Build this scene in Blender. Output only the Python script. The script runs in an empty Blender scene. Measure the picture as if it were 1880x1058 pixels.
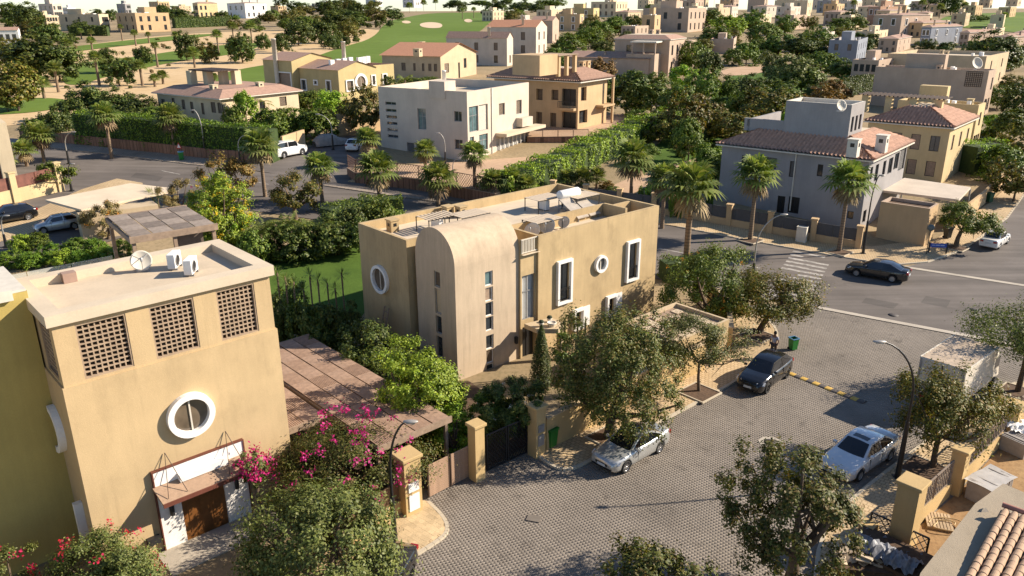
import bpy, bmesh, math, random
import numpy as np
from mathutils import Vector, Matrix
# ---------------------------------------------------------------- camera model
CH, FPX, PITCH, ROLL = 21.0, 1440.0, 0.3425, -0.005      # camera height (m), focal length (photo px), tilt, roll
def _basis():
    c, s = math.cos(PITCH), math.sin(PITCH)
    F = np.array([0, c, -s]); U = np.array([0, s, c]); R = np.array([1.0, 0, 0])
    cr, sr = math.cos(ROLL), math.sin(ROLL)
    return R*cr + U*sr, -R*sr + U*cr, F
CR, CU, CF = _basis()
CAM = np.array([0, 0, CH])
def ray(px, py): return CF + CR*((px-940)/FPX) - CU*((py-529)/FPX)
def proj(P):
    v = np.array(P, float)-CAM; z = v@CF
    return 940+FPX*(v@CR)/z, 529-FPX*(v@CU)/z
def depth(P): return float((np.array(P, float)-CAM)@CF)
# ---------------------------------------------------------------- terrain
def _ss(t): t = min(1, max(0, t)); return t*t*(3-2*t)
def ramp(s, a, k, w=6.0):
    """k*(s-a) for s>a with a rounded knee"""
    if s <= a-w: return 0.0
    if s >= a+w: return k*(s-a)
    t = s-a+w; return k*t*t/(4*w)
def tz(x, y):
    s = y-0.35*x
    z = ramp(s, 56, 0.072) - ramp(s, 112, 0.050, 10) - ramp(s, 560, 0.022, 60)
    return z
def at(px, py, z=None):
    """photo pixel -> point on the ground (or on the level z)"""
    d = ray(px, py)
    if z is not None:
        t = (z-CH)/d[2]; return CAM+t*d
    lo, hi, t = 5.0, None, 5.0
    step = 2.0
    while t < 3000:
        p = CAM+t*d
        if p[2] < tz(p[0], p[1]): hi = t; break
        lo = t; t += step; step *= 1.02
    if hi is None: return CAM+1500*d
    for _ in range(40):
        m = (lo+hi)/2; p = CAM+m*d
        if p[2] < tz(p[0], p[1]): hi = m
        else: lo = m
    p = CAM+hi*d; return np.array([p[0], p[1], tz(p[0], p[1])])
class Frame:
    """a building's own axes: u runs right-and-back (azimuth az), v left-and-back, origin at the near corner"""
    def __init__(s, px, py, az, z=None):
        s.o = np.array(at(px, py, z)); s.az = az
        s.d1 = np.array([math.sin(az), math.cos(az), 0]); s.d2 = np.array([-math.cos(az), math.sin(az), 0])
        s.rot = math.pi/2-az
    def loc(s, P):
        v = np.array(P, float)-s.o; return np.array([v@s.d1, v@s.d2, v[2]])
    def w(s, u, v, z): return s.o+s.d1*u+s.d2*v+np.array([0, 0, z])
    def _r(s, px, py):
        d = ray(px, py); c = CAM-s.o
        return np.array([c@s.d1, c@s.d2, c[2]]), np.array([d@s.d1, d@s.d2, d[2]])
    def onv(s, px, py, v=0):      # plane v = const (right face): -> u, z
        c, d = s._r(px, py); t = (v-c[1])/d[1]; p = c+t*d; return p[0], p[2]
    def onu(s, px, py, u=0):      # plane u = const (left face): -> v, z
        c, d = s._r(px, py); t = (u-c[0])/d[0]; p = c+t*d; return p[1], p[2]
    def onz(s, px, py, z):        # level z above the base: -> u, v
        c, d = s._r(px, py); t = (z-c[2])/d[2]; p = c+t*d; return p[0], p[1]
# ---------------------------------------------------------------- camera, sky, sun, exposure
scn = bpy.context.scene
COL = scn.collection
cam_data = bpy.data.cameras.new('camera'); cam = bpy.data.objects.new('camera', cam_data); COL.objects.link(cam)
cam_data.sensor_width = 36.0; cam_data.lens = 36.0*FPX/1880.0; cam_data.clip_start = 0.5; cam_data.clip_end = 6000
_m = Matrix(((CR[0], CU[0], -CF[0], 0), (CR[1], CU[1], -CF[1], 0), (CR[2], CU[2], -CF[2], CH), (0, 0, 0, 1)))
cam.matrix_world = _m
scn.camera = cam
SUN_EL = math.radians(29.5)
SUN_DIR = (0.985, 0.172)                                   # horizontal direction towards the sun
world = bpy.data.worlds.new('World'); scn.world = world; world.use_nodes = True
_nt = world.node_tree; _bg = _nt.nodes['Background']
_sky = _nt.nodes.new('ShaderNodeTexSky'); _sky.sky_type = 'NISHITA'; _sky.sun_disc = False
_sky.sun_elevation = SUN_EL; _sky.sun_rotation = math.atan2(SUN_DIR[0], SUN_DIR[1])
_sky.dust_density = 0.15; _sky.air_density = 0.85; _sky.ozone_density = 2.0; _sky.altitude = 900
_nt.links.new(_sky.outputs[0], _bg.inputs[0]); _bg.inputs[1].default_value = 0.088
sun_data = bpy.data.lights.new('sun', 'SUN'); sun_data.energy = 5.0; sun_data.angle = math.radians(0.53)
sun_data.color = (1.0, 0.875, 0.715)
sun = bpy.data.objects.new('sun', sun_data); COL.objects.link(sun)
_d = Vector((SUN_DIR[0]*math.cos(SUN_EL), SUN_DIR[1]*math.cos(SUN_EL), math.sin(SUN_EL)))
sun.rotation_euler = _d.to_track_quat('Z', 'Y').to_euler(); sun.location = (60, 10, 60)
vs = scn.view_settings; vs.view_transform = 'Standard'; vs.look = 'None'; vs.gamma = 1.0; vs.use_curve_mapping = False
vs.exposure = 0.92
scn.cycles.max_bounces = 5; scn.cycles.diffuse_bounces = 3; scn.cycles.glossy_bounces = 3
scn.cycles.transmission_bounces = 4; scn.cycles.transparent_max_bounces = 8
scn.cycles.use_denoising = True
scn.cycles.caustics_reflective = False; scn.cycles.caustics_refractive = False
random.seed(7); RNG = np.random.default_rng(11)
# ---------------------------------------------------------------- materials
MATS = {}
def _mat(name):
    m = bpy.data.materials.new(name); m.use_nodes = True; nt = m.node_tree
    return m, nt, nt.nodes['Principled BSDF']
def lin(r, g, b):
    """photo 8-bit colour -> linear"""
    f = lambda c: ((c/255+0.055)/1.055)**2.4 if c/255 > 0.04045 else c/255/12.92
    return (f(r), f(g), f(b))
def N(nt, typ, **kw):
    n = nt.nodes.new(typ)
    for k, v in kw.items():
        if k.startswith('i_'):
            key = k[2:]; key = int(key) if key.isdigit() else key.replace('_', ' ')
            n.inputs[key].default_value = v
        else: setattr(n, k, v)
    return n
def L(nt, a, b): nt.links.new(a, b)
def coords(nt, scale=(1, 1, 1), kind='Object'):
    tc = N(nt, 'ShaderNodeTexCoord'); mp = N(nt, 'ShaderNodeMapping'); mp.inputs['Scale'].default_value = scale
    L(nt, tc.outputs[kind], mp.inputs[0]); return mp.outputs[0]
def noise(nt, vec, scale, detail=4.0, rough=0.55):
    n = N(nt, 'ShaderNodeTexNoise'); n.inputs['Scale'].default_value = scale; n.inputs['Detail'].default_value = detail
    n.inputs['Roughness'].default_value = rough; L(nt, vec, n.inputs['Vector']); return n.outputs['Fac']
def mrange(nt, v, a, b, c, d):
    n = N(nt, 'ShaderNodeMapRange'); L(nt, v, n.inputs[0])
    for i, x in zip((1, 2, 3, 4), (a, b, c, d)): n.inputs[i].default_value = x
    return n.outputs[0]
def mixc(nt, fac, a, b, blend='MIX'):
    n = N(nt, 'ShaderNodeMix', data_type='RGBA', blend_type=blend)
    for s, v in ((n.inputs[0], fac), (n.inputs[6], a), (n.inputs[7], b)):
        if hasattr(v, 'links'): L(nt, v, s)
        elif isinstance(v, (int, float)): s.default_value = v
        else: s.default_value = (*v, 1)
    return n.outputs[2]
def bump(nt, bs, h, strength=0.3, dist=0.02):
    b = N(nt, 'ShaderNodeBump'); b.inputs['Strength'].default_value = strength; b.inputs['Distance'].default_value = dist
    L(nt, h, b.inputs['Height']); L(nt, b.outputs[0], bs.inputs['Normal'])
def plain(name, col, rough=0.6, metal=0.0, var=0.12, scale=3.0, spec=0.5, coat=0.0):
    if name in MATS: return MATS[name]
    m, nt, bs = _mat(name); bs.inputs['Roughness'].default_value = rough; bs.inputs['Metallic'].default_value = metal
    bs.inputs['Specular IOR Level'].default_value = spec
    if coat: bs.inputs['Coat Weight'].default_value = coat; bs.inputs['Coat Roughness'].default_value = 0.05
    if var:
        v = coords(nt); f = noise(nt, v, scale)
        k = mrange(nt, f, 0.3, 0.7, 1-var, 1+var)
        hv = N(nt, 'ShaderNodeHueSaturation'); hv.inputs['Color'].default_value = (*col, 1); L(nt, k, hv.inputs['Value'])
        L(nt, hv.outputs[0], bs.inputs['Base Color'])
    else: bs.inputs['Base Color'].default_value = (*col, 1)
    MATS[name] = m; return m
def stucco(name, col, grain=0.35, streak=0.075, stain=0.0):
    """rough painted render: broad blotches, faint vertical run-off streaks, grain"""
    if name in MATS: return MATS[name]
    m, nt, bs = _mat(name); bs.inputs['Roughness'].default_value = 0.92; bs.inputs['Specular IOR Level'].default_value = 0.2
    v = coords(nt); vs_ = coords(nt, (1.6, 1.6, 0.16))
    a = mrange(nt, noise(nt, v, 0.45, 5), 0.3, 0.7, -1, 1); b = mrange(nt, noise(nt, vs_, 2.2, 6, 0.7), 0.35, 0.75, 0.25, -1)
    g = mrange(nt, noise(nt, v, 14, 5, 0.7), 0.3, 0.7, -1, 1)
    s1 = N(nt, 'ShaderNodeMath', operation='MULTIPLY', i_1=0.09); L(nt, a, s1.inputs[0])
    s2 = N(nt, 'ShaderNodeMath', operation='MULTIPLY_ADD', i_1=streak); L(nt, b, s2.inputs[0]); L(nt, s1.outputs[0], s2.inputs[2])
    s3 = N(nt, 'ShaderNodeMath', operation='MULTIPLY_ADD', i_1=0.05); L(nt, g, s3.inputs[0]); L(nt, s2.outputs[0], s3.inputs[2])
    s4 = N(nt, 'ShaderNodeMath', operation='ADD', i_1=1.0); L(nt, s3.outputs[0], s4.inputs[0])
    hv = N(nt, 'ShaderNodeHueSaturation'); hv.inputs['Color'].default_value = (*col, 1); L(nt, s4.outputs[0], hv.inputs['Value'])
    c = hv.outputs[0]
    if stain:
        st = mrange(nt, noise(nt, coords(nt, (0.5, 0.5, 0.3)), 1.1, 7, 0.7), 0.52, 0.7, 0, stain)
        c = mixc(nt, st, c, tuple(x*0.62 for x in col))
        dr = mrange(nt, noise(nt, coords(nt, (2.6, 2.6, 0.16)), 1.3, 6, 0.65), 0.58, 0.72, 0, stain*0.9); c = mixc(nt, dr, c, tuple(x*0.66 for x in col))
    L(nt, c, bs.inputs['Base Color']); bump(nt, bs, noise(nt, v, 22, 4, 0.7), grain, 0.02)
    MATS[name] = m; return m
def glassy(name, col=(0.03, 0.035, 0.04), rough=0.06):
    if name in MATS: return MATS[name]
    m, nt, bs = _mat(name); bs.inputs['Roughness'].default_value = rough; bs.inputs['Specular IOR Level'].default_value = 0.8
    v = coords(nt); f = mrange(nt, noise(nt, v, 0.9, 3), 0.3, 0.7, 0.55, 1.5)
    hv = N(nt, 'ShaderNodeHueSaturation'); hv.inputs['Color'].default_value = (*col, 1); L(nt, f, hv.inputs['Value'])
    L(nt, hv.outputs[0], bs.inputs['Base Color']); MATS[name] = m; return m
def banded(name, c1, c2, axis='Z', freq=8.0, rough=0.7, strength=0.8):
    """fine parallel slats too small to build: two tones with relief"""
    if name in MATS: return MATS[name]
    m, nt, bs = _mat(name); bs.inputs['Roughness'].default_value = rough
    v = coords(nt); w = N(nt, 'ShaderNodeTexWave', wave_type='BANDS', bands_direction=axis, wave_profile='SAW')
    w.inputs['Scale'].default_value = freq/6.283; w.inputs['Distortion'].default_value = 0.0; L(nt, v, w.inputs['Vector'])
    f = mrange(nt, w.outputs['Fac'], 0.0, 0.35, 0, 1)
    c = mixc(nt, f, c2, c1); n = mrange(nt, noise(nt, v, 5), 0.3, 0.7, 0.85, 1.12)
    hv = N(nt, 'ShaderNodeHueSaturation'); L(nt, c, hv.inputs['Color']); L(nt, n, hv.inputs['Value'])
    L(nt, hv.outputs[0], bs.inputs['Base Color']); bump(nt, bs, w.outputs['Fac'], strength, 0.02); MATS[name] = m; return m
def leafm(name, cols, trans=0.22, rough=0.55):
    """foliage: every leaf (mesh island) takes its own tone"""
    if name in MATS: return MATS[name]
    m, nt, bs = _mat(name); bs.inputs['Roughness'].default_value = rough; bs.inputs['Specular IOR Level'].default_value = 0.35
    g = N(nt, 'ShaderNodeNewGeometry'); oi = N(nt, 'ShaderNodeObjectInfo'); cr = N(nt, 'ShaderNodeValToRGB')
    el = cr.color_ramp.elements; el[0].color = (*cols[0], 1); el[1].color = (*cols[-1], 1)
    for i in range(1, len(cols)-1):
        e = el.new(i/(len(cols)-1)); e.color = (*cols[i], 1)
    L(nt, g.outputs['Random Per Island'], cr.inputs[0])
    tc = N(nt, 'ShaderNodeTexCoord'); nf = noise(nt, tc.outputs['Object'], 0.9, 3)
    k = mrange(nt, nf, 0.3, 0.7, 0.72, 1.25); k2 = mrange(nt, oi.outputs['Random'], 0, 1, 0.82, 1.18)
    mu = N(nt, 'ShaderNodeMath', operation='MULTIPLY'); L(nt, k, mu.inputs[0]); L(nt, k2, mu.inputs[1])
    hv = N(nt, 'ShaderNodeHueSaturation'); L(nt, cr.outputs[0], hv.inputs['Color']); L(nt, mu.outputs[0], hv.inputs['Value'])
    hh = mrange(nt, oi.outputs['Random'], 0, 1, 0.488, 0.512); L(nt, hh, hv.inputs['Hue'])
    L(nt, hv.outputs[0], bs.inputs['Base Color'])
    tr = N(nt, 'ShaderNodeBsdfTranslucent'); tcl = mixc(nt, 1.0, hv.outputs[0], (1.25, 1.2, 0.55), 'MULTIPLY'); L(nt, tcl, tr.inputs[0])
    mx = N(nt, 'ShaderNodeMixShader'); mx.inputs[0].default_value = trans
    L(nt, bs.outputs[0], mx.inputs[1]); L(nt, tr.outputs[0], mx.inputs[2])
    L(nt, mx.outputs[0], nt.nodes['Material Output'].inputs[0]); MATS[name] = m; return m
# ---------------------------------------------------------------- meshes and objects
def tag(o, label=None, cat=None, group=None, kind=None):
    if label: o['label'] = label
    if cat: o['category'] = cat
    if group: o['group'] = group
    if kind: o['kind'] = kind
    return o
def empty(name, loc=(0, 0, 0), rz=0.0, label=None, cat=None, group=None):
    o = bpy.data.objects.new(name, None); COL.objects.link(o); o.empty_display_size = 0.2
    o.location = tuple(float(x) for x in loc); o.rotation_euler = (0, 0, rz); return tag(o, label, cat, group)
def link(name, me, parent=None, loc=None, rz=None):
    o = bpy.data.objects.new(name, me); COL.objects.link(o)
    if parent is not None: o.parent = parent
    if loc is not None: o.location = tuple(float(x) for x in loc)
    if rz is not None: o.rotation_euler = (0, 0, rz)
    return o
def np_mesh(name, V, F, mat, smooth=False):
    """V (n,3); F (m,k) all faces of k corners"""
    V = np.asarray(V, np.float32); F = np.asarray(F, np.int32); k = F.shape[1]
    me = bpy.data.meshes.new(name); me.vertices.add(len(V)); me.vertices.foreach_set('co', V.ravel())
    me.loops.add(F.size); me.loops.foreach_set('vertex_index', F.ravel())
    me.polygons.add(len(F)); me.polygons.foreach_set('loop_start', np.arange(0, F.size, k, dtype=np.int32))
    me.polygons.foreach_set('loop_total', np.full(len(F), k, np.int32))
    if smooth: me.polygons.foreach_set('use_smooth', np.ones(len(F), bool))
    me.materials.append(mat); me.update(calc_edges=True); return me
class MB:
    def __init__(s): s.v = []; s.f = []; s.sm = []
    def add(s, vs, fs, smooth=False):
        n = len(s.v); s.v += [tuple(map(float, p)) for p in vs]; s.f += [tuple(i+n for i in f) for f in fs]; s.sm += [smooth]*len(fs); return s
    def box(s, x0, x1, y0, y1, z0, z1):
        return s.add([(x0, y0, z0), (x1, y0, z0), (x1, y1, z0), (x0, y1, z0), (x0, y0, z1), (x1, y0, z1), (x1, y1, z1), (x0, y1, z1)],
                     [(3, 2, 1, 0), (4, 5, 6, 7), (0, 1, 5, 4), (1, 2, 6, 5), (2, 3, 7, 6), (3, 0, 4, 7)])
    def bar(s, a, b, w, h=None, up=(0, 0, 1)):
        h = h or w; a = Vector(a); b = Vector(b); d = (b-a).normalized(); up = Vector(up)
        if abs(d.dot(up)) > 0.98: up = Vector((1, 0, 0))
        r = d.cross(up).normalized(); u = r.cross(d)
        vs = [p+r*(w/2*i)+u*(h/2*j) for p in (a, b) for i, j in ((-1, -1), (1, -1), (1, 1), (-1, 1))]
        return s.add(vs, [(3, 2, 1, 0), (4, 5, 6, 7), (0, 1, 5, 4), (1, 2, 6, 5), (2, 3, 7, 6), (3, 0, 4, 7)])
    def tube(s, pts, rads, n=8, caps=True):
        pts = [Vector(p) for p in pts]
        if not isinstance(rads, (list, tuple)): rads = [rads]*len(pts)
        rings = []; prev = None
        for i, p in enumerate(pts):
            d = (pts[min(i+1, len(pts)-1)]-pts[max(i-1, 0)]).normalized()
            if prev is None:
                a = Vector((1, 0, 0)) if abs(d.x) < 0.9 else Vector((0, 1, 0)); r = (a-d*a.dot(d)).normalized()
            else: r = (prev-d*prev.dot(d)).normalized()
            prev = r; u = d.cross(r)
            rings.append([p+(r*math.cos(t)+u*math.sin(t))*rads[i] for t in (2*math.pi*k/n for k in range(n))])
        vs = [q for ring in rings for q in ring]; fs = []
        for i in range(len(pts)-1):
            for k in range(n): fs.append((i*n+k, i*n+(k+1) % n, (i+1)*n+(k+1) % n, (i+1)*n+k))
        s.add(vs, fs, True)
        if caps: s.add(rings[0], [tuple(range(n-1, -1, -1))]); s.add(rings[-1], [tuple(range(n))])
        return s
    def lathe(s, prof, c=(0, 0, 0), n=16, axis='z', smooth=True):
        vs = []; fs = []
        for r, z in prof:
            for k in range(n):
                t = 2*math.pi*k/n; a, b = r*math.cos(t), r*math.sin(t)
                p = (a, b, z) if axis == 'z' else ((a, z, b) if axis == 'y' else (z, a, b))
                vs.append((p[0]+c[0], p[1]+c[1], p[2]+c[2]))
        for i in range(len(prof)-1):
            for k in range(n): fs.append((i*n+k, i*n+(k+1) % n, (i+1)*n+(k+1) % n, (i+1)*n+k))
        return s.add(vs, fs, smooth)
    def prism(s, poly, z0, z1):
        n = len(poly); vs = [(p[0], p[1], z0) for p in poly]+[(p[0], p[1], z1) for p in poly]
        return s.add(vs, [tuple(range(n-1, -1, -1)), tuple(range(n, 2*n))]+[(i, (i+1) % n, n+(i+1) % n, n+i) for i in range(n)])
    def quad(s, a, b, c, d): return s.add([a, b, c, d], [(0, 1, 2, 3)])
    def mesh(s, name, mat):
        me = bpy.data.meshes.new(name); me.from_pydata(s.v, [], s.f)
        me.polygons.foreach_set('use_smooth', s.sm); me.materials.append(mat); me.update(); return me
    def obj(s, name, mat, parent=None, loc=None, rz=None): return link(name, s.mesh(name, mat), parent, loc, rz)
def copy_tree(o, parent=None):
    c = o.copy(); COL.objects.link(c)
    if parent is not None: c.parent = parent; c.matrix_parent_inverse = o.matrix_parent_inverse
    for ch in CHILD.get(o.name, None) or o.children: copy_tree(ch, c)
    return c
CHILD = {}
def place_copy(proto, used, loc, rz, sc=1.0, label=None, group=None, cat=None):
    """first call moves the prototype itself, later calls copy it with its parts"""
    o = copy_tree(proto) if used else proto
    o.location = tuple(float(x) for x in loc); o.rotation_euler = (0, 0, rz)
    o.scale = (sc, sc, sc) if isinstance(sc, (int, float)) else sc
    return tag(o, label, cat, group)
def bevel(o, w=0.02, seg=2):
    m = o.modifiers.new('bevel', 'BEVEL'); m.width = w; m.segments = seg; m.limit_method = 'ANGLE'; m.angle_limit = math.radians(40); return o
# ---------------------------------------------------------------- shared materials
DARK = glassy('dark_glass'); BLUEGL = glassy('blue_glass', (0.10, 0.16, 0.17), 0.08); CARGL = glassy('car_glass', (0.012, 0.013, 0.016), 0.04)
CURT = plain('curtain', (0.42, 0.42, 0.40), 0.8)
WHITE = plain('white_paint', (0.80, 0.78, 0.74), 0.6, var=0.05)
OFFW = plain('off_white_paint', (0.62, 0.57, 0.48), 0.7, var=0.08)
BLACK = plain('black_paint', (0.012, 0.012, 0.013), 0.4, var=0.1)
DKMETAL = plain('dark_metal', (0.035, 0.035, 0.037), 0.45, 0.4)
GREYM = plain('grey_metal', (0.30, 0.30, 0.30), 0.45, 0.3)
STEEL = plain('galvanised_steel', (0.45, 0.45, 0.44), 0.4, 0.6)
WOOD = banded('brown_boards', (0.20, 0.115, 0.065), (0.06, 0.03, 0.018), 'Z', 42.0)
DKWOOD = plain('dark_wood', (0.055, 0.032, 0.020), 0.7)
TANWOOD = plain('weathered_wood', (0.30, 0.215, 0.15), 0.85, var=0.2, scale=5)
SHUT = banded('brown_shutter', (0.20, 0.15, 0.105), (0.09, 0.065, 0.045), 'Z', 70.0)
SHUTG = banded('grey_shutter', (0.17, 0.165, 0.16), (0.10, 0.10, 0.10), 'Z', 70.0)
CONC = stucco('concrete', (0.42, 0.37, 0.30), 0.4, 0.05, 0.4)
KERB = stucco('kerb_concrete', (0.52, 0.45, 0.34), 0.3, 0.0, 0.3)
TYRE = plain('tyre_rubber', (0.014, 0.014, 0.014), 0.85, var=0.05)
RIM = plain('alloy', (0.55, 0.55, 0.55), 0.3, 0.8, var=0)
CHROME = plain('chrome', (0.7, 0.7, 0.7), 0.12, 1.0, var=0)
ROOFF = stucco('roof_screed', (0.60, 0.50, 0.37), 0.25, 0.0, 0.25)
SOIL = plain('soil', (0.10, 0.06, 0.035), 0.95, var=0.35, scale=6)
BARK = plain('bark', (0.12, 0.085, 0.055), 0.95, var=0.3, scale=9)
PALMB = banded('palm_bark', (0.24, 0.17, 0.11), (0.10, 0.065, 0.04), 'Z', 50.0, 0.95, 1.0)
# ---------------------------------------------------------------- ground materials
def ground_mat(name, cols, scale=0.05, fine=3.0, rough=0.95, bmp=0.4):
    m, nt, bs = _mat(name); bs.inputs['Roughness'].default_value = rough; bs.inputs['Specular IOR Level'].default_value = 0.15
    v = coords(nt); a = noise(nt, v, scale, 6, 0.6); b = noise(nt, v, fine, 6, 0.7)
    c = mixc(nt, mrange(nt, a, 0.35, 0.65, 0, 1), cols[0], cols[1])
    c = mixc(nt, mrange(nt, b, 0.45, 0.75, 0, 0.75), c, cols[2])
    L(nt, c, bs.inputs['Base Color']); bump(nt, bs, b, bmp, 0.05); MATS[name] = m; return m
DRY = ground_mat('dry_ground', [(0.24, 0.185, 0.11), (0.40, 0.30, 0.18), (0.14, 0.12, 0.06)])
SAND = ground_mat('golf_sand', [(0.56, 0.40, 0.22), (0.62, 0.46, 0.27), (0.46, 0.31, 0.16)], 0.03, 0.6)
BUNK = ground_mat('bunker_sand', [(0.62, 0.48, 0.33), (0.66, 0.52, 0.36), (0.55, 0.42, 0.28)], 0.1, 1.0)
GRASS = ground_mat('fairway_grass', [(0.105, 0.165, 0.022), (0.135, 0.20, 0.035), (0.095, 0.135, 0.022)], 0.02, 0.25)
LAWN = ground_mat('lawn_grass', [(0.060, 0.110, 0.018), (0.085, 0.145, 0.024), (0.05, 0.085, 0.014)], 0.3, 5.0)
LOT = ground_mat('lot_sand', [(0.46, 0.31, 0.20), (0.52, 0.37, 0.25), (0.38, 0.25, 0.16)], 0.2, 2.0)
def asphalt_mat(name, col):
    m, nt, bs = _mat(name); bs.inputs['Roughness'].default_value = 0.88; bs.inputs['Specular IOR Level'].default_value = 0.25
    v = coords(nt); ang = math.atan2(-.557, .83)
    tc = N(nt, 'ShaderNodeTexCoord'); mp = N(nt, 'ShaderNodeMapping'); mp.inputs['Rotation'].default_value = (0, 0, -ang); mp.inputs['Scale'].default_value = (0.05, 1.0, 1)
    L(nt, tc.outputs['Object'], mp.inputs[0])
    a = mrange(nt, noise(nt, v, 0.22, 5), 0.3, 0.7, 0.84, 1.14); b = mrange(nt, noise(nt, v, 30, 3), 0.2, 0.8, 0.85, 1.15)
    d = mrange(nt, noise(nt, mp.outputs[0], 0.8, 5, 0.6), 0.35, 0.7, 0.78, 1.18)
    m1 = N(nt, 'ShaderNodeMath', operation='MULTIPLY'); L(nt, a, m1.inputs[0]); L(nt, b, m1.inputs[1])
    m2 = N(nt, 'ShaderNodeMath', operation='MULTIPLY'); L(nt, m1.outputs[0], m2.inputs[0]); L(nt, d, m2.inputs[1])
    hv = N(nt, 'ShaderNodeHueSaturation'); hv.inputs['Color'].default_value = (*col, 1); L(nt, m2.outputs[0], hv.inputs['Value'])
    cr = mrange(nt, noise(nt, v, 0.35, 8, 0.75), 0.56, 0.66, 0, 0.35)
    L(nt, mixc(nt, cr, hv.outputs[0], tuple(x*1.35 for x in col)), bs.inputs['Base Color']); bump(nt, bs, noise(nt, v, 40, 3), 0.25, 0.01); MATS[name] = m; return m
ASPH = asphalt_mat('asphalt', (0.150, 0.131, 0.117)); PATCH = asphalt_mat('asphalt_repair', (0.115, 0.102, 0.092))
def brick_mat(name, c1, c2, mortar, bw, bh, rot=0.0, ms=0.02, dirt=None, rough=0.85, stain=0.0, wet=False, fade=True):
    m, nt, bs = _mat(name); bs.inputs['Roughness'].default_value = rough; bs.inputs['Specular IOR Level'].default_value = 0.25
    tc = N(nt, 'ShaderNodeTexCoord'); mp = N(nt, 'ShaderNodeMapping'); mp.inputs['Rotation'].default_value = (0, 0, rot); L(nt, tc.outputs['Object'], mp.inputs[0])
    br = N(nt, 'ShaderNodeTexBrick'); L(nt, mp.outputs[0], br.inputs['Vector']); br.offset = 0.5
    for k, x in (('Scale', 1.0), ('Mortar Size', ms), ('Brick Width', bw), ('Row Height', bh), ('Mortar Smooth', 0.2)): br.inputs[k].default_value = x
    br.inputs['Color1'].default_value = (*c1, 1); br.inputs['Color2'].default_value = (*c2, 1); br.inputs['Mortar'].default_value = (*mortar, 1)
    v = tc.outputs['Object']; a = mrange(nt, noise(nt, v, 0.25, 6, 0.65), 0.3, 0.7, 0.78, 1.18); b = mrange(nt, noise(nt, v, 9, 5, 0.7), 0.3, 0.7, 0.84, 1.14)
    m1 = N(nt, 'ShaderNodeMath', operation='MULTIPLY'); L(nt, a, m1.inputs[0]); L(nt, b, m1.inputs[1])
    hv = N(nt, 'ShaderNodeHueSaturation'); L(nt, br.outputs['Color'], hv.inputs['Color']); L(nt, m1.outputs[0], hv.inputs['Value'])
    c = hv.outputs[0]
    if dirt:
        d = mrange(nt, noise(nt, v, 0.16, 7, 0.6), 0.48, 0.66, 0, 0.6); c = mixc(nt, d, c, dirt)
    if stain:
        d = mrange(nt, noise(nt, v, 0.7, 9, 0.75), 0.60, 0.70, 0, stain); c = mixc(nt, d, c, tuple(x*0.35 for x in c1))
    L(nt, c, bs.inputs['Base Color'])
    bump(nt, bs, br.outputs['Fac'], -0.6, 0.012); MATS[name] = m; return m
STREET_ROT = math.radians(-41)
PAVER = brick_mat('street_pavers', (0.215, 0.187, 0.157), (0.255, 0.223, 0.187), (0.15, 0.13, 0.108), 0.25, 0.125, math.radians(16), 0.018, (0.31, 0.265, 0.21), stain=0.45)
PAVE = brick_mat('sidewalk_pavers', (0.52, 0.385, 0.22), (0.60, 0.455, 0.275), (0.30, 0.21, 0.12), 0.24, 0.24, -STREET_ROT, 0.022, (0.42, 0.32, 0.20))
PAVEG = brick_mat('grey_sidewalk', (0.30, 0.25, 0.20), (0.36, 0.30, 0.24), (0.18, 0.15, 0.12), 0.5, 0.5, -0.6, 0.02)
BRICKW = brick_mat('brown_block', (0.25, 0.135, 0.085), (0.32, 0.18, 0.12), (0.14, 0.08, 0.05), 0.5, 0.22, 0, 0.02)
MARK = plain('road_paint', (0.34, 0.315, 0.285), 0.8, var=0.5, scale=2.5)
STRIP = stucco('concrete_strip', (0.46, 0.41, 0.34), 0.4, 0.0, 0.5)
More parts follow.
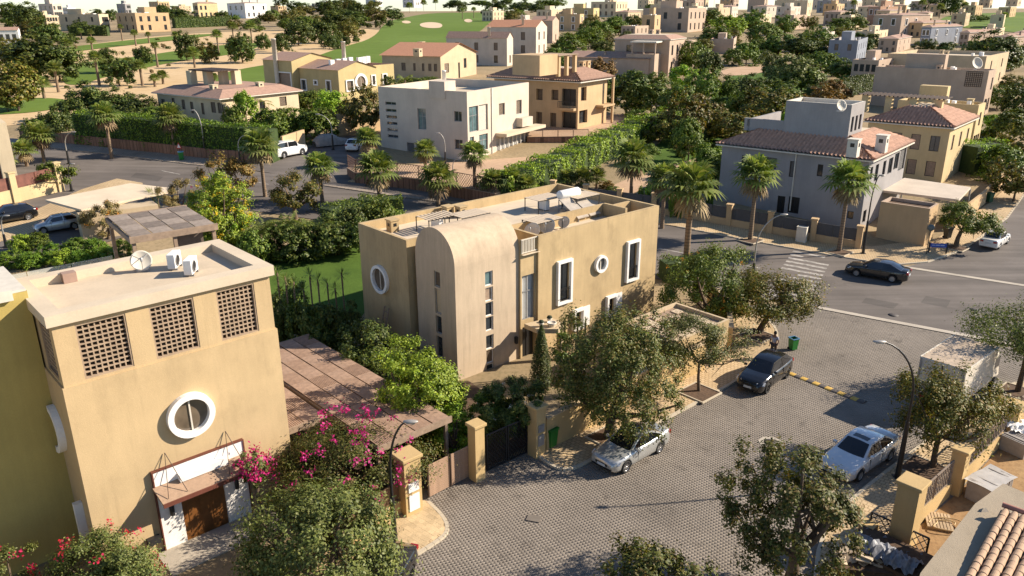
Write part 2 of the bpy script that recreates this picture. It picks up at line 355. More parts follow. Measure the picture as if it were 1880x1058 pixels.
# ---------------------------------------------------------------- ground sheet
def axis(lo, hi, flo, fhi, fine, coarse):
    a = list(np.arange(flo, fhi+.01, fine)); x = flo; st = fine
    left = []
    while x > lo: st = min(coarse, st*1.25); x -= st; left.append(x)
    x = fhi; st = fine; right = []
    while x < hi: st = min(coarse, st*1.25); x += st; right.append(x)
    return np.array(left[::-1]+a+right)
xs = axis(-1500, 1500, -110, 110, 3.0, 40); ys = axis(-60, 2600, -20, 250, 3.0, 40)
_V = np.array([(x, y, tz(x, y)) for y in ys for x in xs]); _nx = len(xs)
_F = [(j*_nx+i, j*_nx+i+1, (j+1)*_nx+i+1, (j+1)*_nx+i) for j in range(len(ys)-1) for i in range(_nx-1)]
tag(link('ground', np_mesh('ground', _V, _F, DRY, True)), kind='structure')
def drape(name, poly, off, mat, cell=4.0, kind='structure', flat=None, skirt=0.0):
    """a sheet laid over the terrain, cut every few metres so that it follows it"""
    bm = bmesh.new(); vs = [bm.verts.new((float(p[0]), float(p[1]), 0)) for p in poly]
    f = bm.faces.new(vs)
    if f.normal.z == 0: f.normal_update()
    bmesh.ops.triangulate(bm, faces=[f])
    X = [p[0] for p in poly]; Y = [p[1] for p in poly]
    for lo, hi, co, no in ((min(X), max(X), 0, (1, 0, 0)), (min(Y), max(Y), 1, (0, 1, 0))):
        k = math.ceil(lo/cell)*cell
        while k < hi:
            c = [0, 0, 0]; c[co] = k
            bmesh.ops.bisect_plane(bm, geom=bm.verts[:]+bm.edges[:]+bm.faces[:], plane_co=c, plane_no=no); k += cell
    for v in bm.verts: v.co.z = (flat if flat is not None else tz(v.co.x, v.co.y))+off
    bmesh.ops.recalc_face_normals(bm, faces=bm.faces[:])
    if sum(f.normal.z*f.calc_area() for f in bm.faces) < 0: bmesh.ops.reverse_faces(bm, faces=bm.faces[:])
    if skirt:
        bound = [e for e in bm.edges if e.is_boundary]
        r = bmesh.ops.extrude_edge_only(bm, edges=bound)
        for v in [g for g in r['geom'] if isinstance(g, bmesh.types.BMVert)]: v.co.z -= skirt
    me = bpy.data.meshes.new(name); bm.to_mesh(me); bm.free(); me.materials.append(mat)
    o = link(name, me); return tag(o, kind=kind) if kind else o
def pxpoly(pts): return [at(*p)[:2] for p in pts]
def smooth_poly(pts, n=4):
    """Chaikin corner cutting for organic outlines"""
    pts = [np.array(p[:2], float) for p in pts]
    for _ in range(n):
        q = []
        for i in range(len(pts)):
            a, b = pts[i], pts[(i+1) % len(pts)]; q += [a*.75+b*.25, a*.25+b*.75]
        pts = q
    return pts
RE, RN, RP = np.array([.83, -.557]), np.array([.557, .83]), np.array([23.1, 53.8])
def rd(t, n): return RP+RE*t+RN*n
FARK = [(60, 14), (12, 14), (3.5, 13.8), (-17, 12.6), (-36, 9), (-53, 4.5), (-74, -2), (-96, -6.6), (-150, -19)]
NEARK = [(-150, -32), (-96, -19.5), (-78, -15), (-56, -9.5), (-36, -4), (-17, -1), (0, 0), (8.5, 0), (60, 0)]
drape('main_road', [rd(*p) for p in FARK+NEARK], 0.05, ASPH)
drape('side_street', [rd(-77, -14.4), rd(-57, -9.0), rd(-56, -20), rd(-58, -60), rd(-80, -60)], 0.055, ASPH)
drape('upper_street', pxpoly([(440, 310), (640, 340), (655, 290), (700, 265), (705, 250), (640, 250), (590, 262), (556, 276), (520, 292)]), 0.06, ASPH)
drape('villa_street', [rd(3.0, 13.6), rd(30, 13.6)]+pxpoly([(2150, 560), (2150, 320), (1895, 330), (1846, 402), (1795, 440), (1735, 474)]), 0.045, ASPH)
PAVEPOLY = pxpoly([(1517, 569), (1490, 565), (1370, 560), (1200, 690), (985, 822), (780, 905), (650, 1100), (600, 1300), (2300, 1300), (2300, 740), (1755, 616)])
drape('paved_street', PAVEPOLY, 0.03, PAVER)
for nn, ta, tb in ((0.0, -0.6, 40), (13.9, 3.2, 40)):
    drape('kerb_strip', [rd(ta, nn-.26), rd(tb, nn-.26), rd(tb, nn+.26), rd(ta, nn+.26)], 0.075, STRIP)
# crosswalk stripes and lane marks (parts of the main road)
ROAD = bpy.data.objects['main_road']
for i in range(13):
    n0 = 0.7+i*0.98; sh = -0.08*i
    w = 3.4 if i < 11 else 2.8
    poly = [rd(-4.9+sh, n0), rd(-4.9+sh+w, n0), rd(-4.9+sh+w, n0+.42), rd(-4.9+sh, n0+.42)]
    o = drape('painted_stripe', poly, 0.062, MARK, 6, kind=None); o.parent = ROAD
for t0, n0 in ((-9.5, 6.3), (-16, 6.0), (-22, 5.4), (-62, -2.0), (-68, -4.2), (-73, -5.4), (-66, -7), (-60, -6.1)):
    o = drape('painted_stripe', [rd(t0, n0), rd(t0+3.0, n0+.3), rd(t0+3.0, n0+.46), rd(t0, n0+.16)], 0.062, MARK, 6, kind=None); o.parent = ROAD
# ---------------------------------------------------------------- raised sidewalks with kerb stones
KST = {}
def kerbstones(parent, line, h, width=0.16, length=0.9):
    """individual stones along a polyline (world xy), children of the sidewalk"""
    pts = [np.array(p[:2], float) for p in line]
    for a, b in zip(pts[:-1], pts[1:]):
        d = b-a; ln = np.linalg.norm(d); n = max(1, round(ln/length)); ang = math.atan2(d[1], d[0]); st = ln/n
        for i in range(n):
            c = a+d*((i+.5)/n); key = (round(st, 2), h)
            if key not in KST:
                KST[key] = MB().box(-st/2+.008, st/2-.008, -width/2, width/2, -.10, h+.012).mesh('kerb_stone', KERB)
            o = link('kerb_stone', KST[key], parent, (c[0], c[1], tz(*c)), ang)
def sidewalk(name, outer, inner, mat=PAVE, h=0.13, stones=True, smooth=0):
    po = [at(*p)[:2] if isinstance(p[0], int) and abs(p[0]) > 200 or isinstance(p, tuple) else np.array(p) for p in outer]
    pi = [at(*p)[:2] if isinstance(p, tuple) else np.array(p) for p in inner]
    if smooth:
        for _ in range(smooth):
            q = [po[0]]
            for a, b in zip(po[:-1], po[1:]): q += [a*.75+b*.25, a*.25+b*.75]
            po = q+[po[-1]]
    o = drape(name, po+pi, h, mat, 3.0, skirt=h+.1)
    if stones: kerbstones(o, po, h)
    return o
sidewalk('sidewalk', [(975, 828), (1000, 850), (1029, 866), (1060, 862), (1120, 826), (1190, 788), (1246, 759), (1325, 717), (1395, 676), (1424, 648), (1428, 610), (1408, 588), (1385, 574), (1350, 560)],
         [(1280, 560), (1200, 640), (1100, 740), (985, 800)], smooth=2)
sidewalk('sidewalk', [(786, 925), (815, 952), (824, 978), (806, 996), (740, 1036), (700, 1064), (660, 1110)], [(560, 1110), (600, 960), (745, 915)], smooth=2)
sidewalk('sidewalk', [(1490, 1130), (1505, 985), (1554, 926), (1680, 828), (1790, 748), (1832, 712), (1960, 690)], [(2050, 760), (1850, 800), (1740, 880), (1650, 1000), (1620, 1140)], smooth=1)
_far = [rd(t, n+.05) for t, n in [(-53, 4.5), (-36, 9), (-17, 12.6), (-5, 13.4), (1.0, 13.7)]]
_corner = [at(*p)[:2] for p in [(1640, 488), (1702, 483), (1768, 460), (1797, 439), (1848, 402), (1880, 358), (1905, 325)]]
_in = [at(*p)[:2] for p in [(1880, 318), (1815, 375), (1720, 440), (1600, 455)]]+[rd(t, n) for t, n in [(-4, 16.4), (-20, 15.2), (-36, 11.6), (-53, 7.0)]]
_o = drape('sidewalk', _far+_corner+_in, 0.13, PAVE, 3.0, skirt=.22); kerbstones(_o, _far[2:]+_corner, .13)
_far2 = [rd(t, n) for t, n in [(-150, -19), (-96, -6.6), (-84, -4.2), (-74, -2), (-70, -.8)]]; _in2 = [rd(t, n+3.0) for t, n in [(-70, -.2), (-84, -4.2), (-96, -6.6), (-150, -19)]]
_o = drape('sidewalk', _far2+_in2, 0.13, PAVEG, 3.0, skirt=.22)
_sw = pxpoly([(150, 350), (215, 330), (262, 338), (255, 365), (140, 408), (0, 445), (-60, 440), (60, 390)])
_o = drape('sidewalk', _sw, 0.13, PAVE, 3.0, skirt=.22)
_md = [rd(-54, 2.4), rd(-44, 4.5), rd(-34, 7.0), rd(-34, 6.3), rd(-44, 3.7), rd(-54, 1.6)]
_o = drape('sidewalk', _md, 0.13, PAVEG, 3.0, skirt=.2)
for o in [x for x in bpy.data.objects if x.name.startswith('sidewalk')]: o['kind'] = 'structure'
# ---------------------------------------------------------------- lawns, lots, golf course
drape('garden_lawn', smooth_poly(pxpoly([(455, 500), (520, 470), (650, 440), (700, 470), (690, 560), (600, 640), (500, 560)]), 2), 0.05, LAWN)
drape('park_lawn', smooth_poly(pxpoly([(1130, 350), (1210, 260), (1290, 200), (1360, 120), (1500, 120), (1480, 220), (1390, 262), (1330, 312), (1250, 350)]), 2), 0.05, LAWN)
drape('park_path', smooth_poly(pxpoly([(1080, 360), (1180, 318), (1300, 286), (1400, 262), (1420, 268), (1310, 298), (1200, 336), (1110, 385)]), 1), 0.06, LOT)
drape('park_path', smooth_poly(pxpoly([(1320, 128), (1400, 118), (1412, 130), (1380, 138), (1330, 140)]), 1), 0.065, LOT)
drape('garden_soil', pxpoly([(640, 720), (860, 700), (1000, 800), (880, 870), (790, 900), (520, 860), (500, 720)]), 0.04, SOIL)
SANDZ = 0.05
drape('golf_sand', smooth_poly(pxpoly([(-250, 250), (-250, 105), (60, 100), (170, 80), (330, 62), (540, 55), (640, 50), (735, 60), (740, 72), (690, 85), (630, 92), (590, 100), (560, 112), (520, 140), (350, 175), (250, 190), (120, 225)]), 2), 0.05, SAND, 12)
def fairway(pts, name='golf_fairway', off=0.12, mat=GRASS): drape(name, smooth_poly(pxpoly(pts), 3), off, mat, 10)
fairway([(110, 155), (125, 120), (180, 112), (260, 104), (330, 93), (420, 82), (480, 78), (470, 92), (400, 105), (330, 112), (190, 142), (150, 158)])
fairway([(400, 175), (380, 145), (430, 130), (500, 118), (560, 112), (620, 90), (690, 70), (705, 42), (790, 24), (900, 14), (960, 10), (960, 22), (900, 40), (880, 62), (800, 92), (720, 112), (600, 150), (480, 180)], off=0.16)
fairway([(-150, 215), (-150, 195), (30, 180), (130, 182), (120, 200), (20, 212)])
fairway([(-100, 108), (50, 100), (150, 84), (320, 66), (420, 62), (330, 74), (160, 92), (60, 108)], off=.2)
fairway([(1700, 45), (1760, 26), (1900, 22), (2050, 40), (2050, 75), (1880, 62)], off=.2)
for b in ([(770, 44), (790, 41), (812, 44), (812, 52), (790, 53), (772, 50)], [(735, 41), (746, 38), (757, 42), (746, 45)], [(850, 38), (860, 35), (870, 40), (858, 43)]):
    drape('golf_bunker', smooth_poly(pxpoly(b), 2), 0.24, BUNK, 10)

# repairs and iron covers in the asphalt (parts of the road)
for q in ([(1700, 545), (1745, 553), (1738, 566), (1690, 557)], [(1590, 548), (1650, 559), (1640, 568), (1582, 557)], [(1800, 590), (1870, 600), (1880, 612), (1805, 602)], [(250, 318), (300, 326), (290, 334), (240, 326)]):
    o = drape('asphalt_patch', pxpoly(q), 0.056, PATCH, 6, kind=None); o.parent = ROAD
for q in ((1640, 580), (1790, 570), (420, 335)):
    g = at(*q); o = MB().lathe([(.36, 0), (.36, .012), (.001, .012)], n=20).obj('iron_cover', plain('iron', (.06, .05, .045), .7), ROAD, (g[0], g[1], g[2]+.052))
# ---------------------------------------------------------------- building kit
def wall_face(mb, A, B, z0, z1, n_in, holes):
    """vertical wall from A to B (local xy), openings (s0, s1, z0, z1, depth) cut through it with reveals; n_in = inward normal"""
    A = np.array(A, float); B = np.array(B, float); ln = np.linalg.norm(B-A); d = (B-A)/ln; n_in = np.array(n_in, float)
    holes = [(max(.02, a), min(ln-.02, b), max(z0+.02, c), min(z1-.02, e), dp) for a, b, c, e, dp in holes if min(ln-.02, b)-max(.02, a) > .05]
    S = sorted(set([0, ln]+[x for h in holes for x in h[:2]])); Z = sorted(set([z0, z1]+[x for h in holes for x in h[2:4]]))
    P = lambda s, z, dp=0: (*(A+d*s+n_in*dp), z)
    for i in range(len(S)-1):
        for j in range(len(Z)-1):
            sm, zm = (S[i]+S[i+1])/2, (Z[j]+Z[j+1])/2
            if any(h[0] < sm < h[1] and h[2] < zm < h[3] for h in holes): continue
            mb.quad(P(S[i], Z[j]), P(S[i+1], Z[j]), P(S[i+1], Z[j+1]), P(S[i], Z[j+1]))
    for a, b, c, e, dp in holes:
        mb.quad(P(a, c), P(b, c), P(b, c, dp), P(a, c, dp)); mb.quad(P(a, e, dp), P(b, e, dp), P(b, e), P(a, e))
        mb.quad(P(a, c, dp), P(a, e, dp), P(a, e), P(a, c)); mb.quad(P(b, c), P(b, e), P(b, e, dp), P(b, c, dp))
class House:
    """local axes: u right-and-back, v left-and-back, origin at the near corner of the building"""
    def __init__(s, name, label, cat, px, py, az, group=None, z=None):
        s.f = Frame(px, py, az, z); s.root = empty(name, s.f.o, s.f.rot, label, cat, group); s.d = depth(s.f.o)
    def px(s, n): return n*s.d/FPX                       # photo pixels -> metres at the building's distance
    def rectR(s, x0, y0, x1, y1, v=0):                    # pixel rectangle on a right face -> u0,u1,z0,z1
        xm, ym = (x0+x1)/2, (y0+y1)/2
        u0, _ = s.f.onv(x0, ym, v); u1, _ = s.f.onv(x1, ym, v); _, zt = s.f.onv(xm, y0, v); _, zb = s.f.onv(xm, y1, v)
        return u0, u1, zb, zt
    def rectL(s, x0, y0, x1, y1, u=0):                    # on a left face -> v0,v1 (v0<v1), z0, z1
        xm, ym = (x0+x1)/2, (y0+y1)/2
        v0, _ = s.f.onu(x1, ym, u); v1, _ = s.f.onu(x0, ym, u); _, zt = s.f.onu(xm, y0, u); _, zb = s.f.onu(xm, y1, u)
        return v0, v1, zb, zt
    def _opening(s, face, plane, a, b, z0, z1, style, dp, fm):
        """window or door unit set back in its opening, a child of the house"""
        P = (lambda t, y, z: (t, plane+y, z)) if face == 'R' else (lambda t, y, z: (plane+y, t, z))
        def bx(mb, t0, t1, y0, y1, q0, q1):
            p, q = P(t0, y0, q0), P(t1, y1, q1); mb.box(min(p[0], q[0]), max(p[0], q[0]), min(p[1], q[1]), max(p[1], q[1]), q0, q1)
        w, h = b-a, z1-z0; st = style[0] if isinstance(style, tuple) else style
        fmat = fm or DKMETAL; t = min(.06, w*.12)
        mb = MB()
        for t0, t1, q0, q1 in ((a, a+t, z0, z1), (b-t, b, z0, z1), (a+t, b-t, z0, z0+t), (a+t, b-t, z1-t, z1)): bx(mb, t0, t1, dp-.06, dp-.005, q0, q1)
        if st in ('plain', 'blue', 'curtain', 'open') and w > .7: bx(mb, (a+b)/2-.025, (a+b)/2+.025, dp-.058, dp-.006, z0+t, z1-t)
        if st in ('blue', 'curtain') and h > 1.6: bx(mb, a+t, b-t, dp-.056, dp-.007, z0+h*.62, z0+h*.62+.06)
        win = mb.obj('door' if st == 'door' else 'window', fmat, s.root)
        pm = {'plain': DARK, 'blue': BLUEGL, 'curtain': CURT, 'shutter': SHUT, 'greyshutter': SHUTG, 'door': DKWOOD, 'open': BLACK, 'blank': None}.get(st, DARK)  # 'open' gets a black panel painted in place of the unlit interior
        if isinstance(style, tuple) and len(style) > 1: pm = style[1]
        q = MB()
        if st == 'curtain':
            n = 14; vs = []
            for i in range(n+1):
                tt = a+w*i/n; yy = dp+.03+.035*math.sin(i*2.1)
                vs += [P(tt, yy, z0), P(tt, yy, z1)]
            q.add(vs, [(2*i, 2*i+2, 2*i+3, 2*i+1) for i in range(n)], True)
        else: bx(q, a-.01, b+.01, dp-.02, dp+.02, z0-.01, z1+.01)
        q.obj('shutter' if 'shutter' in st else ('door_leaf' if st == 'door' else 'pane'), pm or DARK, win)
        return win
    def surround(s, face, plane, a, b, z0, z1, wd=.2, proud=.16, mat=None):
        P = (lambda t, y, z: (t, plane-y, z)) if face == 'R' else (lambda t, y, z: (plane-y, t, z))
        mb = MB()
        for t0, t1, q0, q1 in ((a-wd, a, z0-wd, z1+wd), (b, b+wd, z0-wd, z1+wd), (a, b, z0-wd, z0), (a, b, z1, z1+wd)):
            p, q = P(t0, -.02, q0), P(t1, proud, q1); mb.box(min(p[0], q[0]), max(p[0], q[0]), min(p[1], q[1]), max(p[1], q[1]), q0, q1)
        return mb.obj('window_surround', mat or WHITE, s.root)
    def ring(s, face, plane, c, zc, r, wd=.22, proud=.22, pane=None, half=False, rz=1.0):
        n = 40; pts = []
        prof = [(r, -.03), (r, proud), (r-wd, proud), (r-wd, -.03)]
        rng = n if not half else n//2; mb = MB(); vs = []; fs = []
        for k in range(rng+(1 if half else 0)):
            t = 2*math.pi*k/n-(math.pi/2 if half else 0)
            for rr, y in prof:
                a, z = c+rr*math.cos(t), zc+rr*math.sin(t)*rz
                vs.append((a, plane-y, z) if face == 'R' else (plane-y, a, z))
        m = len(vs)//4
        for k in range(m if not half else m-1):
            k2 = (k+1) % m
            for j in range(4): fs.append((k*4+j, k2*4+j, k2*4+(j+1) % 4, k*4+(j+1) % 4))
        mb.add(vs, fs); o = mb.obj('round_window', WHITE, s.root)
        q = MB(); ri = r-wd; vs = [(c+ri*math.cos(2*math.pi*k/32), zc+ri*rz*math.sin(2*math.pi*k/32)) for k in range(32)]
        q.add([(a, plane-.02, z) if face == 'R' else (plane-.02, a, z) for a, z in vs], [tuple(range(32))]); q.obj('pane', pane or SHUT, o)
        q = MB()
        if face == 'R': q.box(c-.03, c+.03, plane-.07, plane-.03, zc-ri*.98, zc+ri*.98)
        else: q.box(plane-.07, plane-.03, c-.03, c+.03, zc-ri*.98, zc+ri*.98)
        q.obj('glazing_bar', OFFW, o); return o
    def vol(s, u0, u1, v0, v1, z0, z1, mat, R=(), L=(), fm=None, roof=None, name='wall', dp=.16):
        """one block; R and L are openings on its two visible faces: (rect4, style[, kind]) rect in local metres"""
        mb = MB(); hr = [(r[0]-u0, r[1]-u0, r[2], r[3], dp) for r, *_ in R]; hl = [(v1-r[1], v1-r[0], r[2], r[3], dp) for r, *_ in L]
        wall_face(mb, (u0, v0), (u1, v0), z0, z1, (0, 1), hr); wall_face(mb, (u0, v1), (u0, v0), z0, z1, (1, 0), hl)
        mb.quad((u1, v0, z0), (u1, v1, z0), (u1, v1, z1), (u1, v0, z1)); mb.quad((u1, v1, z0), (u0, v1, z0), (u0, v1, z1), (u1, v1, z1))
        if roof is None: mb.quad((u0, v0, z1), (u1, v0, z1), (u1, v1, z1), (u0, v1, z1))
        w = mb.obj(name, mat, s.root)
        for r, st, *ex in R:
            s._opening('R', v0, *r, st, dp, fm)
            if 'white' in ex: s.surround('R', v0, *r)
        for r, st, *ex in L:
            s._opening('L', u0, *r, st, dp, fm)
            if 'white' in ex: s.surround('L', u0, *r)
        if roof:
            k = roof[0]
            if k == 'parapet': s.parapet(u0, u1, v0, v1, z1, *roof[1:])
            elif k == 'hip': s.hip(u0, u1, v0, v1, z1, *roof[1:])
            elif k == 'gable': s.gable(u0, u1, v0, v1, z1, mat, *roof[1:])
        return w
    def parapet(s, u0, u1, v0, v1, z1, h=.7, t=.25, cmat=None, fmat=None, over=.0):
        a, b, c, d = u0-over, u1+over, v0-over, v1+over; i = (u0+t, u1-t, v0+t, v1-t); zb = z1-h
        mb = MB(); o = [(a, c), (b, c), (b, d), (a, d)]; n = [(i[0], i[2]), (i[1], i[2]), (i[1], i[3]), (i[0], i[3])]
        for k in range(4):
            k2 = (k+1) % 4; zt = z1+.003+(.06 if over else 0)
            mb.quad((*o[k], zt), (*o[k2], zt), (*n[k2], zt), (*n[k], zt)); mb.quad((*n[k], zt), (*n[k2], zt), (*n[k2], zb), (*n[k], zb))
            if over: mb.quad((*o[k], z1-.25), (*o[k2], z1-.25), (*o[k2], zt), (*o[k], zt)); mb.quad((*o[k2], z1-.25), (*o[k], z1-.25), (*n[k], z1-.25), (*n[k2], z1-.25))
        mb.obj('parapet', cmat or CONC, s.root)
        MB().quad((i[0]-.02, i[2]-.02, zb+.01), (i[1]+.02, i[2]-.02, zb+.01), (i[1]+.02, i[3]+.02, zb+.01), (i[0]-.02, i[3]+.02, zb+.01)).obj('roof', fmat or ROOFF, s.root)
    def slope(s, p00, p10, p01, p11, mat, tile=True, name='roof_slope', tw=.40, tl=.50):
        """roof plane from eave p00-p10 up to p01-p11, laid with rows of barrel tiles (real relief)"""
        p00, p10, p01, p11 = (np.array(p, float) for p in (p00, p10, p01, p11))
        e = p10-p00; le = np.linalg.norm(e); e /= le; upv = p01-p00; upv = upv-e*(upv@e); lu = np.linalg.norm(upv); upv /= lu
        nrm = np.cross(e, upv); nrm = nrm if nrm[2] > 0 else -nrm
        sl, sr = (p01-p00)@e, (p11-p00)@e
        if not tile:
            mb = MB().add([p00, p10, p11, p01], [(0, 1, 2, 3)]); return mb.obj(name, mat, s.root)
        ns = int(le/tw)*4+1; nt_ = max(2, int(lu/tl)); S = np.linspace(0, le, ns); V = []; rows = []
        for j in range(nt_):
            for q, lift in ((0.0, .05), (0.98, .0)):
                t = (j+q)/nt_; lo, hi = sl*t, le+(sr-le)*t
                ss = np.clip(S, lo, hi); wv = np.array([.19, .11, 0.0, .11])[np.arange(ns) % 4]
                pts = p00+np.outer(ss, e)+upv*(lu*t)+np.outer(wv+lift, nrm); rows.append(pts)
        V = np.concatenate(rows); F = [(r*ns+i, r*ns+i+1, (r+1)*ns+i+1, (r+1)*ns+i) for r in range(len(rows)-1) for i in range(ns-1)]
        return link(name, np_mesh(name, V, F, mat, False), s.root)
    def hip(s, u0, u1, v0, v1, z, rise=1.6, over=.5, mat=None, tile=True, ridge=None, soffit=None, fmat=None):
        a, b, c, d = u0-over, u1+over, v0-over, v1+over; w = min(b-a, d-c)/2; zr = z+rise
        if ridge == 'flat': k = rise/0.42
        else: k = w
        q = [(a+k, c+k), (b-k, c+k), (b-k, d-k), (a+k, d-k)]; o = [(a, c), (b, c), (b, d), (a, d)]
        for i in range(4):
            j = (i+1) % 4; s.slope((*o[i], z), (*o[j], z), (*q[i], zr), (*q[j], zr), mat, tile and i in (0, 3))
        if ridge == 'flat': MB().quad(*[(*p, zr+.02) for p in q]).obj('roof', fmat or ROOFF, s.root)
        f = MB(); f.box(a+.02, b-.02, c+.02, d-.02, z-.16, z-.03); f.obj('eave', soffit or OFFW, s.root)
    def gable(s, u0, u1, v0, v1, z, wmat, rise=1.5, over=.3, mat=None, axis='u', tile=True):
        """ridge along u or v; the gable triangles take the wall material"""
        if axis == 'u':
            vm = (v0+v1)/2; g = lambda u: [(u, v0, z), (u, v1, z), (u, vm, z+rise)]
            MB().add(g(u0)+g(u1), [(0, 1, 2), (3, 5, 4)]).obj('gable', wmat, s.root)
            k = rise/((v1-v0)/2)*over
            s.slope((u0-over, v0-over, z-k+.05), (u1+over, v0-over, z-k+.05), (u0-over, vm, z+rise+.05), (u1+over, vm, z+rise+.05), mat, tile)
            s.slope((u1+over, v1+over, z-k+.05), (u0-over, v1+over, z-k+.05), (u1+over, vm, z+rise+.05), (u0-over, vm, z+rise+.05), mat, False)
        else:
            um = (u0+u1)/2; g = lambda v: [(u0, v, z), (u1, v, z), (um, v, z+rise)]
            MB().add(g(v0)+g(v1), [(0, 1, 2), (3, 5, 4)]).obj('gable', wmat, s.root)
            k = rise/((u1-u0)/2)*over
            s.slope((u0-over, v1+over, z-k+.05), (u0-over, v0-over, z-k+.05), (um, v1+over, z+rise+.05), (um, v0-over, z+rise+.05), mat, tile)
            s.slope((u1+over, v0-over, z-k+.05), (u1+over, v1+over, z-k+.05), (um, v0-over, z+rise+.05), (um, v1+over, z+rise+.05), mat, False)
    def chimney(s, u, v, z, h=.9, w=.55, mat=None, cap=True):
        mb = MB().box(u-w/2, u+w/2, v-w/2, v+w/2, z-.3, z+h)
        o = mb.obj('chimney', mat or OFFW, s.root)
        if cap:
            MB().box(u-w/2-.06, u+w/2+.06, v-w/2-.06, v+w/2+.06, z+h+.002, z+h+.09).obj('chimney_cap', mat or OFFW, o)
            MB().box(u-w*.2, u+w*.2, v-w/2-.012, v-w/2+.1, z+h*.5, z+h*.78).obj('vent_hole', BLACK, o)
            MB().box(u-w/2-.012, u-w/2+.1, v-w*.2, v+w*.2, z+h*.5, z+h*.78).obj('vent_hole', BLACK, o)
        return o
    def flue(s, u, v, z0, z1, r=.28, mat=None):
        return MB().lathe([(r, z0), (r, z1), (r*1.12, z1), (r*1.12, z1+.15), (0, z1+.15)], (u, v, 0), 12).obj('flue', mat or OFFW, s.root)
    def box(s, name, u0, u1, v0, v1, z0, z1, mat): return MB().box(u0, u1, v0, v1, z0, z1).obj(name, mat, s.root)
    def bars(s, name, segs, w, mat):
        mb = MB()
        for a, b in segs: mb.bar(a, b, w)
        return mb.obj(name, mat, s.root)
TERRA = plain('terracotta', (0.43, 0.25, 0.175), 0.85, var=0.25, scale=2.2)
TERRA2 = plain('dusty_pink_tile', (0.36, 0.225, 0.165), 0.9, var=0.15, scale=2.5)
TERRA3 = plain('orange_tile', (0.46, 0.22, 0.125), 0.9, var=0.12, scale=2.5)
BEIGE = stucco('beige_render', (0.52, 0.41, 0.27)); TAN = stucco('tan_render', (0.53, 0.375, 0.215)); OCHRE = stucco('ochre_render', (0.48, 0.385, 0.195))
PALEY = stucco('pale_yellow_render', (0.58, 0.45, 0.25)); GREYR = stucco('grey_render', (0.315, 0.30, 0.295)); WHITER = stucco('white_render', (0.57, 0.49, 0.40), 0.3, 0.08)
PINKR = stucco('pink_beige_render', (0.46, 0.35, 0.265)); CREAM = stucco('cream_render', (0.60, 0.49, 0.33)); BLUEG = stucco('blue_grey_render', (0.24, 0.26, 0.30))
WHB = stucco('bright_white_render', (0.72, 0.70, 0.67), 0.2, 0.06); TERRW = stucco('terracotta_render', (0.44, 0.28, 0.19)); DKGREY = stucco('dark_grey_render', (0.13, 0.13, 0.14))
# ---------------------------------------------------------------- near-left villa (A)
AM = stucco('villa_mustard_render', (0.525, 0.388, 0.218), 0.4, 0.06, .4); AW = stucco('wing_olive_render', (0.44, 0.34, 0.11), 0.4, 0.08)
COPE = stucco('pale_coping', (0.60, 0.50, 0.37), 0.2, 0.04)
LATT = plain('lattice_concrete', (0.36, 0.265, 0.18), 0.9, var=0.15)
A = House('mustard_villa', 'tall mustard villa with three lattice screens and a round white window, lower left', 'villa', 190, 1058, .83)
zl, zt, aL, aD = 8.18, 10.6, 8.32, 5.25
A.vol(0, aL, 0, aD, -.6, zl, AM, fm=DKWOOD)
scr = [A.rectR(137, 578, 248, 698), A.rectR(272, 542, 369, 662), A.rectR(391, 514, 479, 628)]
scr = [(.80, 2.52, 8.28, 10.42), (3.36, 5.05, 8.28, 10.42), (5.95, 7.55, 8.28, 10.42)]
scrL = (.55, 2.1, 8.3, 10.4)
mb = MB(); ii = .07
wall_face(mb, (ii, ii), (aL-ii, ii), zl, zt, (0, 1), [(a-ii, b-ii, c, d, .3) for a, b, c, d in scr])
wall_face(mb, (ii, aD-ii), (ii, ii), zl, zt, (1, 0), [(aD-ii-scrL[1], aD-ii-scrL[0], scrL[2], scrL[3], .3)])
mb.quad((aL-ii, ii, zl), (aL-ii, aD-ii, zl), (aL-ii, aD-ii, zt), (aL-ii, ii, zt)); mb.quad((aL-ii, aD-ii, zl), (ii, aD-ii, zl), (ii, aD-ii, zt), (aL-ii, aD-ii, zt))
mb.obj('upper_wall', AM, A.root)
MB().box(.45, aL-.45, .9, aD-.3, zl+.01, zt-.05).obj('room_shade_box', plain('room_shade', (0.10, 0.075, 0.05), 0.9), A.root)  # solid box, its dark colour stands in for the shade behind the screens
def lattice(a, b, c, d, nc, nr, face):
    fr = MB()
    g = lambda m, t0, t1, q0, q1, y0=.08, y1=.17: m.box(t0, t1, ii+y0, ii+y1, q0, q1) if face == 'R' else m.box(ii+y0, ii+y1, t0, t1, q0, q1)
    for t0, t1, q0, q1 in ((a, a+.06, c, d), (b-.06, b, c, d), (a+.06, b-.06, c, c+.06), (a+.06, b-.06, d-.06, d)): g(fr, t0, t1, q0, q1, .02, .22)
    o = fr.obj('lattice_screen', LATT, A.root)
    w, h = (b-a-.12)/nc, (d-c-.12)/nr
    for i in range(1, nc): m = MB(); x = a+.06+w*i; g(m, x-.024, x+.024, c+.06, d-.06); m.obj('lattice_bar', LATT, o)
    for j in range(1, nr): m = MB(); z = c+.06+h*j; g(m, a+.06, b-.06, z-.026, z+.026, .076, .174); m.obj('lattice_bar', LATT, o)
for q in scr: lattice(*q, 8, 11, 'R')
lattice(*scrL, 7, 11, 'L')
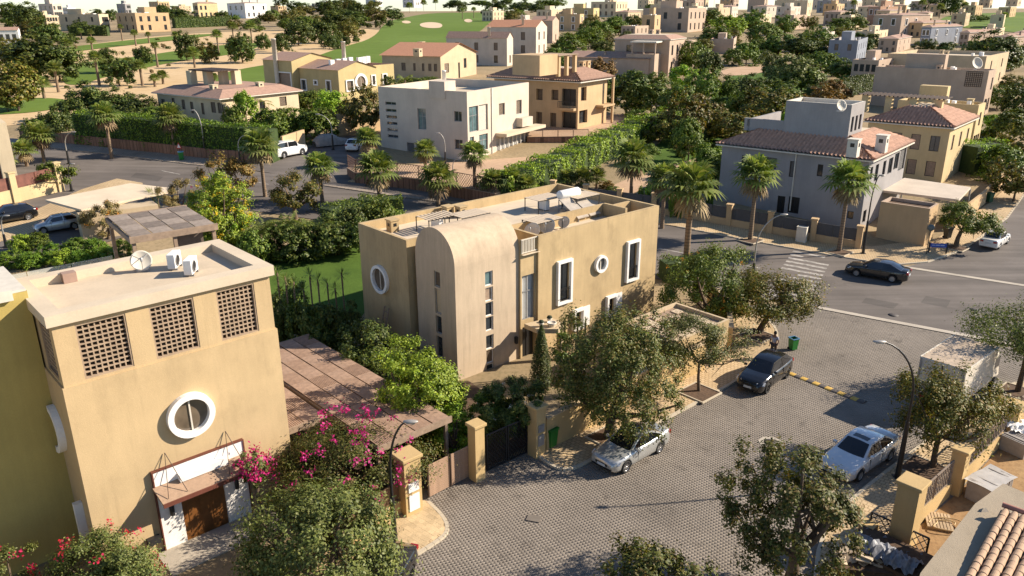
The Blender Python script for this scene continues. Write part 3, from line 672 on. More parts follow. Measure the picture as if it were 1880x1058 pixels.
# heavy pale coping and roof deck
ov = .10; mb = MB(); i_ = .5
o4 = [(-ov, -ov), (aL+ov, -ov), (aL+ov, aD+ov), (-ov, aD+ov)]; n4 = [(i_, i_), (aL-i_, i_), (aL-i_, aD-i_), (i_, aD-i_)]
for k in range(4):
    j = (k+1) % 4
    mb.quad((*o4[k], zt), (*o4[j], zt), (*o4[j], zt+.42), (*o4[k], zt+.42)); mb.quad((*o4[k], zt+.42), (*o4[j], zt+.42), (*n4[j], zt+.42), (*n4[k], zt+.42))
    mb.quad((*n4[k], zt+.42), (*n4[j], zt+.42), (*n4[j], zt+.02), (*n4[k], zt+.02)); mb.quad((*o4[j], zt), (*o4[k], zt), (*n4[k], zt+.0), (*n4[j], zt+.0))
mb.obj('parapet', COPE, A.root)
MB().quad((.4, .4, zt+.07), (aL-.4, .4, zt+.07), (aL-.4, aD-.4, zt+.07), (.4, aD-.4, zt+.07)).obj('roof', stucco('cream_deck', (0.56, 0.46, 0.335), .2, 0, .3), A.root)
A.ring('R', 0, 4.22, 5.62, .95, .24, .24, glassy('brown_glass', (.15, .115, .08), .2))
A.ring('R', 0, 99, 0, .01, .005, .01) if False else None
def half_ring(h, u, c, zc, r, wd, proud):
    vs = []; fs = []; n = 18
    for k in range(n+1):
        t = math.pi/2+math.pi*k/n
        for rr, y in ((r, -.03), (r, proud), (r-wd, proud), (r-wd, -.03)): vs.append((u-y, c+rr*math.cos(t), zc+rr*math.sin(t)))
    for k in range(n):
        for j in range(4): fs.append((k*4+j, k*4+4+j, k*4+4+(j+1) % 4, k*4+(j+1) % 4))
    MB().add(vs, fs).obj('round_window', WHITE, h.root)
half_ring(A, 0, 2.35, 5.7, 1.0, .24, .25)
A.box('window_surround', -.3, .02, 1.0, 1.25, .8, 2.9, WHITE)
# olive wing to the left
mb = MB(); wall_face(mb, (-9, 2.5), (0, 2.5), -.6, 11.3, (0, 1), [(-1.6+9, -.0+9-.1, 0.2, 3.0, .3)] if False else [(9-4.6, 9-3.2, 0, 3.0, .4)])
mb.quad((0, 2.5, -.6), (0, 5.25, -.6), (0, 5.25, 11.3), (0, 2.5, 11.3)); mb.obj('wing_wall', AW, A.root)
A._opening('R', 2.5, -4.6, -3.2, 0, 3.0, 'door', .4, None)
MB().box(-9, -.02, 2.52, 6.2, 11.3, 11.38).obj('wing_roof', OFFW, A.root)
MB().box(-9, -.5, 2.3, 2.5, 11.1, 11.5).obj('wing_coping', OFFW, A.root)
# entrance portal: white panels, red-brown edging, timber canopy hung on chains
RB = plain('red_brown_timber', (0.14, 0.045, 0.028), 0.6); pw = plain('portal_white', (0.82, 0.79, 0.74), 0.5, var=0.05)
p0, p1, pz = 2.4, 6.12, 3.7; d0, d1_ = 3.28, 5.1
port = empty('entrance_portal', (0, 0, 0)); port.parent = A.root
for nm, q in (('portal_panel', (p0, d0, -.14, -.002, 0, 3.0)), ('portal_panel', (d1_, p1, -.14, -.002, 0, 3.0)), ('portal_panel', (p0, p1, -.14, -.002, 3.0, pz)), ('portal_box', (3.3, 5.3, -.45, -.142, 3.02, 3.32))): MB().box(*q).obj(nm, pw, port)
for q in ((p0-.05, p0, -.18, -.002, 0, pz), (p1, p1+.05, -.18, -.002, 0, pz), (p0-.05, p1+.05, -.18, -.002, pz, pz+.035)): MB().box(*q).obj('portal_edge', RB, port)
MB().box(d0, d1_, -.04, -.003, 0, 3.0).obj('door', plain('orange_wood_door', (0.16, 0.062, 0.015), 0.45, var=.25, scale=4), port)
for x in (d0+.25, d0+.75, d0+1.25): MB().box(x, x+.34, -.06, -.041, .3, 2.5).obj('door_panel', plain('orange_wood_door', (0.16, 0.062, 0.015)), port)
cn = MB(); cn.add([(p0-.1, -.14, 2.98), (p1+.15, -.14, 2.98), (p1+.3, -1.05, 2.62), (p0-.05, -1.05, 2.62), (p0-.1, -.14, 3.06), (p1+.15, -.14, 3.06), (p1+.3, -1.05, 2.72), (p0-.05, -1.05, 2.72)],
                  [(3, 2, 1, 0), (4, 5, 6, 7), (0, 1, 5, 4), (1, 2, 6, 5), (2, 3, 7, 6), (3, 0, 4, 7)])
cn.obj('canopy', banded('canopy_boards', (0.38, 0.25, 0.16), (0.27, 0.165, 0.10), 'Y', 60), port)
MB().box(p0-.06, p1+.31, -1.1, -1.052, 2.56, 2.74).obj('canopy_fascia', RB, port)
for uu in (3.0, 5.5):
    for dx in (-.38, .38): MB().bar((uu, -.05, 4.35), (uu+dx, -.9, 2.8), .022).obj('canopy_chain', DKWOOD, port)
for uu in (2.85, 5.6):
    lt = MB().lathe([(.05, 1.55), (.1, 1.6), (.1, 2.0), (.05, 2.08), (0, 2.1)], (uu, -.24, 0), 8).obj('wall_lantern', DKMETAL, port)
MB().box(1.75, 2.25, -.22, -.002, .55, .85).obj('meter_box', DKMETAL, A.root)
MB().box(2.0, 7.0, -1.9, -.15, -.2, .05).obj('entrance_step', CONC, A.root)
# rooftop things of villa A
def dish(name, loc, rz, r, label, cat='satellite dish', group=None, tilt=.75):
    o = empty(name, loc, rz, label, cat, group)
    prof = [(r*k/7, .28*r*(k/7)**2) for k in range(8)]; mb = MB(); mb.lathe([(max(a, .001), z) for a, z in prof]+[(r, prof[-1][1]-.012)]+[(a*.98+.001, z-.014) for a, z in prof[::-1]], n=24)
    c, s_ = math.cos(tilt*math.pi/2), math.sin(tilt*math.pi/2); h = r*1.0
    rot = lambda p: (p[0], -p[2]*s_+p[1]*c, p[1]*s_+p[2]*c+h)
    mb.v = [rot(p) for p in mb.v]; mb.obj('reflector', OFFW, o)
    f = rot((0, 0, r*.9)); m2 = MB()
    for q in ((0, -r*.95, .26*r), (r*.7, r*.6, .26*r), (-r*.7, r*.6, .26*r)): m2.bar(rot(q), f, .025)
    m2.obj('feed_arm', GREYM, o); MB().lathe([(.04, -.1), (.06, .08), (0, .1)], f, 8).obj('receiver', GREYM, o)
    MB().bar((0, .1, 0), (0, .08, h), .07).obj('mast', GREYM, o); MB().box(-.25, .25, -.2, .3, 0, .05).obj('foot_plate', GREYM, o); return o
def ac_unit(loc, rz, label, group, sc=1.0, name='air_conditioner'):
    o = empty(name, loc, rz, label, 'air conditioner', group); w, d, h = .9*sc, .36*sc, .75*sc
    bevel(MB().box(-w/2, w/2, -d/2, d/2, .08, h).obj('casing', WHITE, o), .02)
    mb = MB().lathe([(.27*sc, -d/2-.005), (.27*sc, -d/2-.03), (.23*sc, -d/2-.03), (.23*sc, -d/2-.005)], (-.12*sc, 0, h*.55), 20, 'y'); mb.obj('fan_ring', GREYM, o)
    MB().lathe([(.225*sc, -d/2-.008), (0.001, -d/2-.008)], (-.12*sc, 0, h*.55), 20, 'y').obj('fan_grille', BLACK, o)
    for x in (-w*.35, w*.35): MB().box(x-.04, x+.04, -d*.6, d*.6, 0, .078).obj('foot', GREYM, o)
    return o
zr = zt+.075
wp = lambda H, px, py, z: H.f.w(*H.f.onz(px, py, z), z)
dish('satellite_dish', wp(A, 262, 497, zr), 0.5, .43, 'cream satellite dish on the deck of the mustard villa')
ac_unit(wp(A, 322, 492, zr), A.f.rot+.9, 'white air conditioner nearer the dish on the mustard villa roof', 'air conditioners on the mustard villa', .92)
ac_unit(wp(A, 352, 503, zr), A.f.rot+.9, 'white air conditioner farther from the dish, nearest the villa coping', 'air conditioners on the mustard villa', .92)
bx_ = MB().box(-.25, .25, -.2, .2, 0, .4).obj('roof_box', plain('pink_brown_box', (0.33, .22, .17), .8), None, wp(A, 128, 517, zr), A.f.rot); tag(bx_, 'small pinkish brown box on the mustard villa parapet', 'box')
# glass balustraded terrace behind villa A
TA = empty('terrace_balustrade', A.f.w(-6, 8.2, 0), A.f.rot, 'clear glass terrace balustrade behind the mustard villa', 'balustrade')
GL = bpy.data.materials.new('clear_panel'); GL.use_nodes = True; _b = GL.node_tree.nodes['Principled BSDF']; _b.inputs['Base Color'].default_value = (.75, .75, .68, 1); _b.inputs['Alpha'].default_value = .32; _b.inputs['Roughness'].default_value = .1
for i in range(6): MB().box(i*1.9, i*1.9+1.86, 3.2, 3.23, 8.3, 9.5).obj('glass_panel', GL, TA)
MB().box(-6, 11.6, 3.0, 3.4, -.5, 8.29).obj('terrace_wall', BEIGE, TA)
MB().box(-6, 13.6, -2.0, 2.99, 7.6, 8.0).obj('terrace_floor', ROOFF, TA)
# ---------------------------------------------------------------- timber pergolas with checkered slat panels
PANM = [plain('pergola_timber', (0.30, 0.195, 0.135), .85, var=.2, scale=4), plain('pergola_timber_pale', (0.33, 0.218, 0.152), .85, var=.2, scale=4)]
def slat_meshes(w, l, nm):
    ns = 11; a = MB(); b = MB()
    for i in range(ns):
        y = -l/2+l*(i+.5)/ns; a.box(-w/2+.02, w/2-.02, y-l/ns*.36, y+l/ns*.36, 0, .035)
        x = -w/2+w*(i+.5)/ns; b.box(x-w/ns*.36, x+w/ns*.36, -l/2+.02, l/2-.02, 0, .035)
    for m in (a, b): m.box(-w/2+.03, w/2-.03, -l/2+.03, -l/2+.08, -.05, -.002); m.box(-w/2+.03, w/2-.03, l/2-.08, l/2-.03, -.05, -.002)
    solid = MB()
    for i in range(ns):
        y = -l/2+l*(i+.5)/ns; solid.box(-w/2+.02, w/2-.02, y-l/ns*.485, y+l/ns*.485, 0, .035)
    return [a.mesh('slat_panel', PANM[0]), b.mesh('slat_panel', PANM[0]), solid.mesh('slat_panel', PANM[1])]
def pergola(root, u0, u1, v0, v1, z, nu, nv, rng, posts=(), tilt=0.0, matp=None):
    w, l = (u1-u0)/nu, (v1-v0)/nv; ms = slat_meshes(w-.03, l-.03, 'x')
    for i in range(nu):
        for j in range(nv):
            k = 2 if (i+j) % 2 else rng.choice([0, 1, 1])
            link('slat_panel', ms[k], root, (u0+w*(i+.5), v0+l*(j+.5), z+rng.uniform(0, .015)))
    for i in range(nu+1): u = u0+w*i; MB().box(u-.05, u+.05, v0-.05, v1+.05, z-.28, z-.055).obj('beam', TANWOOD, root)
    for v in (v0-.06, v1+.06): MB().box(u0-.08, u1+.08, v-.04, v+.04, z-.26, z+.05).obj('fascia', TANWOOD, root)
    for u, v, zb in posts: MB().box(u-.08, u+.08, v-.08, v+.08, zb, z-.29).obj('post', TANWOOD, root)
PR = empty('carport_pergola', A.f.w(0, 0, 0), A.f.rot, 'large brown timber carport pergola of checkered slat panels beside the mustard villa', 'pergola')
rg = random.Random(5)
pergola(PR, 10.9, 14.9, -3.2, 10.3, 2.75, 4, 10, rg, [(11, -3.0, 0), (14.8, -3.0, 0), (14.8, 3.5, 0), (14.8, 10, 0), (11, 10, 0)])
pergola(PR, 8.5, 10.7, 1.1, 10.3, 2.68, 2, 7, rg, [(8.7, 1.3, 0)])
# ---------------------------------------------------------------- central ochre villa with the barrel-vaulted stair tower (C)
CM = stucco('villa_ochre_render', (0.485, 0.360, 0.198), .45, .12, .65); CP = stucco('tower_pale_render', (0.54, 0.425, 0.30), .35, .16, .45)
CS = stucco('villa_orange_side', (0.47, 0.31, 0.125), .4, .1)
C = House('vaulted_villa', 'ochre villa with barrel-vaulted pale stair tower in the middle of the photo', 'villa', 841, 700, .85)
ct = 7.87; ub, uf, ue, vl, vf, vb = -.3, 6.25, 17.9, 4.35, -.3, 9.9
def wall_poly(h, pts, z0, z1, mat, holes={}, name='wall', dp=.18):
    mb = MB(); n = len(pts)
    for i in range(n):
        a, b = np.array(pts[i], float), np.array(pts[(i+1) % n], float); d = (b-a)/np.linalg.norm(b-a)
        wall_face(mb, a, b, z0, z1, (-d[1], d[0]), [(*q, dp) for q in holes.get(i, [])])
    return mb.obj(name, mat, h.root)
RW = [C.rectR(1041, 484, 1055, 560, vf), C.rectR(1164, 452, 1178, 514, vf)]
CURTD = banded('dark_blind', (.20, .19, .17), (.10, .095, .09), 'Z', 40)
RWd = [(7.98, 8.98, 3.1, 5.72), (14.68, 15.68, 3.1, 5.72)]
low = [(9.5, 10.2, .9, 2.05), (12.75, 13.45, 1.0, 2.2)]
out = [(ub, vl), (4.9, vl), (4.9, -.15), (uf, -.15), (uf, vf), (ue, vf), (ue, vb), (ub, vb)]
win_rec = (0.12, 1.2, 2.55, 5.5)
wall_poly(C, out, -1, ct, CM, {2: [win_rec, (0.15, 1.2, -.2, 2.1)], 4: [(a-uf, b-uf, c, d) for a, b, c, d in RWd+low]})
for q in RWd:
    C._opening('R', vf, *q, ('plain', CURTD), .18, DKMETAL); C.surround('R', vf, *q, .17, .22)
    mb = MB()
    for k in range(6): x = q[0]+.06+(q[1]-q[0]-.12)*k/5; mb.box(x-.012, x+.012, vf-.10, vf-.075, q[2]+.02, q[2]+.85)
    for z in (q[2]+.05, q[2]+.75, q[2]+.85): mb.box(q[0], q[1], vf-.11, vf-.07, z, z+.03)
    mb.obj('window_railing', DKMETAL, C.root)
for q in low: C._opening('R', vf, *q, 'open', .18, DKMETAL); C.surround('R', vf, *q, .16, .25)
for q in low: MB().box(q[1]+.17, q[1]+.75, vf-.12, vf-.05, q[2]-.1, q[3]+.15).obj('shutter', WHITE, C.root)
C._opening('R', -.15, 4.9+win_rec[0], 4.9+win_rec[1], win_rec[2], win_rec[3], 'curtain', .18, GREYM)
C._opening('R', -.15, 5.05, 6.0, -.2, 2.1, 'open', .18, DKMETAL)
C.ring('R', vf, 11.92, 4.88, .60, .17, .22, CURTD)
_c = C.rectL(684, 484, 716, 541, ub); C.ring('L', ub, (_c[0]+_c[1])/2, (_c[2]+_c[3])/2, .95, .2, .22, SHUT)
# parapet coping ring + two roof levels
def parapet_poly(h, pts, z1, hh, t, mat):
    n = len(pts); P = [np.array(p, float) for p in pts]; ins = []
    for i in range(n):
        a, b, c = P[i-1], P[i], P[(i+1) % n]; d1 = (b-a)/np.linalg.norm(b-a); d2 = (c-b)/np.linalg.norm(c-b)
        n1, n2 = np.array([-d1[1], d1[0]]), np.array([-d2[1], d2[0]]); ins.append(b+(n1+n2)*t if abs(d1@d2) < .5 else b+n1*t)
    mb = MB()
    for i in range(n):
        j = (i+1) % n; mb.quad((*P[i], z1), (*P[j], z1), (*ins[j], z1), (*ins[i], z1)); mb.quad((*ins[i], z1), (*ins[j], z1), (*ins[j], z1-hh), (*ins[i], z1-hh))
    return mb.obj('parapet', mat, h.root)
parapet_poly(C, [(ub, vl), (5.0, vl), (5.0, 3.1), (uf, 3.1), (uf, vf), (ue, vf), (ue, vb), (ub, vb)], ct+.004, 1.3, .22, CM)
CR1, CR2 = 7.25, 6.9
MB().add([(ub+.1, vl+.1, CR1), (5.1, vl+.1, CR1), (5.1, 3.2, CR1), (ue-.1, 3.2, CR1), (ue-.1, vb-.1, CR1), (ub+.1, vb-.1, CR1)], [tuple(range(6))]).obj('roof', ROOFF, C.root)
MB().add([(4.95, -.4, CR2), (uf+.1, -.4, CR2), (uf+.1, vf+.1, CR2), (ue-.1, vf+.1, CR2), (ue-.1, 3.18, CR2), (4.95, 3.18, CR2)], [tuple(range(6))]).obj('terrace_floor', ROOFF, C.root)
MB().box(6.5, 15.9, 3.0, 3.2, CR2, ct-.12).obj('roof_wall', CM, C.root); MB().box(15.7, 15.9, .9, 2.99, CR2, ct-.05).obj('roof_wall', CM, C.root); MB().box(15.91, ue-.23, 2.1, 2.3, CR2, ct-.05).obj('roof_wall', CM, C.root)
for u, v in ((1.5, 8.6), (6.4, 9.1), (7.1, 8.5)):
    C.chimney(u, v, CR1, .75, .6, CM)
# tower: box to the springing, barrel vault over it
tu, tv, ts, tr = 4.92, 3.9, 7.15, 1.95
sp = lambda y0, y1, a=2.22, b=2.82: (a, b, C.f.onv(897, y1)[1], C.f.onv(897, y0)[1])
rows = [(498.5, 525), (528, 553.5), (555.5, 581), (582.5, 608), (616, 642), (643, 668), (669.5, 693)]
TR = [sp(a, b) for a, b in rows]
TLr = [C.rectL(793.5, 498, 806, 526), C.rectL(797, 530, 807, 575), C.rectL(799, 580, 809, 612), C.rectL(800, 617, 810, 655)]
_v0, _v1 = 1.45, 2.05; TLr = [(_v0, _v1, q[2], q[3]) for q in TLr]
mb = MB(); wall_face(mb, (0, 0), (tu, 0), -1, ts, (0, 1), [(*q, .14) for q in TR]); wall_face(mb, (0, tv), (0, 0), -1, ts, (1, 0), [(tv-q[1], tv-q[0], q[2], q[3], .14) for q in TLr])
mb.quad((tu, 0, -1), (tu, tv, -1), (tu, tv, ts), (tu, 0, ts)); mb.obj('tower_wall', CP, C.root)
vs = []; nseg = 28
for k in range(nseg+1):
    t = math.pi*k/nseg; vs += [(0, tv/2-tr*math.cos(t), ts+tr*math.sin(t)), (tu, tv/2-tr*math.cos(t), ts+tr*math.sin(t))]
MB().add(vs, [(2*k, 2*k+1, 2*k+3, 2*k+2) for k in range(nseg)], True).obj('barrel_vault', CP, C.root)
for u in (0, tu):
    MB().add([(u, v, z) for _, v, z in vs[::2]], [tuple(range(nseg+1))]).obj('tower_gable', CP, C.root)
for q, st in zip(TR, ('blue', ('shutter', TANWOOD), 'plain', 'plain', 'plain', ('shutter', SHUT), 'plain')): C._opening('R', 0, *q, st, .14, WHITE)
for q, st in zip(TLr, ('shutter', ('shutter', BEIGE), 'plain', 'plain')): C._opening('L', 0, *q, st, .14, GREYM)
# portico slab with pots, railing, lantern
MB().add([(4.93, -.46, 2.2), (6.9, -.81, 2.2), (6.9, -2.1, 2.2), (5.9, -2.5, 2.2), (4.93, -1.6, 2.2), (4.93, -.46, 2.5), (6.9, -.81, 2.5), (6.9, -2.1, 2.5), (5.9, -2.5, 2.5), (4.93, -1.6, 2.5)],
         [(0, 1, 2, 3, 4), (9, 8, 7, 6, 5), (0, 5, 6, 1), (1, 6, 7, 2), (2, 7, 8, 3), (3, 8, 9, 4), (4, 9, 5, 0)]).obj('portico_slab', BEIGE, C.root)
MB().box(6.55, 6.85, -2.0, -1.7, -1, 2.19).obj('portico_column', BEIGE, C.root)
mb = MB()
for k in range(9): u = 4.98+k*.125; mb.box(u-.025, u+.025, -.43, -.38, ct-.15, ct-1.0) if False else mb.box(u-.025, u+.025, -.21, -.165, 6.98, 7.82)
for z in (6.98, 7.8): mb.box(4.93, 6.24, -.22, -.155, z, z+.05)
mb.obj('terrace_railing', OFFW, C.root)
MB().box(4.5, 4.66, -.2, -.01, 1.15, 1.6).obj('wall_lantern', DKMETAL, C.root)
for k, (u, v) in enumerate(((5.4, -1.5), (6.3, -1.3), (5.9, -1.9))):
    p = empty('flower_pot', C.f.w(u, v, 2.505), 0, ('round plant pot with dark shrub at the left on the portico slab', 'round plant pot with dark shrub at the right end of the portico slab', 'wide shallow bowl in the middle of the portico slab')[k], 'flower pot', 'pots on the portico')
    r = .17 if k < 2 else .3
    MB().lathe([(r*.6, 0), (r, .22), (r, .27), (r*.85, .27), (r*.8, .2), (0.001, .2)], n=14).obj('pot', OFFW, p)
    if k < 2: MB().lathe([(.15, .2), (.18, .3), (.13, .4), (0.001, .44)], n=10).obj('shrub', plain('dark_shrub', (.02, .03, .012), .9), p)
# rooftop shade frames
def shade(px, py, z, w, l, label, slatgap=True, H_=C, rot=0.0, hh=.95):
    u, v = H_.f.onz(px, py, z+hh); o = empty('shade_frame', H_.f.w(u, v, z), H_.f.rot+rot, label, 'roof shade', 'slatted shades on the vaulted villa')
    for x in (-w/2+.04, w/2-.04):
        for y in (-l/2+.04, l/2-.04): MB().box(x-.025, x+.025, y-.025, y+.025, 0, hh-.06).obj('leg', DKMETAL, o)
    for x in (-w/2+.04, w/2-.04): MB().box(x-.03, x+.03, -l/2, l/2, hh-.06, hh-.005).obj('frame', DKMETAL, o)
    n = 8; sl = MB().box(-w/2, w/2, -l/n*(.30 if slatgap else .44), l/n*(.30 if slatgap else .44), hh, hh+.03).mesh('slat', plain('pale_slat', (.55, .45, .33), .8))
    for k in range(n): link('slat', sl, o, (0, -l/2+l*(k+.5)/n, 0))
    return o
sh = [(802, 396, CR1, 'slatted shade farthest left on the vaulted villa roof', True), (862, 392, CR1, 'slatted shade second from the left, behind the barrel vault', False), (998, 362, CR1, 'slatted shade by the rear parapet of the vaulted villa', False),
      (1067, 358, CR1, 'slatted shade behind the solar water heater', False), (996, 402, CR2, 'slatted shade on the lower terrace beside the satellite dishes', False)]
for px_, py_, z_, lb, gp in sh:
    o = shade(px_, py_, z_, 1.5, 2.4, lb, gp, rot=math.pi/2)
    ac_unit((o.location.x, o.location.y, z_+.0), C.f.rot+math.pi/2, 'air conditioner under the '+lb, 'air conditioners under roof shades', 1.0)
for px_, py_, r_, lb in ((978, 440, .55, 'satellite dish nearest the barrel vault on the villa terrace'), (1006, 431, .55, 'satellite dish second from the vault, above the railing'), (1036, 420, .42, 'small satellite dish beside the solar panels')):
    dish('satellite_dish', wp(C, px_, py_, CR2), -.5, r_, lb, group='dishes on the vaulted villa', tilt=.62)
so = empty('solar_water_heater', wp(C, 1060, 398, CR2), C.f.rot, 'white solar water heater with cylindrical tank and two tilted panels on the villa roof', 'water heater')
MB().lathe([(.001, -1.0), (.28, -.98), (.33, -.9), (.33, .9), (.28, .98), (.001, 1.0)], (0, .9, 1.55), 20, 'x').obj('tank', WHITE, so)
for x in (-.62, .62): MB().add([(x-.55, -1.2, .25), (x+.55, -1.2, .25), (x+.55, .7, 1.25), (x-.55, .7, 1.25), (x-.55, -1.2, .32), (x+.55, -1.2, .32), (x+.55, .7, 1.32), (x-.55, .7, 1.32)], [(3, 2, 1, 0), (4, 5, 6, 7), (0, 1, 5, 4), (1, 2, 6, 5), (2, 3, 7, 6), (3, 0, 4, 7)]).obj('collector_panel', plain('collector', (.42, .37, .31), .35), so)
for x in (-1.0, 1.0):
    for a, b in (((x, .9, 0), (x, .9, 1.25)), ((x, -1.1, 0), (x, -1.1, .3)), ((x, -1.1, .05), (x, .9, .9))): MB().bar(a, b, .05).obj('stand', GREYM, so)
# ladder leaning at the left wall
ld = empty('wooden_ladder', C.f.w(-1.3, 6.6, 0), C.f.rot, 'grey wooden ladder leaning against the shaded side of the vaulted villa', 'ladder')
for y in (-.25, .25): MB().bar((0, y, 0), (.75, y, 3.0), .07).obj('rail', TANWOOD, ld)
for k in range(7): MB().bar((.08+.1*k, -.25, .3+.4*k), (.08+.1*k, .25, .3+.4*k), .05).obj('rung', TANWOOD, ld)
# garage with loose slabs on its roof
GA = House('garage', 'low flat-roofed ochre garage with broken slabs on its roof beside the vaulted villa', 'garage', 841, 700, .85)
GA.vol(9.1, 14.3, -9.0, -4.9, -.3, 2.8, CM, roof=('parapet', .22, .18, BEIGE, TANWOOD), R=[((10.2, 13.2, 0.05, 2.2), ('shutter', SHUT))])
rg = random.Random(3)
SLABM = plain('slab_stone', (.52, .42, .30), .9, var=.15)
for i in range(5):
    for j in range(5):
        if rg.random() < .15: continue
        u, v = 9.7+i*.9+rg.uniform(-.1, .1), -8.5+j*.72+rg.uniform(-.1, .1); w, l = rg.uniform(.3, .42), rg.uniform(.24, .33); a = rg.uniform(-.35, .35)
        pl = [(w, l*rg.uniform(.7, 1)), (-w*rg.uniform(.6, 1), l), (-w, -l), (w*rg.uniform(.7, 1), -l)]
        c_, s_ = math.cos(a), math.sin(a); MB().prism([(u+x*c_-y*s_, v+x*s_+y*c_) for x, y in pl], 2.595+rg.uniform(0, .01), 2.65+rg.uniform(0, .05)).obj('loose_slab', SLABM, GA.root)
# ---------------------------------------------------------------- white cubic house behind the road (W)
def zr_(rects, ox, oy, sc):
    """rectangles read off an enlarged crop -> photo pixels"""
    return [(ox+a/sc, oy+b/sc, ox+c/sc, oy+d/sc) for a, b, c, d in rects]
W = House('white_cube_house', 'white cubic house with slot windows and tall blue glazing across the road', 'house', 860, 298, .55)
wm, wm2 = WHITER, WHITER; wu, wv, wh = 14.8, 13.9, 8.5
zl6 = lambda r: zr_(r, 680, 140, 5.875)
Lw = [(W.rectL(*q), 'plain') for q in zl6([(160, 278, 275, 312), (166, 354, 280, 388), (172, 424, 286, 458), (178, 494, 290, 526), (184, 564, 294, 597), (188, 633, 300, 666)])]
Lw += [(W.rectL(*zl6([q])[0]), s_) for q, s_ in (((510, 350, 600, 575), 'blue'), ((903, 380, 985, 490), 'plain'), ((910, 685, 995, 790), 'plain'), ((395, 718, 475, 830), ('shutter', SHUTG)))]
Rw = [(W.rectR(*zl6([q])[0]), s_) for q, s_ in (((1065, 325, 1165, 600), ('blue', BLUEGL)), ((1172, 305, 1268, 585), ('shutter', banded('white_louvre', (.62, .58, .5), (.34, .32, .28), 'Z', 26))), ((1075, 655, 1120, 790), ('blue', BLUEGL)),
      ((1175, 625, 1268, 800), ('blue', BLUEGL)), ((1387, 292, 1450, 420), 'shutter'), ((1575, 258, 1632, 408), 'shutter'), ((1358, 640, 1698, 820), ('curtain', CURT)))]
W.vol(0, wu, 0, wv, -.8, wh, wm, R=Rw, L=Lw, fm=GREYM, roof=('parapet', 1.0, .25, WHITER, ROOFF), dp=.22)
W.box('corner_tower', -.12, 2.2, 3.2, 5.6, wh-1.0, wh+1.05, WHITER); W.flue(2.6, 5.2, wh-1, wh+2.0, .25, WHITE)
W.box('balcony', 11.4, 14.2, -1.0, -.002, 2.95, 4.1, WHITER); W.box('canopy_slab', 6.3, 16.6, -1.7, -.003, 2.35, 2.75, COPE)
W.box('downpipe', 5.35, 5.5, -.12, -.002, 0, wh, OFFW); W.box('plinth', 7.2, 14.9, -.25, -.004, -.8, .35, WHITER)
for i in range(7): W.box('glazing_bar', 7.4+i*1.05, 7.47+i*1.05, -.02, .15, .4, 2.3, WHITE)
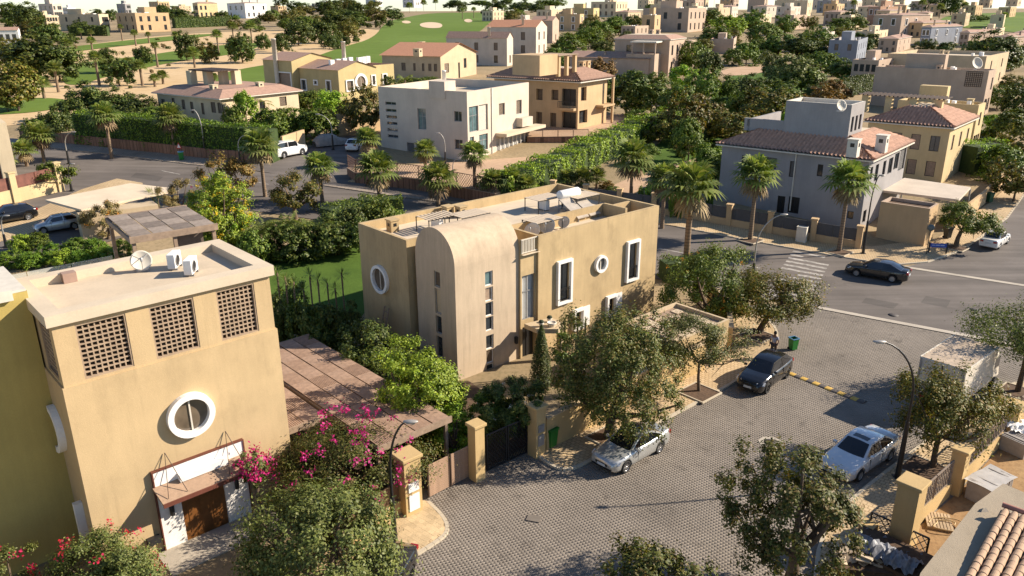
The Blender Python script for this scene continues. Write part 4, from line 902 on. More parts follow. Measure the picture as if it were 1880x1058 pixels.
# raised lot with brown block retaining wall and lattice fence
lot = [at(640, 322)[:2], at(655, 336)[:2], at(770, 350)[:2], at(912, 378)[:2], at(990, 352)[:2], at(1235, 236)[:2], at(1150, 205)[:2], at(860, 230)[:2], at(690, 250)[:2]]
LZ = 3.12
o = MB().prism([(p[0], p[1]) for p in lot], 0.5, LZ).obj('building_lot', LOT); tag(o, kind='structure')
def wall_run(name, label, cat, pts, zf, h, t, mat, cap=None, pil=None, fence=None, group=None):
    """boundary wall along world points; zf(x,y) gives its foot; pillars and an upper fence are parts"""
    o = empty(name, (pts[0][0], pts[0][1], 0), 0, label, cat, group); ox, oy = pts[0][0], pts[0][1]
    for a, b in zip(pts[:-1], pts[1:]):
        a = np.array(a[:2], float); b = np.array(b[:2], float); d = b-a; ln = np.linalg.norm(d); e = d/ln; n = np.array([-e[1], e[0]])*t/2; seg = max(1, int(ln/8))
        for i in range(seg):
            p, q = a+d*i/seg, a+d*(i+1)/seg; zp, zq = zf(*p), zf(*q); m = MB(); f = lambda P, s: (P[0]+n[0]*s-ox, P[1]+n[1]*s-oy)
            m.add([(*f(p, -1), zp-.5), (*f(q, -1), zq-.5), (*f(q, 1), zq-.5), (*f(p, 1), zp-.5), (*f(p, -1), zp+h), (*f(q, -1), zq+h), (*f(q, 1), zq+h), (*f(p, 1), zp+h)], [(3, 2, 1, 0), (4, 5, 6, 7), (0, 1, 5, 4), (1, 2, 6, 5), (2, 3, 7, 6), (3, 0, 4, 7)])
            m.obj('wall_panel', mat, o)
            if cap: m = MB(); m.bar((p[0]-ox, p[1]-oy, zp+h+.04), (q[0]-ox, q[1]-oy, zq+h+.04), t+.08, .08); m.obj('coping', cap, o)
        if pil:
            sp_, pw_, ph, pm = pil; k = max(1, round(ln/sp_))
            for i in range(k+1):
                c = a+d*i/k; z = zf(*c); ang = math.atan2(e[1], e[0]); pp = MB().box(-pw_/2, pw_/2, -pw_/2, pw_/2, -.4, ph).obj('pillar', pm, o, (c[0]-ox, c[1]-oy, z), ang)
                MB().box(-pw_/2-.07, pw_/2+.07, -pw_/2-.07, pw_/2+.07, ph+.002, ph+.14).obj('pillar_cap', pm, pp)
        if fence:
            kind, fh_, fm_ = fence; k = max(1, round(ln/2.4))
            for i in range(k):
                p, q = a+d*(i+.02)/k, a+d*(i+.98)/k; zp, zq = zf(*p)+h, zf(*q)+h; m = MB(); P = lambda s, zz: (p[0]+(q[0]-p[0])*s-ox, p[1]+(q[1]-p[1])*s-oy, zp+(zq-zp)*s+zz)
                for s in (0, 1): m.bar(P(s, 0), P(s, fh_), .06)
                m.bar(P(0, fh_), P(1, fh_), .06); m.bar(P(0, .06), P(1, .06), .05)
                if kind == 'diamond':
                    nd = 8; r = fh_/(ln/k)
                    for j in range(-5, nd+1):
                        for sg in (1, -1):
                            s0, s1 = (j/nd, j/nd+r*.75) if sg > 0 else (j/nd+r*.75, j/nd); z0, z1 = .06, fh_
                            if s0 < 0 or s1 < 0 or s0 > 1 or s1 > 1:
                                lo, hi = (s0, s1); f0 = 0; f1 = 1
                                for bnd in (0, 1):
                                    if (lo-bnd)*(hi-bnd) < 0:
                                        tt = (bnd-lo)/(hi-lo)
                                        if (lo < 0) == (bnd == 0) and (lo < 0 or lo > 1): f0 = max(f0, tt)
                                        else: f1 = min(f1, tt)
                                if max(lo, hi) <= 0 or min(lo, hi) >= 1: continue
                                s0, s1, z0, z1 = lo+(hi-lo)*f0, lo+(hi-lo)*f1, .06+(fh_-.06)*f0, .06+(fh_-.06)*f1
                            m.bar(P(s0, z0), P(s1, z1), .028)
                elif kind == 'panel':
                    m.bar(P(0, fh_/2), P(1, fh_/2), .02, fh_-.08)
                else:
                    nb = max(6, int(ln/k/.14))
                    for j in range(nb): m.bar(P(j/nb, 0), P(j/nb, fh_), .025)
                m.obj('fence_panel', fm_, o)
    return o
DIAM = plain('brown_lattice_steel', (.16, .09, .06), .7)
wall_run('retaining_wall', 'brown block retaining wall with diamond lattice fence around the white house lot', 'wall', [(p[0], p[1]) for p in lot[:4]], lambda x, y: min(tz(x, y), LZ-.6), 1.25, .3, BRICKW, TANWOOD, None, ('diamond', 1.5, DIAM))
# D: orange house with loggia
D = House('loggia_house', 'orange-tan house with corner loggia balconies and pink tiled hip roof behind the white cube', 'house', 1060, 243, .62)
zD = lambda q: zr_([q], 620, 0, 2.9375)[0]
dh = D.f.onv(1060, 150)[1]
D.vol(0, 8.5, 0, 15, -1, dh, TAN, L=[(D.rectL(*zD(q)), s_) for q, s_ in (((1070, 480, 1105, 540), 'shutter'), ((1152, 485, 1190, 540), 'shutter'), ((1070, 605, 1102, 690), 'shutter'), ((1145, 610, 1178, 695), 'shutter'), ((1208, 480, 1285, 572), 'open'), ((1208, 605, 1285, 700), 'open'))],
      R=[(D.rectR(*zD(q)), s_) for q, s_ in (((1312, 470, 1342, 545), 'plain'), ((1302, 595, 1346, 665), 'plain'))], fm=DKWOOD, roof=('hip', 1.5, .9, TERRA2, True, 'flat'), dp=.5)
_q = D.rectL(*zD((1204, 540, 1290, 590))); D.box('balcony', -.9, -.002, _q[0], _q[1], _q[2]-.1, _q[2]+.25, TAN)
for k in range(12): v = _q[0]+(_q[1]-_q[0])*k/11; D.box('baluster', -.88, -.84, v-.02, v+.02, _q[2]+.25, _q[2]+1.1, DKMETAL)
D.box('handrail', -.9, -.82, _q[0], _q[1], _q[2]+1.1, _q[2]+1.16, DKMETAL)
D.box('balcony', 5.2, 8.8, -1.3, -.002, _q[2]-.1, _q[2]+.2, TAN); D.box('column', 8.3, 8.6, -1.2, -.9, -1, dh, TAN)
u_, v_ = D.f.onz(985, 140, dh+1.2); D.box('roof_room', u_, u_+4.5, v_-.5, v_+4, dh+1.2, dh+3.9, TAN)
for k in range(3): D.box('pergola_column', u_+5+k*2.2, u_+5.5+k*2.2, v_-.4, v_+.1, dh+.8, dh+3.6, TAN)
for k in range(14): D.box('pergola_slat', u_+4.6, u_+10, v_-.6+k*.35, v_-.45+k*.35, dh+3.6, dh+3.7, TANWOOD)
D.chimney(1.2, 6.0, dh+.6, 1.0, .8, TAN); D.chimney(6.0, 3, dh+1.2, 1.1, .8, TAN); D.chimney(7.4, 3, dh+1.2, 1.1, .8, TAN)
lot2 = [at(968, 262)[:2], at(1080, 262)[:2], at(1190, 235)[:2], at(1230, 215)[:2], at(1150, 190)[:2], at(990, 200)[:2]]
o = MB().prism([(p[0], p[1]) for p in lot2], 1, 4.35).obj('building_lot', LOT); tag(o, kind='structure')
wall_run('retaining_wall', 'low brown retaining wall with railing in front of the loggia house', 'wall', [(p[0], p[1]) for p in lot2[:2]], lambda x, y: 3.1, 1.22, .3, BRICKW, None, None, ('bars', 1.0, DIAM))
# ---------------------------------------------------------------- generic villa kit
def auto(n, rows, a0, a1, zz, w, h, st, rng, skip=.12, ex=()):
    r = []
    for z in zz[:rows]:
        for k in range(n):
            if rng.random() < skip: continue
            c = a0+(a1-a0)*(k+.5)/n; r.append(((c-w/2, c+w/2, z, z+h), st if rng.random() < .75 else 'plain', *ex))
    return r
def villa(label, px, pyb, pyt, xl, xr, az, mat, roof, nL=3, nR=3, name='villa', cat='villa', group=None, seed=0, st='shutter', ex=(), rows=2, chim=2, flue=0, wmat=None, dp=.15, Lr=None, Rr=None, rmax=26, extra=None, z=None):
    """two-storey villa placed by the foot of its near corner; xl/xr are the photo columns where its two faces end"""
    H = House(name, label, cat, px, pyb, az, group, z); rng = random.Random(seed+int(px)); h = H.f.onv(px, pyt)[1]
    lu = max(3, min(rmax, H.f.onv(xr, (pyt+pyb)/2)[0])); lv = max(3, min(rmax, H.f.onu(xl, (pyt+pyb)/2)[0])); s = h/7.2
    zz = [h*.56, h*.11]; ww, hh = 1.15*s, h*.27
    Lw = Lr if Lr is not None else auto(nL, rows, .4*s, lv-.4*s, zz, ww, hh, st, rng, ex=ex)
    Rw = Rr if Rr is not None else auto(nR, rows, .4*s, lu-.4*s, zz, ww, hh, st, rng, ex=ex)
    H.vol(0, lu, 0, lv, -2.0, h, mat, R=Rw, L=Lw, roof=roof, fm=wmat, dp=dp*s)
    zb = h+(-.6 if roof and roof[0] == 'parapet' else .6)
    for k in range(chim): H.chimney(lu*rng.uniform(.2, .8), lv*rng.uniform(.15, .6), zb, 1.1*s, .8*s, mat)
    for k in range(flue): H.flue(lu*(.15+.7*k), lv*.3, 0 if k == 0 else zb, h+2.6*s, .32*s, OFFW)
    if roof and roof[0] == 'parapet' and rng.random() < .8:
        a, b = lu*rng.uniform(.3, .5), lv*rng.uniform(.3, .5); H.box('roof_room', a, a+lu*.35, b, b+lv*.35, h-.6, h+2.2*s, mat)
    if roof and roof[0] == 'parapet':
        for k in range(3):
            a, b = lu*rng.uniform(.1, .85), lv*rng.uniform(.08, .5); H.box('roof_unit', a, a+.9*s, b, b+.5*s, h-.79, h+.25*s, WHITE)
    H.h, H.lu, H.lv, H.s = h, lu, lv, s
    return H
par = lambda m=None: ('parapet', .8, .25, m or COPE, ROOFF)
tile = lambda m, r=1.4, o_=.5, t=False, k=None: ('hip', r, o_, m, t, k)
# I: beige house behind the long hedge
zI = lambda q: zr_([q], 0, 0, 2.9375)[0]
I = House('hedge_house', 'beige villa with pink roof terrace and column pergola behind the long clipped hedge', 'villa', 412, 240, .62)
ih = I.f.onv(411, 180)[1]; iu = I.f.onv(547, 170)[0]; iv = I.f.onu(288, 172)[0]
I.vol(0, iu, 0, iv, -1.5, ih, CREAM, L=[(I.rectL(*zI(q)), s_) for q, s_ in (((870, 535, 890, 575), 'shutter'), ((925, 530, 942, 560), 'shutter'), ((980, 538, 998, 590), 'shutter'), ((1027, 550, 1044, 612), 'shutter'), ((1086, 556, 1101, 618), 'shutter'), ((1138, 552, 1163, 608), 'shutter'), ((1174, 555, 1198, 612), 'shutter'))],
      R=[(I.rectR(*zI((1508, 522, 1546, 572))), 'shutter'), (I.rectR(*zI((1280, 620, 1310, 690))), 'plain'), (I.rectR(*zI((1400, 545, 1430, 590))), 'plain')], roof=('hip', 1.0, .6, TERRA2, False, 'flat', None, TERRA2), fm=DKWOOD)
for k, q in enumerate(((1040, 460), (1128, 460), (1210, 458), (1278, 458))):
    u, v = I.f.onz(*zI((q[0], q[1], 0, 0))[:2], ih+.9); I.box('pergola_column', u-.55, u+.55, v-.55, v+.55, ih+.5, ih+3.1, CREAM)
u0, v0 = I.f.onz(*zI((1050, 460, 0, 0))[:2], ih+.9); u1, v1 = I.f.onz(*zI((1278, 458, 0, 0))[:2], ih+.9)
for k in range(16): t = k/15; I.box('pergola_slat', u0+(u1-u0)*t-.1, u0+(u1-u0)*t+.1, min(v0, v1)-.6, max(v0, v1)+1.0, ih+3.1, ih+3.3, DKWOOD)
I.chimney(2.0, 4.2, ih+.5, 1.0, .9, CREAM); I.chimney(8.5, 2.0, ih+.6, .9, .9, CREAM)
# F: olive-yellow villa with white surrounds and a round window
zF = lambda q: zr_([q], 460, 80, 4.81)[0]
Fv = House('olive_villa', 'olive-yellow villa with white window surrounds, half-round window and tall chimney', 'villa', 625, 190, .66)
fh_ = Fv.f.onv(622, 129)[1]; fu = Fv.f.onv(728, 118)[0]; fv = Fv.f.onu(549, 132)[0]; fu1 = Fv.f.onv(690, 122)[0]
Fv.vol(0, fu1, 0, fv, -1.5, fh_, OCHRE, L=[(Fv.rectL(*zF(q)), 'plain', 'white') for q in ((455, 322, 493, 408), (565, 330, 590, 360), (675, 332, 710, 422))], R=[(Fv.rectR(*zF((848, 330, 905, 415))), 'shutter', 'white'), (Fv.rectR(*zF((1072, 285, 1098, 365))), 'plain', 'white')],
       roof=('gable', 1.3, .25, TERRA2, 'v', False), fm=GREYM)
_r = Fv.rectR(*zF((962, 290, 1010, 385))); Fv.ring('R', 0, _r[0]+.3, (_r[2]+_r[3])/2, 1.5, .45, .2, SHUT)
Fv.vol(fu1+.05, fu, .8, fv, -1.5, fh_+.3, OCHRE, R=[(Fv.rectR(*zF((1195, 275, 1225, 360)), ), 'plain', 'white')], roof=par(TERRA2))
fv2 = Fv.f.onu(495, 115)[0]
Fv.vol(-1.5, 8, fv+.05, fv2, -1.5, fh_+1.3, OCHRE, L=[(Fv.rectL(*zF((235, 260, 360, 420)), -1.5), ('shutter', TANWOOD), 'white')], roof=('gable', 1.2, .25, TERRA2, 'v', False))
Fv.flue(-1.8, (fv+fv2)/2, 3, fh_+5.0, .42, OFFW); Fv.flue(fu*.7, fv*.9, fh_, fh_+4.2, .4, OFFW)
for k in range(7):
    u, v = Fv.f.onz(*zF((715+k*55, 160-(8*k), 0, 0))[:2], fh_+1.2) if k < 4 else Fv.f.onz(*zF((960+(k-4)*36, 138-6*(k-4), 0, 0))[:2], fh_+1.2)
    Fv.box('air_conditioner', u-.45, u+.45, v-.3, v+.3, fh_+.2, fh_+1.5, WHITE)
# E: pink-roofed yellow villa
zE = lambda q: zr_([q], 600, 0, 5.53)[0]
E_ = House('pink_roof_villa', 'tan villa with wide plain pink tiled roof and four small chimneys', 'villa', 810, 150, .42)
eh = E_.f.onv(809, 103)[1]; ev = E_.f.onu(701, 103)[0]; eu = E_.f.onv(874, 96)[0]
E_.vol(0, eu, 0, ev, -2, eh, BEIGE, L=[(E_.rectL(*zE(q)), 'shutter') for q in ((758, 638, 800, 718), (878, 643, 902, 720), (966, 645, 990, 722), (1030, 648, 1062, 722), (1088, 650, 1120, 726))],
       R=[(E_.rectR(*zE((1195, 645, 1240, 740))), 'shutter'), (E_.rectR(*zE((1335, 635, 1352, 800))), 'plain'), (E_.rectR(*zE((1390, 592, 1418, 690))), 'plain')], roof=('gable', 2.4, .5, TERRA3, 'v', False))
for q in ((815, 460), (960, 450), (1130, 465), (925, 530)): u, v = E_.f.onz(*zE((q[0], q[1]+30, 0, 0))[:2], eh+1.0); E_.chimney(u, v, eh+1.0, 1.2, 1.4, BEIGE)
# grey villa by the main road (G) and its row
zG = lambda q: zr_([q], 1300, 180, 3.9175)[0]
G = House('grey_villa', 'grey villa with terracotta hip roof and roof tower beside the main road', 'villa', 1577, 425, .697)
gh, gu, gv = 7.0, 13.2, 14.9
G.vol(0, gu, 0, gv, -.6, gh, GREYR, L=[(G.rectL(*zG(q)), s_) for q, s_ in (((240, 415, 310, 510), 'greyshutter'), ((420, 430, 492, 510), 'greyshutter'), ((585, 455, 628, 570), 'greyshutter'), ((785, 478, 825, 565), 'plain'), ((495, 705, 550, 830), 'open'), ((575, 712, 655, 830), 'open'), ((1040, 505, 1085, 575), 'greyshutter'), ((1000, 815, 1045, 870), 'plain'))],
      R=[(G.rectR(*zG(q)), 'plain') for q in ((1165, 500, 1182, 585), (1200, 482, 1222, 595), (1255, 457, 1275, 565), (1297, 435, 1325, 540), (1340, 400, 1370, 508), (1113, 812, 1134, 892))]+[(G.rectR(*zG((1378, 350, 1418, 510))), 'greyshutter')], roof=('hip', 1.5, .55, TERRA, True, 'flat'), fm=DKMETAL)
u, v = G.f.onz(1556, 254, gh+1.4)
G.vol(u, u+4.2, v, v+6.5, gh+1.2, gh+4.6, GREYR, R=[((u+.5+k*1.2, u+1.2+k*1.2, gh+1.9, gh+3.4), 'plain') for k in range(3)], roof=('parapet', .5, .22, OFFW, ROOFF))
G.box('roof_wall', u+.2, u+.5, v+6.52, gv-1.0, gh+1.2, gh+2.5, GREYR); G.box('roof_wall', u+.2, gu-2, gv-1.6, gv-1.3, gh+1.2, gh+2.4, GREYR)
for px_, py_ in ((1566, 280), (1618, 272), (1396, 237)):
    u, v = G.f.onz(px_, py_, gh+.7); G.chimney(u, v, gh+.6, 1.3, .95, OFFW)
G.box('downpipe', -.12, -.002, 6.9, 7.0, 1.0, gh, OFFW)
dish('satellite_dish', G.f.w(*G.f.onz(1542, 205, gh+4.15), gh+4.15), 0.3, .55, 'satellite dish on the roof tower of the grey villa')
# carport canopy, guard hut, fence of G
K = G.f
cp = empty('carport_canopy', K.o, K.rot, 'flat cream carport canopy beside the grey villa', 'carport')
uc = lambda px, py, z: K.onz(px, py, z)
q = [uc(1612, 350, 2.9), uc(1760, 368, 2.9), uc(1782, 345, 2.9), uc(1660, 328, 2.9)]
MB().prism([(float(a), float(b)) for a, b in q], 2.75, 2.98).obj('canopy_slab', WHITER, cp)
for a, b in q: MB().box(a-.08, a+.08, b-.08, b+.08, -.5, 2.74).obj('post', GREYM, cp)
hut = House('guard_hut', 'small ochre flat-roofed utility hut at the fence corner of the grey villa', 'hut', 1695, 455, .74)
hh_ = hut.f.onv(1692, 393)[1]; hu = hut.f.onv(1722, 384)[0]; hv = hut.f.onu(1615, 385)[0]
hut.vol(0, hu, 0, hv, -.4, hh_, TAN, roof=('parapet', .3, .2, PINKR, SOIL))
wall_run('boundary_fence', 'orange plinth fence with pillars and dark grey panels before the grey villa', 'fence', [rd(-31, 12.6), rd(-17, 15.8), rd(-1.2, 16.9)], tz, .75, .25, TAN, None, (3.7, .5, 2.1, TAN), ('panel', 1.1, plain('grey_fence_panel', (.07, .072, .08), .6)))
bx = MB().box(-.45, .45, -.25, .25, 0, 1.5).box(-.48, .48, -.28, .28, 1.502, 1.56).obj('utility_cabinet', OFFW, None, at(1470, 446), math.atan2(RE[1], RE[0])); bevel(tag(bx, 'pale utility cabinet standing before the grey villa fence', 'utility cabinet'), .02)
# row behind G
G2 = villa('pale yellow villa with terracotta hip roof and roof pergola right behind the grey villa', 1727, 338, 242, 1585, 1775, .72, PALEY, tile(TERRA, 1.7, .5, True, 'flat'), Lr=None, nL=4, nR=3, seed=2, st=('shutter', TANWOOD), name='yellow_villa', chim=2)
for k in range(4): G2.box('terrace_column', 5.0+k*.1, 5.8+k*.1, 2.5+k*2.9, 3.3+k*2.9, G2.h+.4, G2.h+2.5, PALEY)
for k in range(20): G2.box('pergola_slat', 4.6, 8.4, 2.2+k*.52, 2.4+k*.52, G2.h+2.5, G2.h+2.65, DKWOOD)
G3 = villa('cream flat-roofed villa with parapet and stair block, third along the right row', 1780, 285, 200, 1640, 1800, .72, PALEY, par(PALEY), nL=0, nR=3, seed=4, name='cream_villa', chim=1)
G4 = villa('grey-brown villa with dark lattice panel and dish, fourth along the right row', 1800, 215, 135, 1600, 1820, .72, PINKR, par(PINKR), nL=0, nR=2, seed=6, name='brown_villa', chim=1)
lp = MB(); _z = G4.h-2.6
for i in range(9): lp.box(-.06, -.01, .8+i*.3, .88+i*.3, _z, _z+2.4); lp.box(-.055, -.012, .8, 3.3, _z+i*.3, _z+.07+i*.3)
lp.obj('lattice_panel', DKWOOD, G4.root)
dish('satellite_dish', G4.f.w(2, 2.5, G4.h), .2, 1.0, 'large satellite dish on the grey-brown villa roof')
G5 = villa('long blank beige villa with high parapet behind the lattice tower villa', 1800, 165, 106, 1625, 1845, .72, BEIGE, par(BEIGE), nL=0, nR=2, seed=9, name='beige_villa', chim=2)
villa('narrow pillared beige villa front beside the park hedge', 1607, 160, 112, 1562, 1640, .72, PINKR, par(PINKR), nL=4, nR=2, seed=19, name='pillared_villa', chim=0, st='open')
villa('dark blue-grey villa with flat roofs beyond the long beige villa', 1570, 118, 76, 1520, 1690, .5, BLUEG, par(GREYR), nL=2, nR=4, seed=21, name='slate_villa', chim=1)
villa('white low villa with stepped flat roofs at the park edge', 1510, 92, 62, 1490, 1600, .5, WHITER, par(WHITER), nL=1, nR=3, seed=22, name='white_villa', chim=1)
# J, K and the row along the golf course
villa('white villa with rubble-strewn tiled roof and grey flue behind the pink-roofed villa', 931, 122, 70, 820, 942, .40, WHITER, ('gable', 1.5, .2, TERRA2, 'v', False), nL=3, nR=1, seed=31, name='rubble_roof_villa', flue=1, chim=0)
villa('white gabled villa with pink roof slope and white flue', 984, 104, 50, 895, 1004, .35, WHITER, ('gable', 2.0, .2, TERRA3, 'v', False), nL=2, nR=2, seed=32, name='gabled_villa', flue=1, chim=0)
villa('light grey twin-chimney villa next along the golf row', 1014, 80, 38, 975, 1026, .35, PINKR, ('gable', 1.5, .2, TERRA2, 'v', False), nL=2, nR=1, seed=33, flue=1, chim=0, name='row_villa', group='villas along the golf edge')
villa('tan villa with white window surround along the golf row', 1064, 58, 26, 1020, 1072, .35, TAN, par(TERRA2), nL=2, nR=1, seed=34, ex=('white',), flue=1, chim=0, name='row_villa', group='villas along the golf edge')
villa('ochre villa with white window surround, farthest of the golf row', 1089, 42, 15, 1038, 1100, .35, OCHRE, par(TERRA2), nL=2, nR=1, seed=35, ex=('white',), flue=1, chim=0, name='row_villa', group='villas along the golf edge')
villa('cream apartment block with tall windows on the skyline', 1130, 32, 3, 1085, 1172, .5, CREAM, par(CREAM), nL=4, nR=4, seed=36, name='apartment_block', cat='apartment block', chim=1, z=None)
# M: terraced complex
M1 = villa('beige villa with pink roof, dishes and tall pillared porch left of the park', 1226, 140, 73, 1128, 1256, .5, PINKR, tile(TERRA2, .9, .3, False, 'flat'), nL=2, nR=3, seed=41, name='porch_villa', st='open', chim=2)
for k in range(3):
    M1.box('porch_column', M1.lu+.2+(k % 2)*3.2, M1.lu+.9+(k % 2)*3.2, -1.2+4.2*(k//2), -.5+4.2*(k//2), -2, M1.h*.86, PINKR)
M1.box('porch_slab', M1.lu-.2, M1.lu+4.4, -1.6, 4.2, M1.h*.86, M1.h*.92, PINKR); M1.box('balcony', M1.lu+.01, M1.lu+4.0, -1.2, 3.8, M1.h*.40, M1.h*.47, PINKR)
M1.box('roof_terrace', -4.5, -.01, 2, 9, -1, M1.h*.62, PINKR); M1.box('terrace_canopy', -5.0, .6, 1.6, 8, M1.h*.92, M1.h*.96, OFFW)
for k in range(3): M1.box('canopy_post', -4.8, -4.5, 1.8+k*2.8, 2.1+k*2.8, M1.h*.62, M1.h*.92, PINKR)
villa('grey low house with pink tiled hipped roof in front of the porch villa', 1190, 142, 108, 1046, 1210, .5, PINKR, ('gable', 1.2, .4, TERRA2, 'v', False), nL=0, nR=2, seed=42, name='low_house', rows=1, chim=1)
villa('stepped tan apartment villa with balconies behind the porch villa', 1262, 60, 15, 1180, 1312, .55, PINKR, par(PINKR), nL=3, nR=4, seed=43, name='stepped_villa', st='open', chim=1)
villa('square tan tower villa left of the stepped villa', 1200, 72, 28, 1178, 1212, .5, TAN, par(TAN), nL=1, nR=1, seed=44, name='tower_villa', chim=0)
villa('small pavilion with pink roof among the park trees', 1345, 100, 74, 1304, 1358, .3, PINKR, par(TERRA2), nL=2, nR=1, seed=45, name='park_pavilion', cat='pavilion', rows=1, chim=0)
# top right skyline rows
for k, (lab, a, m, rf, ex) in enumerate((
    ('terracotta villa with white trimmed windows at the upper right', (1612, 46, 12, 1592, 1690, .9), TERRW, par(TERRA3), ('white',)),
    ('beige gabled villa with white trimmed windows below the terracotta villa', (1650, 70, 28, 1602, 1715, .9), PINKR, tile(TERRA2, .8, .3), ('white',)),
    ('tan villa with pink roof in the middle of the upper right row', (1690, 70, 42, 1668, 1760, .9), TAN, tile(TERRA2, .8, .3), ()),
    ('blue-grey villa with white trimmed window in the upper right row', (1705, 84, 50, 1690, 1770, .9), BLUEG, tile(TERRA2, .8, .3), ('white',)),
    ('pale pink villa with roof debris at the right end of the upper row', (1775, 88, 60, 1760, 1860, .9), PINKR, tile(TERRA2, .8, .3), ()),
    ('beige villa with one white framed window at the right photo edge', (1850, 98, 68, 1825, 1930, .9), PINKR, tile(TERRA2, .8, .3), ('white',)),
    ('white flat-roofed house with blue shade on the top skyline', (1570, 26, 2, 1545, 1600, .6), WHITER, par(WHITER), ()),
    ('pale grey house left of the white skyline house', (1525, 24, 0, 1500, 1548, .6), GREYR, par(WHITER), ()),
    ('cream house on the skyline above the park trees', (1480, 30, 0, 1415, 1492, .5), CREAM, par(CREAM), ()),
    ('pink-tan balcony house on the skyline above the park', (1402, 22, -6, 1352, 1412, .5), PINKR, par(PINKR), ()),
    ('brown shaded house peeking at the top above the park', (1340, 16, -8, 1322, 1350, .5), TAN, par(TAN), ()),
    ('low white stepped house half hidden at the top of the park', (1455, 55, 28, 1422, 1520, .6), PINKR, par(WHITER), ()))):
    villa(lab, *a, m, rf, nL=2, nR=3, seed=50+k, ex=ex, name='hill_villa', group='villas on the upper right slope', chim=1, flue=1 if k in (1, 3) else 0, st='plain')
for k, (px_, yb_, yt_, xl_, xr_, m_) in enumerate(((1215, 20, -4, 1188, 1238, CREAM), (1275, 26, 0, 1248, 1300, PINKR), (1318, 36, 14, 1298, 1340, BEIGE), (1540, 48, 22, 1512, 1570, PINKR), (1640, 26, 4, 1600, 1672, CREAM), (1602, 86, 58, 1570, 1634, CREAM), (1645, 98, 72, 1612, 1672, PINKR),
    (1740, 68, 46, 1712, 1778, BEIGE), (1832, 76, 54, 1800, 1872, CREAM), (1885, 92, 66, 1855, 1930, PINKR), (1012, 42, 18, 985, 1034, CREAM), (962, 62, 36, 938, 986, WHITER), (1152, 48, 22, 1128, 1176, BEIGE), (1395, 50, 26, 1366, 1416, CREAM), (1450, 34, 12, 1425, 1478, WHITER), (1700, 20, 2, 1672, 1726, PINKR), (1165, 78, 48, 1140, 1190, PINKR), (905, 40, 20, 885, 925, CREAM))):
    villa('%s villa in the packed far rows, %s from the left' % ({'cream_render': 'cream', 'pink_beige_render': 'pinkish beige', 'beige_render': 'beige', 'white_render': 'white'}[m_.name], ['nearest the centre', 'second', 'third', 'fourth', 'fifth', 'sixth', 'seventh', 'eighth', 'ninth', 'tenth', 'eleventh', 'twelfth', 'thirteenth', 'fourteenth', 'fifteenth', 'sixteenth', 'seventeenth', 'eighteenth'][sorted([1215, 1275, 1318, 1540, 1640, 1602, 1645, 1740, 1832, 1885, 1012, 962, 1152, 1395, 1450, 1700, 1165, 905]).index(px_)]), px_, yb_, yt_, xl_, xr_, .6, m_, par(m_) if k % 3 else tile(TERRA2, .9, .3), nL=3, nR=3, seed=200+k, name='far_villa', group='packed far villas', chim=1, flue=k % 2, st='shutter')
# far-left row above the golf course
for k, (lab, a, m, rf, ex, st_) in enumerate((
    ('cream house with dark square loggias above the golf course, left', (186, 58, 26, 110, 201, .35), CREAM, par(CREAM), (), 'open'),
    ('pink-brown pillared mansion above the golf course', (253, 60, 24, 215, 312, .72), TAN, par(PINKR), (), 'open'),
    ('pale house with sloping white roof edge behind the cream loggia house', (100, 32, 7, 58, 115, .5), WHITER, par(WHITER), (), 'plain'),
    ('grey-white house with cut-off gable behind the pillared mansion', (232, 26, 7, 192, 241, .5), GREYR, par(WHITER), (), 'plain'),
    ('small white house between the two golf mansions', (126, 30, 14, 116, 140, .5), WHB, par(WHITER), (), 'plain'),
    ('tan skyline house with dark flat top above the mansion', (292, 20, 3, 272, 312, .5), TAN, par(TERRA2), (), 'plain'),
    ('cream house corner hidden in the trees at the far left', (88, 54, 28, 52, 108, .6), CREAM, par(CREAM), (), 'plain'),
    ('yellow house with single-pitch roof on the golf ridge', (366, 34, 6, 355, 400, .6), PALEY, tile(TERRA2, 1.2, .4), (), 'open'),
    ('low beige house behind the single-pitch yellow house', (330, 20, 11, 310, 360, .6), BEIGE, par(BEIGE), (), 'plain'),
    ('bright white mansion with big arch and two flues on the ridge', (452, 34, 6, 418, 490, .55), WHB, tile(TERRA2, 1.0, .2), (), 'plain'),
    ('small orange-tan house right of the white ridge mansion', (512, 24, 11, 492, 526, .6), TAN, par(TAN), (), 'plain'),
    ('dark grey house among the ridge trees', (578, 22, 10, 552, 598, .6), DKGREY, par(DKGREY), (), 'plain'),
    ('red-brown house among the ridge trees', (602, 20, 6, 590, 618, .6), TERRW, par(TERRA3), (), 'plain'),
    ('white house at the end of the long fairway, left one', (690, 10, -8, 660, 702, .6), WHB, par(WHB), (), 'plain'),
    ('wide white house at the end of the long fairway, right one', (760, 12, -8, 725, 812, .5), WHB, par(WHB), (), 'plain'))):
    villa(lab, *a, m, rf, nL=3, nR=4, seed=80+k, ex=ex, st=st_, name='ridge_villa', group='villas above the golf course', chim=0 if k in (0, 1) else 1, flue=2 if k == 9 else 0)
villa('white villa with tall windows at the left photo edge by the golf course', -48, 102, 56, -90, 37, 1.22, WHB, ('gable', .8, .2, TERRA2, 'u', False), nL=1, nR=7, seed=97, name='edge_villa', flue=1, chim=0, st='plain')
villa('white wedge of roof at the far left skyline', -4, 24, 15, -60, 13, .6, WHB, par(WHB), nL=1, nR=1, seed=98, name='edge_villa', chim=0)
